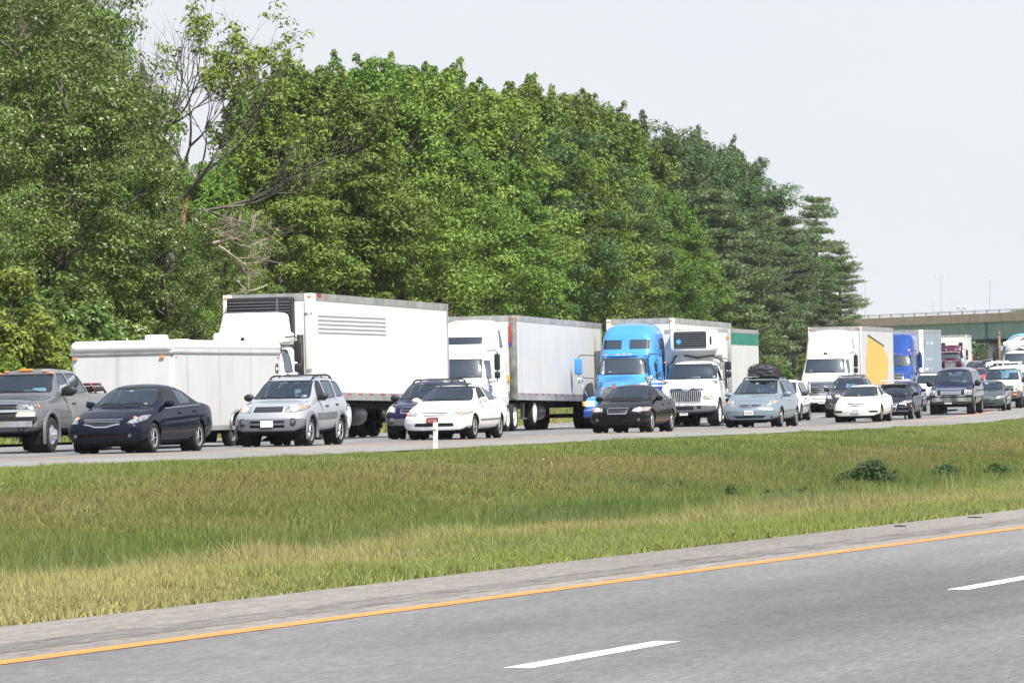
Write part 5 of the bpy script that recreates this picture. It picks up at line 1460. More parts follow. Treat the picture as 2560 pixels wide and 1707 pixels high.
# grey-green sedan
P = paint('green_grey', (.05, .075, .075), .3, dirt=.05)
sp = sedan(P, L=4.6, W=.86, H=1.42, wb=2.65, yf=.92, r=.31, rim='steel', lens=M_LENSW, amber=(.78, .66, .05), stickers=[(-.12, 1.27, .07, .05)],
    lamp=[(.46, .61), (.66, .59), (.80, .62), (.82, .71), (.62, .72), (.48, .69)],
    panels=[('grille', [(-.32, .62), (.32, .62), (.32, .70), (-.32, .70)], M_GREYP), ('lower_intake', [(-.4, .31), (.4, .31), (.4, .38), (-.4, .38)], Bl)],
    bars=[([(-.34, .71), (.34, .71)], .02, .01), ([(-.84, .54), (.84, .54)], .02, .008)], platem=mat('pinkish_plate', (.72, .6, .58), .5), plate=(-.30, .44))
c, _ = make_car(sp, 'grey-green sedan right of the dark blue van, a white van behind it', 'car', GN)
at_px(c, sp, 2511, 1026.5, yaw=1.5); driver(c, sp, SH_D, 'driver inside the grey-green sedan right of the dark blue van')

# ---- second lane
# grey crew-cab pickup
P = paint('pewter', (.165, .17, .178), .45, dirt=.05)
PT = [(0, 1.03), (.06, 1.15), (.3, 1.21), (1.35, 1.30), (1.55, 1.36), (2.0, 1.78), (2.2, 1.88), (2.8, 1.93), (3.55, 1.92), (3.82, 1.84), (4.0, 1.42), (4.12, 1.36), (6.2, 1.36), (6.4, 1.34)]
sp = dict(L=6.4, W=1.01, H=1.95, paint=P, wb=4.0, yf=1.02, r=.405, tw=.26, rim='dually', toff=-.02, arch=.50, top=PT,
    belt=[(0, .98), (.5, 1.16), (1.6, 1.22), (3.9, 1.26), (4.2, 1.28), (6.4, 1.28)], rail=[(0, .82), (1.4, .88), (2.2, .70), (3.8, .70), (4.1, .90), (6.4, .92)], hw=[(0, .98), (.6, 1.01), (6.4, 1.01)],
    zb=[(0, .46), (.4, .44), (.6, .50), (6.4, .52)], drop=[(0, .05), (1.5, .06), (2.4, .10), (3.8, .10), (4.2, .03), (6.4, .03)], nose=[(.4, .03), (.5, 0), (.85, .0), (.92, .05), (1.2, .07)], bow=.10, bow2=.04,
    wsbow=.10, wsz=1.34, wsy=1.8, wsh=[(-.80, 1.36), (.80, 1.36), (.66, 1.79), (-.66, 1.79)], wsh_zmin=1.33, rwin=[(-.6, 1.45), (.6, 1.45), (.58, 1.78), (-.58, 1.78)],
    swin=[[(1.92, 1.31), (2.72, 1.31), (2.72, 1.80), (2.34, 1.79), (2.1, 1.60)], [(2.84, 1.32), (3.82, 1.35), (3.62, 1.79), (2.84, 1.80)]], privacy=1,
    doors=[[(1.78, .58), (2.76, .58), (2.78, 1.28), (1.80, 1.28)], [(2.80, .58), (3.60, .58), (3.88, .9), (3.88, 1.31), (2.82, 1.28)]], bonnet=[(-.76, .20), (.76, .20), (.86, 1.40), (-.86, 1.40)],
    lamp=[(.54, .98), (.90, 1.0), (.93, 1.13), (.60, 1.11)], lens=M_LENS, amber=(.93, 1.05, .03), bulb=.05,
    panels=[('grille', [(-.50, .98), (.50, .98), (.50, 1.12), (-.50, 1.12)], Bl), ('grille', [(-.48, .80), (.48, .80), (.50, .92), (-.50, .92)], Bl), ('lower_lamp', [(.52, .83), (.92, .83), (.92, .94), (.52, .94)], M_LIT2), ('lower_lamp', [(-.92, .83), (-.52, .83), (-.52, .94), (-.92, .94)], M_LIT2), ('bumper_slot', [(-.40, .72), (.40, .72), (.40, .76), (-.40, .76)], Dk)],
    bars=[([(-.94, .955), (.94, .955)], .055, .03), ([(-.50, .80), (-.36, .76), (.36, .76), (.50, .80)], .04, .02), ([(-.50, 1.12), (.50, 1.12)], .03, .02)], flare=P,
    clad=.52, clad_front=.3, cladm=M_GREYP, seat=(2.5, .90), dash=1.75, dashz=1.30, ytail=3.7, mir=(1.36, 2.02), mirsize=(.34, .24), mirm=Bl, handles=[(2.62, 1.10), (3.62, 1.12)], handm=Bl, tailz=1.1, headgap=.36, fog=(.62, .57, .06), plate=(-.05, .60))
del sp['plate']
c, bv = make_car(sp, 'grey crew-cab pickup at the left edge of the queue, towing the white cargo trailer', 'pickup truck', GM, 'pickup_truck')
b = MB()
strip(bv, [(-.96, .66), (.96, .66)], 'F', .13, .05, None, None, None, mb=b); b.build('chrome_bumper', M_CHROME, c)
b = MB(); strip(bv, [(-.96, .77), (.96, .77)], 'F', .09, .045, None, None, None, mb=b); b.build('bumper_pad', Bl, c)
for x, w in ((-.45, .04), (0, .17), (.45, .04), (-.62, .04), (.62, .04)): h = surf(bv, x, 2.22, 'T'); b = MB(); b.rbox(x - w, x + w, 2.12, 2.22, h.z - .01, h.z + .035, .02); b.build('marker_light', M_AMBER, c, True)
h = surf(bv, .3, 1.42); b = MB(); b.rbox(.08, .62, 1.72, 1.84, 1.37, 1.43, .03); b.rbox(.3, .6, 1.76, 1.86, 1.40, 1.47, .02); b.build('papers_on_dashboard', M_PAPER, c)
at_px(c, sp, 121, 1131); driver(c, sp, SH_D, 'driver inside the grey crew-cab pickup')
PK = c
b = MB(); rd = mat('atv_red', (.08, .005, .008), .35, coat=1)
b.rbox(-.30, .55, .0, .6, .10, .22, .05, 1)
b.tube([(-.10, 0, .05), (-.05, 0, .27), (.42, 0, .27), (.55, 0, .06)], .035, 6, 0); b.tube([(-.10, .7, .05), (-.05, .7, .27), (.42, .7, .27), (.55, .7, .06)], .035, 6, 0); b.box(-.04, .45, .02, .05, .08, .22, 1)
b.rbox(-.55, .62, -.05, .8, -.30, .06, .08, 0)
for x in (-.45, .5):
    for y in (0, .9): b.lathe([(-.1, 0), (-.1, .2), (.1, .2), (.1, 0)], 'x', (x, y, -.28), 14, 1)
o = b.build('quad_bike', [rd, Bl], None, True); o.matrix_world = PK.matrix_world @ Matrix.Translation((.25, 4.75, 1.27)); tag(o, 'red quad bike standing in the bed of the grey pickup', 'quad bike')
# enclosed cargo trailer
def cargo_trailer():
    skin = panel_white('cargo_trailer_skin', (.62, .63, .65), 2.44, .18, streak=.16)
    root = empty('cargo_trailer'); tag(root, 'white enclosed cargo trailer with a rounded nose cap, towed by the grey pickup', 'trailer')
    L, W, fl, tp = 8.6, 1.27, .42, 2.55
    b = MB(); b.rbox(-W, W, .12, L, fl, tp - .12, .10, seg=3); b.build('cargo_box', skin, root, False)
    b = MB(); b.rbox(-W - .012, W + .012, .06, L + .01, tp - .30, tp, .15, seg=5); b.build('nose_cap', mat('cap_white', (.74, .75, .76), .35), root, True)
    b = MB(); b.box(-W - .02, W + .02, .09, L + .02, tp - .325, tp - .285); b.box(-W - .016, W + .016, .10, L + .016, fl - .02, fl + .07); b.build('trim_rail', M_RAIL, root)
    b = MB(); b.rbox(.35, .80, .75, 1.25, tp - .02, tp + .13, .06, seg=3); b.build('roof_vent', mat('cap_white', (.74, .75, .76), .35), root, True)
    b = MB(); b.rbox(-.1, .4, 3.6, 4.1, tp - .02, tp + .05, .04); b.build('roof_vent', mat('cap_white', (.74, .75, .76), .35), root, True)
    for x in (-1.15, 1.0):
        b = MB(); b.rbox(x - .055, x + .055, .075, .11, tp - .43, tp - .39, .01); b.build('marker_light', M_AMBER, root)
    for y in (.32,): b = MB(); b.rbox(W, W + .02, y - .03, y + .03, tp - .42, tp - .38, .008); b.build('marker_light', M_AMBER, root)
    b = MB(); b.rbox(W, W + .02, L - .35, L - .28, tp - .43, tp - .38, .008); b.rbox(W, W + .02, 4.7, 4.95, fl + .12, fl + .17, .008); b.build('reflector', M_RED, root)
    b = MB(); b.lathe([(W + .0, 0), (W + .004, .13), (W + .001, .135)], 'x', (0, 0, 0), 20)
    o = b.build('round_badge', mat('badge_dark', (.12, .06, .07), .5), root); o.location = (0, L - .42, tp - .68); o.scale = (1, 1.2, 1)
    b = MB(); b.box(W + .005, W + .008, L - .52, L - .32, tp - .71, tp - .65); b.build('badge_band', M_PAPER, root)
    for yw in (4.62, 5.48):
        for s in (1, -1): tyre_wheel(root, s * (W - .12), yw, .36, .22, s, 'five')
    b = MB()
    for yw in (4.62, 5.48): b.tube([(-W, yw, .36), (W, yw, .36)], .05, 6)
    b.box(-.06, .06, -1.2, 1.0, .45, .55); b.box(-W * .8, W * .8, .5, L - .3, fl - .10, fl - .02); b.build('chassis', Dk, root)
    for s in (1, -1):
        b = MB(); P = [(4.30, .42), (4.34, .66), (4.50, .80), (4.75, .85), (5.35, .85), (5.60, .80), (5.76, .66), (5.80, .42)]
        b.tube([(s * (W + .04), y, z) for y, z in P], .035, 6); b.build('mudguard', M_STEEL, root, True)
        b = MB(); b.add([(s * (W + .004), y, z) for y, z in P], [tuple(range(len(P)))]); b.build('wheel_opening', Dk, root)
    return root
ct = cargo_trailer(); at_q(ct, 437, 43.5, .1, 1.27, yaw=.6)

# dark blue wagon half hidden behind the white sedan
P = paint('wagon_blue', (.010, .010, .055), dirt=.05)
sp = suv(P, L=4.45, W=.87, H=1.60, wb=2.53, yf=.90, r=.33, lens=M_LENSW, lit=True, clad=.55, clad_front=.7, rim='six', amber=(-9, 0),
    lamp=[(.48, .70), (.80, .72), (.84, .86), (.66, .88), (.50, .84)], panels=[('grille', [(-.34, .70), (.34, .70), (.30, .84), (-.30, .84)], Bl)],
    bars=[([(-.33, .70), (.33, .70), (.33, .85), (-.33, .85), (-.33, .70)], .02, .012), ([(-.3, .775), (.3, .775)], .014, .01)], fog=(.60, .50, .06), rackm=Bl, mirm=Bl, stickers=[(-.2, 1.45, .05, .02)], plate=(0, .50))
del sp['amber']
c, _ = make_car(sp, 'dark blue wagon with a black roof rack half hidden behind the white sedan', 'suv', GM)
at_px(c, sp, 984, 1098, side=-1); driver(c, sp, SH_W, 'passenger-side view of the driver in the dark blue wagon', hairc=(.25, .24, .22))
for o in list(c.children):
    pass

# white box truck
P = paint('truck_white', (.76, .77, .77), dirt=.06)
def box_truck():
    W = 1.17
    sp = truck_spec(P, W=W, L=2.95, H=2.55, yf=.98, arch=.60, r=.50,
        top=[(0, 1.36), (.05, 1.50), (.3, 1.58), (1.1, 1.74), (1.25, 1.80), (1.62, 2.32), (1.8, 2.42), (2.6, 2.48), (2.95, 2.44)],
        belt=[(0, .98), (.25, 1.15), (.9, 1.25), (1.3, 1.62), (2.95, 1.62)], rail=[(0, .52), (.5, .62), (1.15, .80), (1.3, .94), (1.9, .88), (2.95, .88)], hw=[(0, 1.10), (.5, 1.15), (1.3, 1.12), (1.6, 1.08), (2.95, 1.08)],
        zb=[(0, .52), (.3, .50), (.6, .62), (2.95, .62)], drop=[(0, .06), (1.2, .08), (1.9, .12), (2.95, .12)], nose=[(.5, -.05), (.78, -.04), (.84, .10), (1.3, .12), (1.5, .2)],
        wsbow=.14, wsz=1.74, wsy=1.45, wsh=[(-.98, 1.76), (.98, 1.76), (.88, 2.34), (-.88, 2.34)], wsh_zmin=1.70, stickers=[(.2, 1.82, .16, .03), (.85, 1.83, .06, .04)],
        swin=[[(1.62, 1.70), (2.42, 1.70), (2.42, 2.28), (1.86, 2.28)]], doors=[[(1.5, .75), (2.5, .75), (2.5, 1.62), (1.5, 1.62)]],
        lamp=[(.60, 1.02), (.92, .98), (1.02, 1.06), (.94, 1.16), (.66, 1.14)], lens=M_LENSW, amber=(.78, 1.07, .05), seat=(1.95, 1.25), dash=1.45, dashz=1.70, ytail=2.6, headgap=.6,
        panels=[('grille', [(-.50, .92), (.50, .92), (.60, 1.40), (-.60, 1.40)], Dk), ('bumper_slot', [(-.42, .62), (.30, .62), (.30, .76), (-.42, .76)], Dk), ('bumper_slot', [(.42, .66), (.58, .66), (.58, .78), (.42, .78)], Dk)],
        bars=[([(-.62, 1.40), (-.52, .90), (.52, .90), (.62, 1.40), (.22, 1.43), (0, 1.33), (-.22, 1.43), (-.62, 1.40)], .05, .03)] + [([(x, .93), (x * 1.14, 1.36)], .022, .02) for x in np.linspace(-.46, .46, 15)],
        clad=.80, clad_front=.22, cladm=M_GREYP, plate=(-.08, .50), marks=7)
    root, bv = tractor(sp, 'white box truck with a chrome barred grille and black cooling unit over the cab', 'box_truck', GM, tand=(6.6,), y_end=9.6, tanks=True, tank_m=M_STEEL)
    cab_markers(root, bv, [-.75, -.2, 0, .2, .75], 2.40)
    for s in (1, -1): truck_mirror(root, s * 1.08, 1.62, 1.72, 1.80, 2.40, arm=.30, size=.11)
    skin = panel_white('box_skin', (.66, .67, .67), .61, .2, streak=.3)
    x0, y0, y1, z0, z1 = 1.25, 3.05, 10.3, 1.05, 3.62
    b = MB(); b.box(-x0, x0, y0, y1, z0, z1); b.build('cargo_box', skin, root)
    b = MB(); b.box(-x0 - .01, x0 + .01, y0 - .01, y1 + .01, z1 - .12, z1 + .02); b.build('top_rail', M_RAIL, root)
    b = MB(); b.box(x0 + .002, x0 + .006, y0 + .2, y1 - .02, z1 - .58, z1 - .14); b.build('green_stripe', mat('green_band', (.005, .20, .14), .5, var=.25, vscale=2), root)
    for y in (y0 + .02,): b = MB(); b.rbox(x0 - .12, x0 + .012, y - .04, y + .16, z0, z1, .04, seg=3); b.build('corner_post', M_RAIL, root, True)
    b = MB(); b.rbox(x0 - .14, x0 - .02, y0 - .05, y0 - .02, z1 - .34, z1 - .25, .02); b.rbox(x0 + .005, x0 + .03, y0 + 3.6, y0 + 3.75, z1 - .08, z1 - .03, .01); b.build('marker_light', M_AMBER, root)
    b = MB(); b.rbox(x0 + .005, x0 + .03, y1 - .6, y1 - .3, z1 - .09, z1 - .02, .01); b.build('rear_marker', M_RED, root)
    b = MB(); b.rbox(-.98, .80, y0 - .50, y0, z1 - .78, z1 - .02, .10, seg=3); cu = b.build('cooling_unit', mat('unit_white', (.72, .73, .73), .4), root, True)
    b = MB(); b.rbox(-.80, .42, y0 - .55, y0 - .45, z1 - .70, z1 - .06, .03)
    for k in range(7): b.box(-.77, .39, y0 - .575, y0 - .55, z1 - .66 + k * .085, z1 - .63 + k * .085, 1)
    b.build('louvres', [Bl, mat('louvre_grey', (.14, .15, .17), .4, .4)], cu)
    b = MB(); b.lathe([(-.58, 0), (-.585, .085), (-.57, .09)], 'y', (-.62, y0, z1 - .44), 16); b.build('round_emblem', mat('emblem_blue', (.08, .35, .6), .4), cu)
    b = MB(); b.box(.55, .62, y0 - .506, y0 - .49, z1 - .56, z1 - .26); b.build('control_panel', Bl, cu)
    b = MB(); b.tube([(-.8, y0 - .15, z1 - .95), (-.95, y0 - .1, z1 - 1.2), (-1.12, y0 - .08, z1 - 1.3), (-1.14, y0 - .08, 1.6)], .03, 6); b.tube([(-.5, y0 - .15, z1 - .95), (0, y0 - .12, z1 - 1.05), (.6, y0 - .12, z1 - .98), (1.05, y0 - .08, z1 - 1.25), (1.1, y0 - .08, 1.4)], .035, 6); b.build('hose', Bl, root)
    b = MB(); b.box(-.95, .95, y0 - .06, y0 - .02, 2.62, 2.68); b.box(-.95, -.90, y0 - .06, y0 - .02, 2.2, 2.62); b.box(.90, .95, y0 - .06, y0 - .02, 2.2, 2.62); b.build('cab_shield_frame', M_RAIL, root)
    return root, sp
bt, sp = box_truck(); at_px(bt, sp, 1797, 1065)

# white minivan, rear wheel visible past the light blue minivan
P = paint('minivan_white', (.72, .72, .69), dirt=.05)
sp = minivan(P, L=4.9, W=.97, H=1.72, wb=3.0, rim='five', rglass=M_TINT, trims=[([(1.6, .62), (4.2, .64)], .04, .012, M_GREYP, 'side_moulding')], handm=Bl, mirm=Bl,
    panels=[('grille', [(-.4, .78), (.4, .78), (.3, .70), (-.3, .70)], Bl)])
c, _ = make_car(sp, 'white minivan showing its tinted side behind the light blue minivan', 'minivan', GM)
at_px(c, sp, 2021, 1050, rear=True)

# dark grey SUV behind the cream-white sedan
P = paint('charcoal', (.045, .045, .055), .3, dirt=.05)
sp = suv(P, L=4.8, W=.93, H=1.80, wb=2.88, yf=.88, r=.37, lens=M_LENSW, lit=True, clad=.60, clad_front=.7, rim='five', amber=(-.0, 0), fog=(.62, .58, .06), rackm=Bl,
    lamp=[(.52, .80), (.84, .82), (.88, .98), (.60, .98)], panels=[('grille', [(-.42, .82), (.42, .82), (.42, .98), (-.42, .98)], Bl)], bars=[([(-.4, .9), (.4, .9)], .05, .012)], stickers=[(.1, 1.66, .05, .02)])
del sp['amber']
c, _ = make_car(sp, 'charcoal SUV with a roof rack behind the cream-white sedan', 'suv', GM)
at_px(c, sp, 2070, 1044, side=-1); driver(c, sp, SH_D, 'driver inside the charcoal SUV behind the cream-white sedan')

# bright blue sedan, white vehicles behind it, white work van
P = paint('blue', (.015, .022, .11), dirt=.05)
sp = sedan(P, L=4.4, W=.86, H=1.46, wb=2.6, detail=1, rim='five')
c, _ = make_car(sp, 'blue sedan squeezed between the black hatchback and the dark blue van', 'car', GM); at_px(c, sp, 2302, 1030)
P = paint('white')
def simple(kind, pm, lab, q, px, xref=0, cat='car', yaw=0, **kw):
    s_ = kind(pm, detail=1, cabin=kw.pop('cabin', True), **kw); c_, b_ = make_car(s_, lab, cat, kw.get('group', GM)); at_q(c_, px, q, s_['yf'], xref, yaw); return c_, s_, b_
simple(suv, P, 'white SUV seen over the blue sedan, left of the dark blue van', 45.0, 2322, cat='suv')
c, sp, bv = simple(suv, P, 'white pickup with amber roof lights above the white SUV', 48.6, 2312, cat='pickup truck', L=5.2, W=.97, H=1.86)
for x in (-.4, 0, .4): h = surf(bv, x, 2.2, 'T'); b = MB(); b.rbox(x - .06, x + .06, 2.15, 2.25, h.z, h.z + .05, .02); b.build('marker_light', M_AMBER, c)
P = paint('van_white', (.76, .76, .74), dirt=.06)
sp = fullvan(P, L=5.3, rim='steel', lens=M_LENSW, amber=(.84, .86, .08), rack=None, panels=[('grille', [(-.6, .84), (.6, .84), (.6, 1.1), (-.6, 1.1)], Bl)], bars=[([(-.6, .97), (.6, .97)], .03, .02)], clad=.82, clad_front=.5, cladm=M_GREYP, stickers=[(-.05, 1.8, .06, .03)], lit=False)
c, bv = make_car(sp, 'white work van with an orange bumper light at the right edge', 'van', GM)
b = MB(); b.rbox(.55, .75, -.04, .03, .64, .70, .01); b.build('bumper_reflector', M_AMBER, c)
b = MB(); b.tube([(-.8, 1.9, 2.2), (.8, 1.9, 2.2)], .035, 6); b.tube([(-.8, 4.4, 2.2), (.8, 4.4, 2.2)], .035, 6)
for s in (1, -1):
    for y in (1.9, 4.4): b.tube([(s * .78, y, 2.0), (s * .78, y, 2.2)], .03, 5)
b.tube([(-.3, 1.6, 2.26), (-.3, 5.0, 2.26)], .04, 5); b.tube([(.1, 1.6, 2.26), (.1, 5.0, 2.26)], .04, 5); b.build('ladder_rack', M_PAPER, c)
at_px(c, sp, 2553, 1020)
simple(minivan, paint('plum', (.05, .035, .075), .3), 'dark plum minivan behind the dark blue van', 48.4, 2452, cat='minivan', privacy=0)

# ---- trucks in the far lanes
P = paint('cab_white', (.78, .78, .74), dirt=.04)
SK1 = panel_white('reefer_skin', (.80, .80, .80), .61, .12, streak=.18)
t1 = trailer(15.3, top=4.06, skin=SK1, label='long white refrigerated trailer with five grey stripes and the number 48-174', reefer=(-1.08, .78, 2.20, 3.96, .42), drop=.10, floor=1.16, low=.16, postw=.30, post=mat('post_white', (.74, .74, .73), .35))
for k in range(5):
    b = MB(); z = 3.40 - k * .115; b.box(1.2895, 1.2935, .50, 7.9, z, z + .045); b.build('grey_stripe', M_DECAL, t1)
text(t1, '48-174', 1.045, -.035, 3.44, .13, M_BLK, 'front', 'trailer_number', .003, .62); text(t1, '307', 1.08, -.035, 1.86, .14, M_BLK, 'front', 'trailer_number', .003, .75)
b = MB(); b.box(1.302, 1.306, .35, .85, 3.93, 4.05); b.build('red_nameplate', mat('red_plate', (.25, .05, .06), .5), t1)
u1 = at_q(t1, 790, 46.9, 0, 1.3)
def std_tractor(P, label, tr, qc, D, fairing='high', hood=1.7, L=5.3, day=False, **kw):
    """conventional tractor; sleeper with full-height roof unless day"""
    W = 1.2
    if day:
        top = [(0, 1.30), (.06, 1.45), (.4, 1.58), (1.35, 1.78), (1.5, 1.86), (1.85, 2.55), (2.05, 2.68), (2.3, 2.72), (3.3, 2.72)]; L = 3.3
        zb = [(0, .45), (.3, .42), (.6, .62), (L, .62)]
    else:
        top = [(0, 1.30), (.06, 1.45), (.4, 1.58), (1.35, 1.80), (1.5, 1.88), (1.86, 2.60), (2.0, 2.72), (2.25, 2.95), (2.9, 3.65), (3.3, 3.86), (4.2, 3.96), (L - .2, 3.98), (L, 3.92)]
        zb = [(0, .45), (.3, .42), (.6, .62), (L, .62)]
    sp = truck_spec(P, W=W, L=L, H=4.0, top=top,
        belt=[(0, .95), (.3, 1.10), (1.2, 1.25), (1.55, 1.75), (L, 1.78)], rail=[(0, .62), (.5, .72), (1.35, .86), (1.55, 1.02), (2.1, .98), (3.0, 1.04), (L, 1.08)], hw=[(0, 1.10), (.5, 1.19), (1.5, 1.16), (2.0, 1.15), (3.2, 1.2), (L, 1.2)],
        zb=zb, nose=[(.4, -.05), (.7, -.04), (.76, .06), (1.2, .10), (1.5, .25)], wsbow=.14, wsz=1.84, wsy=1.7,
        wsh=[(-.98, 1.88), (.98, 1.88), (.90, 2.56), (-.90, 2.56)], wsh_zmin=1.82,
        swin=[[(1.86, 1.86), (2.62, 1.86), (2.62, 2.50), (2.06, 2.50)]] + ([] if day else [[(4.35, 3.0), (4.75, 2.98), (4.68, 3.55), (4.50, 3.50)]]),
        doors=[[(1.72, .80), (2.72, .80), (2.72, 1.80), (1.72, 1.80)]], lamp=[(.72, .95), (1.05, .98), (1.10, 1.12), (.80, 1.16)], lens=M_LENSW, bulb=.07,
        panels=[('grille', [(-.48, .90), (.48, .90), (.56, 1.42), (-.56, 1.42)], Bl)], bars=[([(-.58, .88), (.58, .88), (.62, 1.44), (-.62, 1.44), (-.58, .88)], .06, .03)] + [([(-.52, z), (.52, z)], .02, .02) for z in np.arange(.96, 1.4, .075)],
        stickers=[(-.62, 1.98, .08, .05), (.55, 1.93, .12, .03)], plate=(0, .55))
    sp.update(kw)
    root, bv = tractor(sp, label, tand=(5.0, 6.3) if not day else (3.9, 5.15), y_end=6.9 if not day else 5.7, tank_m=P)
    for s in (1, -1): truck_mirror(root, s * 1.13, 1.80, 1.72, 1.86, 2.72, arm=.36, size=.10)
    if not day: cab_markers(root, bv, [-.9, -.35, 0, .35, .9], 2.66, r=.06)
    if tr is not None: root.matrix_world = tr.matrix_world @ Matrix.Translation((0, -D, 0))
    return root, bv, sp
c, bv, sp = std_tractor(P, 'white cab with a rounded roof fairing pulling the striped refrigerated trailer', t1, 48.2, 4.15, day=True)
# roof air deflector of the day cab
b = MB(); b.rbox(-.92, .92, 2.1, 3.35, 2.70, 3.52, .16, seg=4)
for i, v in enumerate(b.v):
    if v[2] > 3.0: b.v[i] = (v[0] * .93, v[1] + (.28 if v[1] < 2.7 else 0), v[2])
b.build('roof_deflector', P, c, True)
b = MB(); b.rbox(-1.0, 1.0, 2.0, 3.3, 2.62, 2.98, .10, seg=3); b.build('deflector_base', P, c, True)
b = MB(); b.rbox(-.18, -.08, 1.98, 2.08, 2.74, 2.84, .02); b.build('roof_horn', Bl, c)
b = MB(); b.tube([(1.12, 3.38, .9), (1.12, 3.38, 2.9)], .09, 10); b.build('air_intake_stack', Bl, c, True)
b = MB(); b.rbox(.98, 1.16, 3.4, 3.6, 1.9, 2.55, .06, seg=3); b.rbox(.98, 1.16, 3.4, 3.6, 1.35, 1.85, .06, seg=3); b.build('air_cleaner', Bl, c, True)
b = MB(); b.box(1.165, 1.17, 3.44, 3.56, 2.02, 2.3); b.build('amber_marker', M_AMBER, c)

SK2 = panel_white('dry_van_skin', (.66, .67, .67), .41, .2, streak=.35)
t2 = trailer(16.8, skin=SK2, label='plain grey-white trailer marked 45, behind the white sleeper cab', drop=.10, low=.20, floor=1.16, post=mat('post_dark', (.30, .30, .28), .5, .5, var=.5, vscale=3), postw=.26)
text(t2, '45', .86, -.04, 1.22, .26, M_BLK, 'front', 'trailer_number', .004)
b = MB(); b.rbox(.86, 1.08, -.05, -.03, 1.78, 1.98, .02); b.build('amber_plate', mat('amber_plate', (.8, .42, .02), .4), t2)
for k in range(4): b = MB(); b.box(1.08, 1.18, -.042, -.034, 3.16 + k * .17, 3.29 + k * .17); b.build('red_strip', M_RED, t2)
b = MB(); b.box(1.08, 1.18, -.042, -.034, 3.02, 3.13); b.build('blue_strip', mat('blue_strip', (.02, .05, .4), .5), t2)
u2 = at_q(t2, 1293, 51.0, 0, 1.3)
P2 = paint('cab_white')
c, bv, sp = std_tractor(P2, 'white sleeper cab with a dark sun-visor window and a grey-white trailer', t2, 52.3, 6.0, swin=[[(1.86, 1.86), (2.62, 1.86), (2.62, 2.50), (2.06, 2.50)], [(4.2, 2.96), (4.75, 2.94), (4.62, 3.60), (4.38, 3.55)]])
b = MB(); strip(bv, [(-.8, 3.20), (.80, 3.20)], 'F', .26, .01, None, None, None, mb=b); b.build('roof_window', M_TINT, c)
b = MB(); b.box(1.17, 1.175, 2.0, 2.45, 1.45, 1.5); b.box(1.17, 1.175, 2.05, 2.4, 1.56, 1.62); b.box(1.17, 1.175, 2.05, 2.4, 1.36, 1.40); b.build('door_decal', mat('decal_blue', (.03, .12, .5), .5), c)
b = MB(); b.ell((1.0, .6, 1.62), (.14, .1, .13)); b.tube([(1.0, .6, 1.2), (1.0, .6, 1.6)], .02, 5); b.build('fender_mirror', P2, c, True)

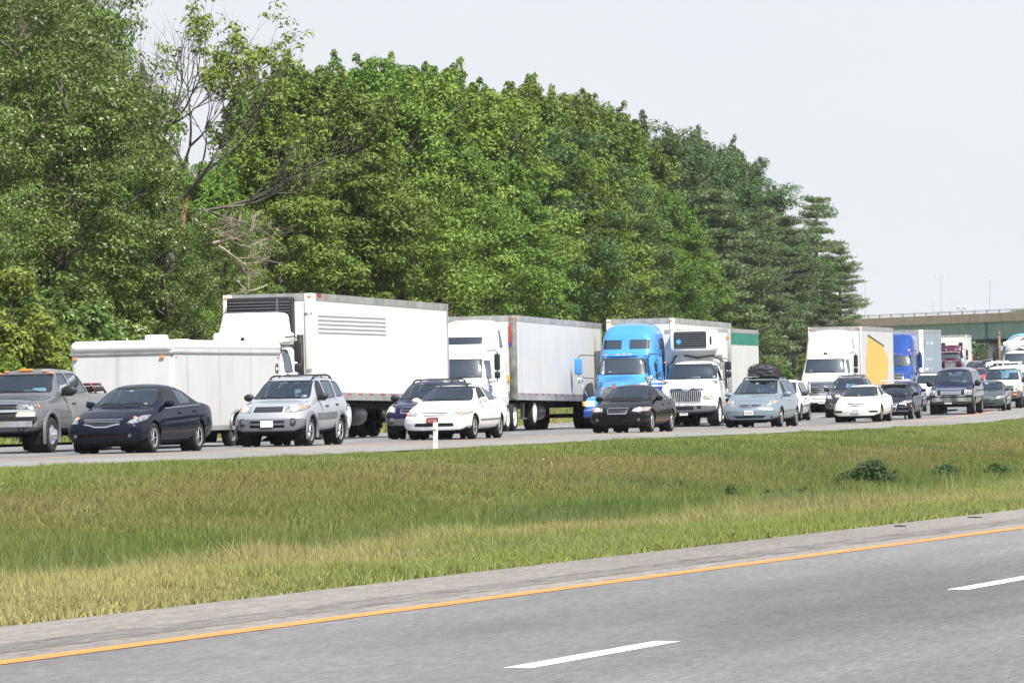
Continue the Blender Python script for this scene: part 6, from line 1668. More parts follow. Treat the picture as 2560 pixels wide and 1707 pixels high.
SK3 = panel_white('white_van_skin', (.76, .76, .74), .61, .15, streak=.25)
t3 = trailer(14.6, skin=SK3, label='white trailer behind the light blue tractor, partly hidden by the box truck', drop=.06, low=.16, postw=.2)
u3 = at_q(t3, 1690, 47.7, 0, 1.3)
P3 = paint('sky_blue', (.065, .27, .60), .1, dirt=.05)
def kblue():
    """long-nosed tractor with separate fenders"""
    W = 1.2; L = 5.5
    sp = truck_spec(P3, W=W, L=L, H=4.0, top=[(0, 1.52), (.06, 1.66), (.3, 1.74), (1.4, 1.90), (1.75, 1.98), (1.98, 2.62), (2.1, 2.74), (2.9, 2.80), (3.0, 2.85), (3.12, 3.1), (3.3, 3.55), (3.7, 3.84), (4.3, 3.92), (L - .2, 3.92), (L, 3.85)],
        belt=[(0, 1.36), (.5, 1.5), (1.5, 1.66), (1.9, 1.8), (L, 1.85)], rail=[(0, .46), (.5, .50), (1.5, .70), (1.8, .88), (2.7, .86), (3.05, 1.0), (L, 1.06)], hw=[(0, .58), (.5, .62), (1.4, .80), (1.75, 1.04), (2.8, 1.04), (3.05, 1.18), (L, 1.2)],
        zb=[(0, .80), (1.5, .80), (1.8, .66), (L, .62)], nose=[(.7, 0), (1.4, 0), (1.6, .08)], bow=.10, bow2=.02, wsbow=.06, wsz=1.92, wsy=1.8,
        wsh=[(-.94, 1.98), (.94, 1.98), (.84, 2.60), (-.84, 2.60)], wsh_zmin=1.93, stickers=[(-.3, 2.06, .18, .05)],
        swin=[[(1.98, 1.96), (2.6, 1.96), (2.6, 2.56), (2.12, 2.56)], [(4.3, 2.92), (4.95, 2.92), (4.95, 3.32), (4.3, 3.32)]], doors=[[(1.85, .85), (2.7, .85), (2.7, 1.9), (1.85, 1.9)]],
        panels=[('grille', [(-.42, .86), (.42, .86), (.42, 1.48), (-.42, 1.48)], M_STEEL)], bars=[([(-.46, .84), (-.46, 1.46), (-.2, 1.54), (.2, 1.54), (.46, 1.46), (.46, .84)], .06, .03)] + [([(-.42, z), (.42, z)], .012, .02) for z in np.arange(.9, 1.46, .05)])
    sp.pop('plate', None)
    root, bv = tractor(sp, 'light blue long-nosed tractor with a tall sleeper and chrome grille', tand=(5.0, 6.3), y_end=6.9, tank_m=P3)
    for s in (1, -1):
        bm = shell(dict(L=2.0, W=.34, top=[(0, .98), (.3, 1.16), (1.2, 1.22), (2.0, 1.05)], belt=[(0, .9), (.4, 1.06), (1.2, 1.12), (2, .95)], rail=[(0, .22), (2, .26)], zb=[(0, .58), (2, .62)], hw=[(0, .30), (.4, .34), (2, .34)], drop=[(0, .03), (2, .03)], bow=.16, bow2=.08, step=.1))
        fs = carve(bm, [(1.25 + .61 * math.cos(a), .5 + .61 * math.sin(a)) for a in np.linspace(0, 2 * math.pi, 19)[:-1]], 'S', lambda f, c: True); bmesh.ops.delete(bm, geom=fs, context='FACES')
        o = bm_obj('fender', bm, P3, root); o.location = (s * .86, -.02, 0)
        b = MB(); b.rbox(s * .90 - .17, s * .90 + .17, -.05, .06, .84, 1.02, .04); b.rbox(s * 1.14 - .05, s * 1.14 + .05, -.03, .10, .84, 1.02, .03, 1); b.build('headlamp', [M_LIT, M_AMBER], root, True)
        truck_mirror(root, s * 1.02, 1.90, 1.86, 2.02, 2.62, arm=.62 if s < 0 else .40, size=.14 if s < 0 else .09, housing=P3, low=False)
        b = MB(); b.tube([(s * 1.05, .35, 1.2), (s * 1.3, .3, 1.75)], .018, 5); b.ell((s * 1.32, .3, 1.82), (.13, .09, .12)); b.build('fender_mirror', M_CHROME, root, True)
    b = MB(); strip(bv, [(-.5, 3.06), (-.16, 3.06)], 'F', 0.01, .0, None, None, None, mb=b)
    for x0, x1 in ((-.98, -.16), (.06, .92)):
        b = MB(); strip(bv, [(x0 + .04, 3.12), (x1 - .04, 3.12)], 'F', .34, .012, None, None, None, mb=b); b.build('sleeper_window', M_TINT, root)
    b = MB(); strip(bv, [(-.9, 2.70), (.9, 2.70)], 'F', .05, .10, None, None, None, mb=b); b.build('sun_visor', P3, root)
    cab_markers(root, bv, [-.8, -.22, 0, .22, .8], 2.74, r=.07)
    b = MB(); strip(bv, [(0, 1.42), (0, 1.66)], 'F', .10, .05, None, None, None, mb=b); b.build('nose_emblem', mat('emblem_maroon', (.22, .05, .05), .4, coat=1), root)
    for z, w, m in ((1.66, .09, M_PAPER), (1.50, .05, M_PAPER), (1.40, .16, mat('deep_blue_band', (.02, .06, .35), .4))):
        strip(bv, [(1.2, z - .1), (2.2, z + .05), (5.2, z + .05)], 'S', w, .006, 'side_band', m, root)
    b = MB(); b.tube([(-.45, 5.62, 1.2), (-.45, 5.62, 4.05)], .07, 10); b.build('exhaust_stack', M_CHROME, root, True)
    for x in (-1.02, 1.0): b = MB(); b.tube([(x, 1.9, 2.2), (x + .03, 1.88, 3.35)], .010, 4); b.build('whip_aerial', Bl, root)
    b = MB(); b.rbox(-1.15, 1.15, -.12, .05, .42, .72, .06, seg=3); b.build('front_bumper', mat('bumper_blue', (.02, .06, .25), .3, coat=1), root, True)
    root.matrix_world = t3.matrix_world @ Matrix.Translation((0, -6.2, 0))
kblue()

SK4 = panel_white('grey_van_skin', (.62, .63, .64), .41, .1, streak=.15)
t4 = trailer(14.6, skin=SK4, label='white trailer with a large yellow patch and dark diagonal edge', drop=.05, low=.12, postw=.12)
yl = [(.97, 1.2), (.93, 1.3), (2.0, 3.6), (8.1, 2.85), (8.3, 2.5), (10.2, 2.3), (11.4, 1.9), (11.0, 1.25)]
yl = [(2.2, 1.27), (2.0, 2.4), (3.0, 3.66), (10.4, 3.15), (10.5, 2.88), (11.8, 2.74), (12.2, 2.45), (11.8, 1.6), (11.0, 1.27)]
mesh_obj('yellow_patch', [(1.2935, y, z - .05 * y / 14.6) for y, z in yl], [tuple(range(len(yl)))], panel_white('yellow_skin', (.82, .50, .05), .41, .2, streak=.2), t4)
b = MB(); b.add([(1.2945, 2.95, 3.62), (1.2945, 10.4, 3.08), (1.2945, 10.4, 3.17), (1.2945, 2.95, 3.73)], [(0, 1, 2, 3)]); b.build('dark_edge', mat('dark_green_edge', (.02, .04, .03), .5), t4)
text(t4, '0232', 1.296, 10.9, 1.32, .26, M_DECAL, 'side', 'trailer_number', .001)
u4 = at_q(t4, 2157, 46.9, 0, 1.3, yaw=2.0)
c, bv, sp = std_tractor(paint('cab_white'), 'white sleeper tractor with a chrome barred grille pulling the yellow-patched trailer', t4, 48.2, 6.0,
    yaw=2, bars=[([(-.60, .88), (.60, .88), (.66, 1.44), (-.66, 1.44), (-.60, .88)], .09, .03)] + [([(-.54, z), (.54, z)], .03, .02) for z in np.arange(.96, 1.4, .085)], badge=(.15, 1.15, .12), plate=(.0, .50))
b = MB(); h = surf(bv, 0, 2.80); b.rbox(h.x - .09, h.x + .09, h.y - .06, h.y + .04, 2.74, 2.86, .02); b.build('roof_camera', Bl, c)
b = MB(); strip(bv, [(-.45, .68), (.45, .68)], 'F', .05, .01, None, None, None, mb=b); b.build('bumper_slot', Bl, c)

SK5 = panel_white('pale_blue_skin', (.30, .40, .50), 1.2, .35, streak=.35)
t5 = trailer(12, skin=SK5, label='pale blue-grey box trailer with worn white lettering behind the royal blue cab', drop=0, low=.1, postw=.30, post=mat('post_white', (.74, .74, .73), .35), tape=False)
b = MB(); rr = random.Random(3)
for z, ys_ in ((3.2, (2.6, 3.3, 5.0, 5.6, 6.2)), (2.2, (2.2, 3.5, 4.6, 5.6)), (1.6, (1.2, 1.6, 2.1, 2.6, 3.2, 5.4))):
    for y in ys_: b.box(1.2895, 1.294, y, y + .28, z, z + .16)
b.build('worn_lettering', M_PAPER, t5)
b = MB(); b.box(1.2895, 1.294, 1.0, 1.5, 2.95, 3.5); b.build('sticker', mat('sticker_olive', (.2, .2, .12), .6), t5)
b = MB(); b.box(1.302, 1.315, .02, .22, 2.0, 2.3); b.build('yellow_sticker', MATS['amber_plate'], t5)
u5 = at_q(t5, 2310, 47.4, 0, 1.3, yaw=3.0)
c, bv, sp = std_tractor(paint('royal_blue', (.02, .065, .27), .25), 'royal blue sleeper tractor with two round roof lights', t5, 48.6, 6.0)
b = MB()
for x in (-.8, .8): h = surf(bv, x, 2.85); b.ell((h.x, h.y, 2.85), (.09, .05, .09))
b.build('roof_lamps', M_AMBER, c, True)
b = MB(); b.rbox(1.35, 1.65, 1.7, 1.9, 1.8, 2.6, .06); b.build('blue_mirror_shell', MATS['paint_royal_blue'], c, True)

t6 = trailer(13, skin=SK3, label='white trailer with two dark squares above the maroon tractor', drop=0, low=.1, tape=False, reefer=None)
for x in (-.95, .62): b = MB(); b.rbox(x, x + .34, -.06, .01, 3.0, 3.42, .02); b.build('dark_vent', Bl, t6)
u6 = at_z(t6, 2418, 515, 0, 1.3)
PM = paint('maroon', (.065, .012, .035), .1)
c, bv, sp = std_tractor(PM, 'maroon tractor with a tall chrome grille and twin chrome stacks', t6, 49.2, 6.2,
    top=[(0, 1.66), (.06, 1.78), (.3, 1.82), (1.75, 1.90), (1.95, 1.96), (2.05, 2.50), (2.15, 2.62), (3.0, 2.66), (3.15, 2.72), (3.22, 3.12), (3.4, 3.2), (5.3, 3.2)],
    belt=[(0, 1.3), (1.7, 1.6), (2.0, 1.8), (5.3, 1.85)], rail=[(0, .46), (1.6, .56), (2.0, .92), (3.0, .92), (3.2, 1.1), (5.3, 1.12)], hw=[(0, .56), (1.6, .70), (2.0, 1.02), (3.0, 1.02), (3.2, 1.2), (5.3, 1.2)],
    zb=[(0, .7), (5.3, .66)], wsh=[(-.84, 1.98), (.84, 1.98), (.80, 2.48), (-.80, 2.48)], wsh_zmin=1.93, bow=.04, bow2=.0, nose=None, lamp=[(.60, .9), (.62, .9), (.62, .92)], swin=[[(2.15, 1.95), (2.75, 1.95), (2.75, 2.45), (2.15, 2.45)]],
    panels=[('grille', [(-.44, .74), (.44, .74), (.44, 1.60), (-.44, 1.60)], M_STEEL)], bars=[([(-.50, .74), (-.50, 1.60), (-.3, 1.72), (.3, 1.72), (.50, 1.60), (.50, .74)], .10, .03)] + [([(x, .76), (x, 1.60)], .02, .02) for x in np.linspace(-.4, .4, 11)])
for s in (1, -1):
    b = MB(); b.tube([(s * 1.1, 3.05, 1.0), (s * 1.1, 3.05, 3.0)], .09, 10); b.build('exhaust_stack', M_CHROME, c, True)
    b = MB(); b.lathe([(0, 0), (0, .2), (.05, .25), (.75, .25), (.8, .2), (.8, 0)], 'z', (s * 1.05, 1.75, 1.2), 16); b.build('air_cleaner', M_CHROME, c, True)
    bm = shell(dict(L=1.9, W=.28, top=[(0, .98), (.3, 1.22), (1.2, 1.26), (1.9, 1.05)], belt=[(0, .9), (.4, 1.1), (1.2, 1.15), (1.9, .95)], rail=[(0, .2), (1.9, .22)], zb=[(0, .6), (1.9, .62)], hw=[(0, .26), (1.9, .28)], drop=[(0, .03), (2, .03)], step=.2, bow=.1))
    o = bm_obj('fender', bm, PM, c); o.location = (s * .86, 0, 0)
    b = MB(); b.rbox(s * .86 - .2, s * .86 + .2, -.1, .03, 1.02, 1.16, .04); b.build('headlamp', M_LENSW, c, True)
    b = MB(); strip(bv, [(s * .2, 2.94), (s * .95, 2.94)] if s > 0 else [(-.95, 2.94), (-.2, 2.94)], 'F', .26, .01, None, None, None, mb=b); b.build('sleeper_window', M_TINT, c)
    b = MB(); h = surf(bv, s * .45, 2.64, 'F'); b.lathe([(-.15, 0), (-.15, .08), (.1, .04), (.35, .03)], 'y', (s * .45, h.y, 2.75), 12); b.build('air_horn', M_CHROME, c, True)
b = MB(); b.rbox(-.86, .86, 1.82, 2.08, 2.50, 2.60, .03); b.build('sun_visor', M_CHROME, c)
b = MB(); b.rbox(-1.15, 1.15, -.2, .0, .42, .75, .05); b.build('front_bumper', M_CHROME, c, True)

# red tractor hidden behind the maroon one: only its side shows
c, bv, sp = std_tractor(paint('signal_red', (.50, .015, .03)), 'red tractor peeping out right of the maroon tractor and its trailer', None, 46.6, 6.0, day=True)
at_z(c, 2403, 548)
# white concrete mixer at the right edge
P = paint('truck_white')
W = 1.2
c, bv, sp = std_tractor(P, 'white mixer truck with a bare exhaust stack at the right edge', None, 45.2, 6.0, day=True)
at_z(c, 2551, 330)
c['category'] = 'mixer truck'
b = MB(); b.tube([(-1.25, 3.3, .9), (-1.25, 3.3, 3.65)], .08, 10); b.tube([(-1.25, 3.3, 3.65), (-1.25, 3.45, 3.8)], .08, 10); b.build('exhaust_stack', mat('rusty_steel', (.22, .16, .12), .7, .4, var=.4), c, True)
b = MB(); b.lathe([(0, .3), (.5, .8), (1.5, 1.15), (2.6, 1.15), (4.2, .55), (4.5, .5)], 'y', (0, 3.6, 2.55), 24, 0); b.lathe([(1.1, 1.08), (1.12, 1.10), (1.5, 1.165), (1.6, 1.165)], 'y', (0, 3.6, 2.55), 24, 1); b.build('mixer_drum', [P, mat('band_blue', (.2, .45, .7), .5)], c, True)
b = MB(); b.tube([(-.2, 3.4, 3.2), (1.2, 3.5, 4.0)], .07, 6, 0); b.tube([(-1.0, 3.2, 3.1), (-.5, 3.3, 3.25), (.2, 3.3, 3.15)], .12, 8, 1); b.build('chute', [MATS['rusty_steel'], P], c)

# small far vehicles between the van roofs and the bridge pier
FARV = 'small far vehicles before the bridge'
def far_car(kind, pm, lab, q, px, cat='car', **kw):
    s_ = kind(pm, detail=1, cabin=False, sub=2, step=.2, wglass=M_TINT, **kw); c_, b_ = make_car(s_, lab, cat, FARV); at_z(c_, px, q, s_['yf'], 0); return c_
PB = paint('far_dark', (.03, .03, .045)); PR = paint('far_red', (.35, .03, .05)); PW = paint('white')
far_car(minivan, PB, 'far dark minivan just right of the maroon tractor', 500, 2437, 'minivan')
far_car(suv, PB, 'far dark SUV beside the dark minivan, below the bridge pier', 470, 2453, 'suv')
far_car(fullvan, paint('far_blue', (.03, .035, .09)), 'far dark blue van right of the pier, before the bridge', 455, 2476, 'van', H=1.95)
far_car(sedan, PR, 'far red car whose roof shows behind the dark blue van', 400, 2446)
far_car(suv, PW, 'far white SUV between dark cars right of the pier', 420, 2478, 'suv')
far_car(sedan, PB, 'far dark sedan left of the mixer truck\'s exhaust stack', 385, 2502)
far_car(suv, PB, 'far dark SUV beside the mixer truck\'s mirror', 370, 2518, 'suv')
c = far_car(suv, paint('far_blue'), 'far utility pickup carrying a black box and yellow-striped ladder', 440, 2512, 'pickup truck', L=5.2, W=.97)
b = MB(); b.rbox(-.75, -.40, 2.6, 3.2, 2.25, 2.75, .03); b.tube([(-.6, 2.9, 1.6), (-.6, 2.9, 2.3)], .05, 5); b.build('tool_box', Bl, c)
b = MB(); b.rbox(-1.1, .7, 2.3, 2.4, 1.72, 1.82, .02); b.tube([(-.2, 2.4, 2.2), (.8, 2.4, 2.3)], .12, 8); b.build('ladder', mat('ladder_cream', (.75, .68, .45), .6), c)
# ------------------------------------------------------------ the wood
def wood_row():
    kn = {'maple': 'broadleaf_tree', 'oak': 'oak_tree', 'dark': 'broadleaf_tree', 'pine': 'pine_tree'}
    ls = {'maple': ('bright green leafy tree', 'broad-crowned bright green tree', 'narrow bright green tree'), 'oak': ('large olive-green oak', 'spreading olive oak'), 'dark': ('dark green dense tree', 'dark rounded tree'), 'pine': ('layered blue-green pine', 'tall ragged pine')}
    rows = []
    # key, px, ytop, q, width factor, where
    front = [('oak_b', -120, 240, 66, 1.0), ('oak_a', 40, -60, 69, 1.0), ('oak_b', 160, 130, 66, 1.0), ('oak_a', 105, -60, 72, .78), ('maple_a', 320, 430, 67, .8), ('oak_b', 420, 500, 62.5, .9),
             ('maple_b', 520, 430, 70, .8), ('oak_b', 560, 520, 65, .9), ('maple_a', 690, 300, 69, 1.0), ('maple_b', 770, 205, 71, 1.0), ('maple_c', 860, 225, 69, 1.0), ('maple_a', 930, 195, 71, .95), ('maple_b', 1000, 260, 67.5, 1.0),
             ('maple_c', 1075, 200, 70, 1.0), ('maple_a', 1130, 330, 66.5, 1.0), ('maple_b', 1200, 260, 70, 1.0), ('maple_c', 1260, 400, 66.5, 1.1), ('dark_a', 1320, 330, 69, 1.0), ('maple_a', 1380, 275, 71, 1.0),
             ('maple_b', 1430, 400, 67, 1.0), ('maple_c', 1500, 310, 70, 1.1), ('dark_a', 1545, 470, 67, 1.0), ('maple_a', 1590, 360, 70, 1.0), ('maple_b', 1640, 480, 67, 1.0), ('dark_b', 1680, 400, 70, 1.0), ('maple_c', 1715, 540, 66.5, .9),
             ('pine_a', 1800, 450, 66, 1.15), ('dark_a', 1875, 455, 71, 1.1), ('pine_b', 1905, 520, 68, 1.1), ('pine_a', 1965, 520, 66.5, .95), ('pine_b', 2040, 482, 71, 1.1), ('pine_a', 2100, 600, 67, .95), ('pine_b', 2060, 700, 64.5, 1.0)]
    back = [('oak_b', 215, -170, 84, .72), ('oak_a', 50, -160, 80, .9), ('oak_a', -60, -160, 82, 1.0), ('maple_b', 200, 60, 84, .7), ('dark_a', 380, 400, 80, .9), ('dark_a', 470, 470, 82, 1.0), ('maple_b', 650, 390, 80, .75), ('maple_a', 660, 215, 82, 1.0), ('maple_a', 725, 190, 80, 1.0), ('maple_c', 820, 195, 81, 1.0), ('maple_b', 900, 178, 80, 1.0),
            ('maple_a', 975, 190, 82, 1.0), ('maple_c', 1040, 185, 80, 1.0), ('maple_b', 1110, 195, 82, 1.0), ('maple_a', 1170, 245, 80, 1.0), ('maple_c', 1240, 250, 82, .9), ('maple_b', 1300, 232, 80, 1.0), ('maple_a', 1345, 238, 82, .9), ('maple_c', 1410, 250, 80, 1.0), ('maple_b', 1465, 262, 82, 1.0),
            ('maple_a', 1530, 300, 80, 1.0), ('dark_a', 1600, 315, 80, 1.0), ('dark_b', 1690, 342, 84, 1.0), ('dark_a', 1745, 350, 86, .9), ('dark_b', 1790, 395, 84, 1.0), ('dark_a', 1835, 372, 88, .7), ('dark_b', 1890, 462, 80, .75)]
    for nm, row in (('front', front), ('back', back)):
        for i, (k, px, yt, q, w) in enumerate(row):
            fam, var = k.split('_'); L = ls[fam]; base = L['abc'.index(var) % len(L)]
            rows.append((nm, k, fam, base, px, yt, q, w))
    return rows, kn
rows, KN = wood_row()
ANCH = [(-400, 'off the left edge'), (60, 'above the grey pickup'), (200, 'above the cargo trailer\'s nose'), (400, 'above the roof vent'), (540, 'over the cargo trailer\'s tail'), (640, 'above the roof deflector'),
        (760, 'above the louvred cooling unit'), (960, 'above the striped trailer'), (1110, 'over the tail of the striped trailer'), (1230, 'above the white sleeper cab'), (1400, 'above the plain trailer'),
        (1530, 'above the light blue tractor'), (1700, 'above the box truck'), (1850, 'over the green stripe'), (2000, 'left of the yellow-patched trailer'), (2120, 'nearest the bridge')]
def anchor(px):
    return min(ANCH, key=lambda a: abs(a[0] - px))[1]
seen = {}
for nm, k, fam, base, px, yt, q, w in rows:
    where = anchor(px); lab = f"{base} in the {nm} row {where}"
    seen.setdefault(lab, 0); seen[lab] += 1
    if seen[lab] > 1:
        lab = f"{base}, right of its twin, {nm} row {where}"
    put_px(k, px, yt, q, wid=w, name=KN[fam], label=lab, group='trees of the roadside wood')
# shrubs and creepers along the foot of the wood
BUSH = [('bush_a', -60, 640, 62.0), ('bush_a', 40, 800, 61.0), ('bush_a', 100, 830, 61.0), ('bush_a', 165, 815, 60.8), ('bush_a', 10, 880, 60.3), ('bush_a', 225, 900, 61), ('bush_c', 130, 690, 63), ('bush_c', 210, 720, 63), ('bush_b', 290, 820, 62), ('bush_c', 350, 800, 62.4), ('bush_b', 410, 830, 62), ('bush_c', 470, 790, 62.5), ('bush_b', 540, 760, 62.5),
        ('bush_b', 600, 780, 62), ('bush_b', 1140, 800, 62), ('bush_b', 1520, 820, 62), ('bush_c', 1900, 880, 62), ('bush_b', 1945, 900, 62), ('bush_c', 2020, 880, 61.5)]
BW = ('behind the pickup roof at the picture\'s left edge', 'over the middle of the pickup\'s roof', 'over the pickup\'s rear side window', 'against the front corner of the cargo trailer', 'low beside the pickup\'s left front', 'behind the pickup\'s bed', 'higher up behind the pickup cab', 'left of the cargo trailer\'s top corner',
      'behind the cargo trailer\'s nose', 'behind the cargo trailer\'s roof vent', 'just right of the roof vent', 'above the middle of the cargo trailer', 'left of the white roof deflector', 'behind the white roof deflector', 'in the gap after the striped trailer', 'left of the light blue tractor', 'right of the green-striped box truck', 'between the box truck and the white sleeper truck', 'beside the left mirror of the truck with the yellow patch')
for (k, px, yt, q), w in zip(BUSH, BW):
    put_px(k, px, yt, q, name='bush', cat='bush', label={'bush_a': 'bright green creeper-covered bush ', 'bush_b': 'leafy green bush ', 'bush_c': 'olive-green bush '}[k] + w, group='bushes at the edge of the wood')

# ------------------------------------------------------------ the half-dead tree with its broken limb
def bare_tree():
    r = random.Random(17); root = empty('storm_damaged_tree')
    b = MB(); tips = []
    def grow(p, d, L, rad, lev):
        n = 4; pts = [p]; rr = [rad]
        for i in range(n):
            d = (d + Vector((r.gauss(0, .13), r.gauss(0, .13), r.gauss(.03, .08)))).normalized(); p = p + d * L / n; pts.append(p); rr.append(rad * (1 - .5 * (i + 1) / n))
        b.tube(pts, rr, 7 if lev < 2 else 4)
        tips.append((p, lev))
        if lev >= 5: return
        for k in range(4 if lev < 3 else (3 if lev < 4 else 2)):
            a = r.uniform(.3, .8); ax = d.cross(Vector((r.gauss(0, 1), r.gauss(0, 1), r.gauss(0, 1)))).normalized()
            nd = (Matrix.Rotation(a, 3, ax) @ d + Vector((.05, 0, .10))).normalized()
            q = pts[-1] if k == 0 else pts[r.choice((2, 3, 4))]
            grow(q, nd, L * r.uniform(.55, .82), rad * .52, lev + 1)
    H = 8.6
    b.tube([(0, 0, 0), (.1, 0, 3.2), (-.12, 0, H)], [.24, .2, .15], 9)
    for d, L in (((-.35, 0, 1), 3.6), ((.28, .1, 1), 3.8), ((.75, -.1, .55), 3.4), ((-.1, -.2, 1), 3.3), ((.95, .1, .25), 2.9), ((-.7, 0, .6), 2.6)):
        grow(Vector((-.10, 0, H - r.uniform(0, 1.4))), Vector(d).normalized(), L, .095, 1)
    b.build('trunk', M_BARKG, root, True)
    # the torn, bleached limb that hangs to the right
    b = MB(); r.seed(4)
    def dead(p, d, L, rad, lev):
        n = 5; pts = [p]; rr = [rad]
        for i in range(n):
            d = (d + Vector((r.gauss(0, .12), r.gauss(0, .10), r.gauss(0, .12) + (.04 if lev else .05)))).normalized(); p = p + d * L / n; pts.append(p); rr.append(rad * (1 - .8 * (i + 1) / n) + .004)
        b.tube(pts, rr, 5 if lev < 2 else 3)
        if lev >= 4: return
        for k in range(4 if lev < 3 else 3):
            a = r.uniform(.25, .7); ax = Vector((r.gauss(0, .3), 1, r.gauss(0, .3))).normalized()
            grow_d = (Matrix.Rotation(r.choice((-1, 1)) * a, 3, ax) @ d + Vector((.15, 0, 0))).normalized()
            dead(pts[r.choice((2, 3, 4))], grow_d, L * r.uniform(.5, .78), rad * .5, lev + 1)
    dead(Vector((.9, -1.2, 8.0)), Vector((.75, -.2, -.62)).normalized(), 1.3, .075, 1)
    dead(Vector((1.6, -1.3, 7.1)), Vector((1, 0, .18)).normalized(), 1.55, .06, 1)
    dead(Vector((1.8, -1.3, 7.0)), Vector((.8, 0, -.35)).normalized(), 1.35, .05, 1)
    dead(Vector((3.6, -1.3, 5.6)), Vector((-.6, 0, -.25)).normalized(), 1.0, .035, 2)
    b.build('broken_limb', M_DEAD, root)
    b = MB(); b.tube([(.3, -.3, 7.2), (.45, -.25, 8.0), (.6, -.3, 8.8), (.68, -.3, 9.1)], [.11, .10, .08, .02], 6); b.build('torn_stub', M_TORN, root)
    # sparse living leaves, mostly on the upper right
    cen = []; rad = []
    for p, lev in tips:
        pr = (.8 if (p.x > .9 and p.z > H + 2.6) else .14) if lev >= 3 else 0
        if r.random() < pr * (.75 if lev < 5 else .55): cen.append(tuple(p)); s = r.uniform(.22, .5); rad.append((s, s, s * .6))
    P = leaf_cloud(np.array(cen), np.array(rad), 20, .10, seed=5)
    o = bpy.data.objects.new('crown', quads_mesh('crown', P, 4, LF['vine'])); C.objects.link(o); o.parent = root
    tag(root, 'half-bare grey tree with a torn, bleached limb hanging to the right', 'tree')
    return root
bt_ = bare_tree(); u = on_line(428, 65.0); x, y, z = far_pt(u, 65.0); bt_.location = (x, y, z); bt_.scale = (1, 1, 1.0)
BT = bt_

# bare twigs by the last pine
b = MB(); r = random.Random(8)
for k in range(26):
    p = Vector((0, 0, .2)); d = Vector((r.gauss(.25, .5), r.gauss(0, .4), 1)).normalized(); pts = [p]
    for i in range(4): d = (d + Vector((r.gauss(.05, .15), r.gauss(0, .1), 0))).normalized(); p = p + d * r.uniform(.5, .85); pts.append(p)
    b.tube(pts, [.03, .022, .016, .010, .005], 3)
tw = b.build('bare_shrub', M_DEAD, None); u = on_line(2150, 66); x, y, z = far_pt(u, 66); tw.location = (x, y, z + 2.6); tag(tw, 'leafless brown shrub at the end of the pines by the bridge', 'shrub')

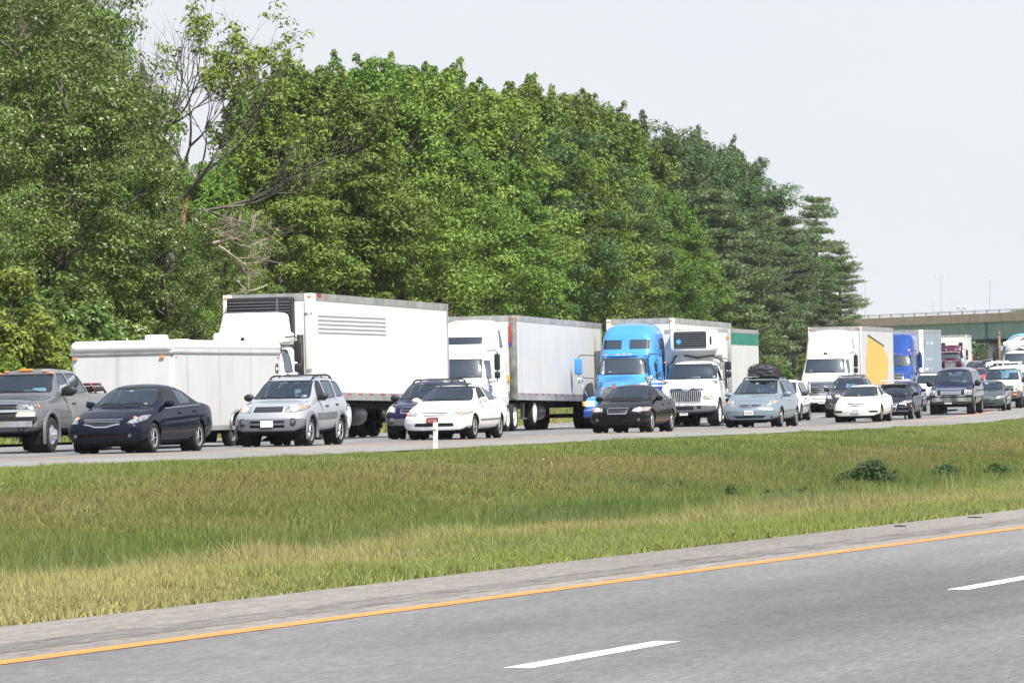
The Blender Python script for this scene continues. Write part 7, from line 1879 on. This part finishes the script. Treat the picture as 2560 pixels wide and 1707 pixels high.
# ------------------------------------------------------------ the overpass
M_CONC = mat('parapet_concrete', (.62, .50, .41), .85, var=.25, vscale=.8, bump=.3, bscale=4)
M_PIER = mat('pier_concrete', (.42, .41, .37), .85, var=.2, vscale=.6)
M_GIRD = mat('green_steel', (.17, .29, .28), .5, var=.25, vscale=.5)
def overpass():
    root = empty('overpass'); tag(root, 'road bridge with a tan parapet over green steel girders', 'bridge')
    def at(px, zc, off_y): return Vector(((px - 1280) / F_PX * zc, zc, CAMZ + (HORIZON - off_y) / F_PX * zc))
    A, B = at(2136, 800, 797), at(2560, 745, 779)
    d = (B - A); A0 = A - d * .62; B0 = B + d * 2.6; n = Vector((d.y, -d.x, 0)).normalized() * -1      # n: away from the camera
    if n.y < 0: n = -n
    up = Vector((0, 0, 1))
    def beam(z0, z1, t0, t1, name, m, w0=0, par=root):
        b = MB(); V = []
        for P in (A0, B0):
            for tt in (t0, t1):
                for zz in (z0, z1): V.append(P + n * tt + up * zz)
        b.add(V, [(0, 1, 3, 2), (4, 6, 7, 5), (0, 4, 5, 1), (2, 3, 7, 6), (0, 2, 6, 4), (1, 5, 7, 3)]); return b.build(name, m, par)
    par = beam(-1.12, 0, 0, .35, 'parapet', M_CONC); beam(-1.12, 0, 12, 12.35, 'parapet', M_CONC)
    beam(-.30, -.24, -.04, .0, 'parapet_groove', mat('groove', (.36, .30, .25), .9), par=par); beam(-.62, -.57, -.04, .0, 'parapet_groove', MATS['groove'], par=par); beam(-.92, -.88, -.04, .0, 'parapet_groove', MATS['groove'], par=par)
    beam(-1.25, -1.05, .2, 12.2, 'deck', M_PIER)
    beam(-3.35, -1.12, .5, .62, 'girder', M_GIRD); beam(-3.42, -3.35, .35, .8, 'girder_flange', M_GIRD); beam(-1.2, -1.14, .3, .85, 'girder_flange', M_GIRD)
    for t in (4.2, 8.0, 11.7): beam(-3.35, -1.12, t, t + .12, 'girder', M_GIRD)
    L = (B0 - A0).length; dd = (B0 - A0) / L; b = MB(); b2 = MB()
    k = 0
    while k * 4.1 < L:
        P = A0 + dd * k * 4.1; b.tube([P + n * .1, P + n * .1 + up * .34, P + n * .02 + up * .42], [.10, .09, .12], 5); k += 1
    for z in (.26, .42): b.tube([A0 + n * .1 + up * z, B0 + n * .1 + up * z], .035, 5)
    b.build('railing', mat('railing_steel', (.30, .31, .32), .5, .5), root)
    b = MB(); P = A + d * ((2463 - 2136) / 424.0)
    for o_ in (-.22, .22): b.add([P + dd * (o_ - .05) + n * .35 - up * 1.12, P + dd * (o_ + .05) + n * .35 - up * 1.12, P + dd * (o_ + .05) + n * .35 - up * 3.35, P + dd * (o_ - .05) + n * .35 - up * 3.35, P + dd * (o_ - .05) + n * .5 - up * 1.12, P + dd * (o_ + .05) + n * .5 - up * 1.12, P + dd * (o_ + .05) + n * .5 - up * 3.35, P + dd * (o_ - .05) + n * .5 - up * 3.35], [(0, 1, 2, 3), (0, 4, 5, 1), (1, 5, 6, 2), (3, 2, 6, 7), (0, 3, 7, 4)])
    b.build('girder_splice', M_GIRD, root)
    P = A + d * ((2470 - 2136) / 424.0); g = P.z - 3.42
    b = MB(); c = P + n * 1.2; b.lathe([(-6, .78), (g - 1.0, .78), (g - 1.0, .74), (g - .42, .74), (g - .42, 0)], 'z', (c.x, c.y, 0), 28); b.build('pier', M_PIER, root, True)
    b = MB(); c = P + n * 6 - dd * 1.2; b.lathe([(-6, 1.05), (g - .62, 1.05), (g - .62, 0)], 'z', (c.x, c.y, 0), 8); b.build('pier', M_PIER, root)
    b = MB()
    q0, q1 = P + n * .3, P + n * 11.8
    for s in (-.9, .5): b.tube([q0 + dd * s + up * (-3.62), q1 + dd * s + up * (-3.62)], .22, 4)
    b.add([P + dd * a + n * t + up * z for z in (-3.9, -3.42) for t in (-.1, 12) for a in (-3.2, 1.2)], [(0, 1, 3, 2), (4, 6, 7, 5), (0, 4, 5, 1), (2, 3, 7, 6), (0, 2, 6, 4), (1, 5, 7, 3)]); b.build('pier_cap', M_DARK, root)  # concrete cap coloured near-black: the shade under the deck is in its colour
    return root
overpass()
# lamps standing beyond the bridge
M_POLE = mat('pole_steel', (.40, .43, .47), .5, .0)
for px, yt, lab, dist in ((2353, 688, 'tall floodlight mast rising behind the left part of the bridge', 950), (2475, 699, 'tall thin mast above the bridge pier', 1000), (2333, 755, 'short lamp post left of the tall floodlight mast', 1100), (2404, 768, 'twin-headed lamp between the two tall masts', 900), (2163, 702, 'lamp mast whose head shows beside the last pine', 950)):
    x = (px - 1280) / F_PX * dist; zt = CAMZ + (HORIZON - yt) / F_PX * dist
    root = empty('light_mast', loc=(x, dist, 0)); tag(root, lab, 'lamp post', 'lamps beyond the bridge')
    b = MB(); b.tube([(0, 0, -2), (0, 0, zt)], [.13, .06], 8); b.build('pole', M_POLE, root)
    b = MB()
    if yt == 768: b.tube([(-.5, 0, zt), (.5, 0, zt)], .05, 5); b.ell((-.5, 0, zt), (.25, .2, .32)); b.ell((.5, 0, zt), (.25, .2, .32))
    elif yt != 699 and yt != 755: b.tube([(-1.1, 0, zt), (1.1, 0, zt)], .04, 5); [b.rbox(x_ - .2, x_ + .2, -.15, .15, zt - .06, zt + .12, .03) for x_ in (-1.0, -.35, .35, 1.0)]
    else: b.rbox(-.2, .2, -.2, .2, zt - .1, zt + .1, .04)
    b.build('lamp_head', mat('lamp_white', (.52, .54, .57), .4), root)
# woods far off, under and beyond the bridge, and unseen trees added on the near side to darken the cars' reflections
def woods(name, pts, h, w, n, size, m, seed, nleaf=160):
    r = np.random.default_rng(seed); cen = []; rad = []
    for (x0, y0, z0), (x1, y1, z1) in zip(pts[:-1], pts[1:]):
        for i in range(n):
            t = r.random(); hh = h * (.75 + .35 * math.sin(t * 9 + x0) * .5 + .25 * r.random())
            cen.append((x0 + (x1 - x0) * t + r.normal(0, 1.0), y0 + (y1 - y0) * t + r.uniform(0, w), z0 + (z1 - z0) * t + r.uniform(.02, 1) * hh)); s = r.uniform(1.3, 2.6); rad.append((s, s, s * .8))
    P = leaf_cloud(np.array(cen), np.array(rad), nleaf, size, seed=seed)
    o = bpy.data.objects.new(name, quads_mesh(name, P, 4, m)); C.objects.link(o); tag(o, kind='stuff')
woods('far_woods', [(30, 1050, 0), (62, 1000, 0), (110, 960, 0), (190, 930, 0)], 9.0, 20, 240, .5, LF['far'], 3, 120)
woods('woods', [(-150, -30, 0), (-60, -48, 0), (10, -60, 0)] + [(u_ * DX - 32 * NX, u_ * DY - 32 * NY, 0) for u_ in (-30, 60, 150, 240, 330, 450, 600)], 21, 8, 130, .7, LF['dark'], 4, 60)
def tree_right():
    P = leaf_cloud(np.array([(0, 0, 0), (2.5, 1, .3), (-2, 0, -.8), (1, 0, -1)]), np.array([(3.4, 3, 1.5)] * 4), 260, .3, seed=9)
# a distant tree whose top shows over the bridge at the right edge
d_ = 930; e = put_tree('oak_a', (2565 - 1280) / F_PX * d_, d_, -1, CAMZ + (HORIZON - 762) / F_PX * d_ + 1, wid=1.6, name='broadleaf_tree', label='far rounded tree whose top shows over the bridge at the right edge')

# ------------------------------------------------------------ small things on the median and shoulder
def on_median(px, py):
    lo, hi = 30.0, 300.0
    a = (px - 1280) / F_PX; bb = (HORIZON - py) / F_PX
    def f(d):
        x, y = a * d, d; u = x * DX + y * DY; p = x * NX + y * NY; t = (p - Q_GN) / (Q_GF + float(off(u)) - Q_GN)
        if t <= 0: zz = NEAR_Z
        elif t >= 1: zz = float(far_z(u, p - float(off(u))))
        else: zz = float(med_pt(u, t)[2])
        return CAMZ + bb * d - zz, (x, y, zz)
    d = lo
    while d < hi and f(d)[0] > 0: d += .1
    return Vector(f(d)[1])
p = on_median(1088, 1124)
root = empty('delineator_post', loc=p); root.rotation_euler = (0, 0, -PHI - .1); tag(root, 'white flexible delineator post at the grass edge before the white sedan', 'post')
b = MB(); b.rbox(-.055, .055, -.012, .012, -.05, .60, .008); b.v = [(x * (1 + .12 * math.sin(z * 3)), y + .03 * math.sin(z * 3), z) for x, y, z in b.v]; b.build('blade', mat('post_paint', (.72, .72, .69), .5, var=.4, vscale=9), root)
b = MB(); b.rbox(-.05, .05, -.016, -.012, .44, .56, .002); b.build('reflector', mat('post_reflector', (.78, .78, .76), .3), root)
for px, py, lab, sc_, m in ((1696, 1099, 'scrap of blue and white litter in the far grass edge below the black sedan', .09, mat('litter_blue', (.35, .6, .68), .5)), (1200, 1256, 'small magenta wrapper in the median grass', .05, mat('litter_pink', (.5, .05, .2), .5)), (1358, 1162, 'small pale scrap in the grass of the median slope', .03, M_PAPER), (1682, 1193, 'white scrap in the grass right of the pale scrap', .06, M_PAPER)):
    q_ = on_median(px, py); b = MB(); r = random.Random(px); V = [(r.uniform(-1, 1) * sc_, r.uniform(-.5, .5) * sc_, .10 + r.uniform(0, 1) * sc_) for _ in range(7)]
    b.add(V, [(0, 1, 2), (2, 3, 4), (4, 5, 6), (0, 2, 5), (1, 3, 6)]); o = b.build('litter', m, None); o.location = q_; tag(o, lab, 'litter', 'litter in the median')
for px, py, lab, L_s in ((2290, 1292, 'black tyre shred at the edge of the near grass', .16), (2250, 1316, 'flat black rubber strip on the near shoulder', .22), (2437, 1294, 'second rubber strip farther along the shoulder, nearer the right edge', .28)):
    q_ = on_median(px, py); b = MB(); r = random.Random(px); pts = [((i - 3) * L_s / 3, r.gauss(0, .01), .01 + (.09 if L_s < .2 else .012) * abs(math.sin(i * 1.3))) for i in range(7)]
    b.tube(pts, [.02, .035, .03, .045, .03, .035, .015], 6); o = b.build('tyre_shred', M_TYRE, None, True); o.location = q_; o.scale = (.3, .12, .3); tag(o, lab, 'debris', 'tyre debris on the near shoulder')
def weed(px, py, h, w, lab, n=40, seed=1):
    q_ = on_median(px, py); r = np.random.default_rng(seed); root = empty('weed', loc=q_); b = MB(); cen = []
    for i in range(n):
        x, y = r.normal(0, w * .42), r.normal(0, w * .3); hh = h * r.uniform(.45, 1) * (1 - .35 * min(1, abs(x) / w))
        b.tube([(x, y, -.1), (x * 1.1, y * 1.1, hh * .6), (x * 1.2, y * 1.2, hh)], [.012, .009, .004], 3)
        for k in range(3): cen.append((x * 1.15, y * 1.15, hh * (.55 + .22 * k)))
    b.build('stem', mat('weed_stem', (.05, .08, .03), .8), root)
    P = leaf_cloud(np.array(cen), np.array([(.09, .09, .06)] * len(cen)), 22, .045, asp=.4, seed=seed)
    o = bpy.data.objects.new('foliage', quads_mesh('weed_foliage', P, 4, LF['weed'])); C.objects.link(o); o.parent = root; tag(root, lab, 'weed', 'dark weeds in the median')
weed(2185, 1222, .62, .55, 'large dark green weed clump in the median, biggest of the weeds', 70, 1)
weed(2370, 1212, .50, .30, 'dark weed right of the biggest clump', 30, 2); weed(2498, 1205, .45, .35, 'low dark weeds near the right edge of the median', 26, 3)
weed(1828, 1250, .26, .08, 'lone small dark weed left of the other small ones', 7, 4); weed(1925, 1252, .22, .09, 'second small dark weed, midway to the big clump', 7, 5); weed(2005, 1250, .24, .12, 'small dark weed nearest the left of the big clump', 9, 6); weed(2095, 1232, .30, .16, 'thin dark weed touching the big clump\'s left side', 12, 7)
# the summer haze: one closed box round camera and scene
hz = bpy.data.materials.new('haze'); hz.use_nodes = True; t_ = hz.node_tree; t_.nodes.clear()
out_ = t_.nodes.new('ShaderNodeOutputMaterial'); pv = t_.nodes.new('ShaderNodeVolumePrincipled'); pv.inputs['Color'].default_value = (.86, .91, 1, 1); pv.inputs['Density'].default_value = .00005; pv.inputs['Anisotropy'].default_value = -.1
t_.links.new(pv.outputs[0], out_.inputs['Volume'])
b = MB(); b.box(-900, 1400, -300, 2700, -8, 45); o = b.build('haze', hz); tag(o, kind='stuff')
scene.cycles.volume_bounces = 0
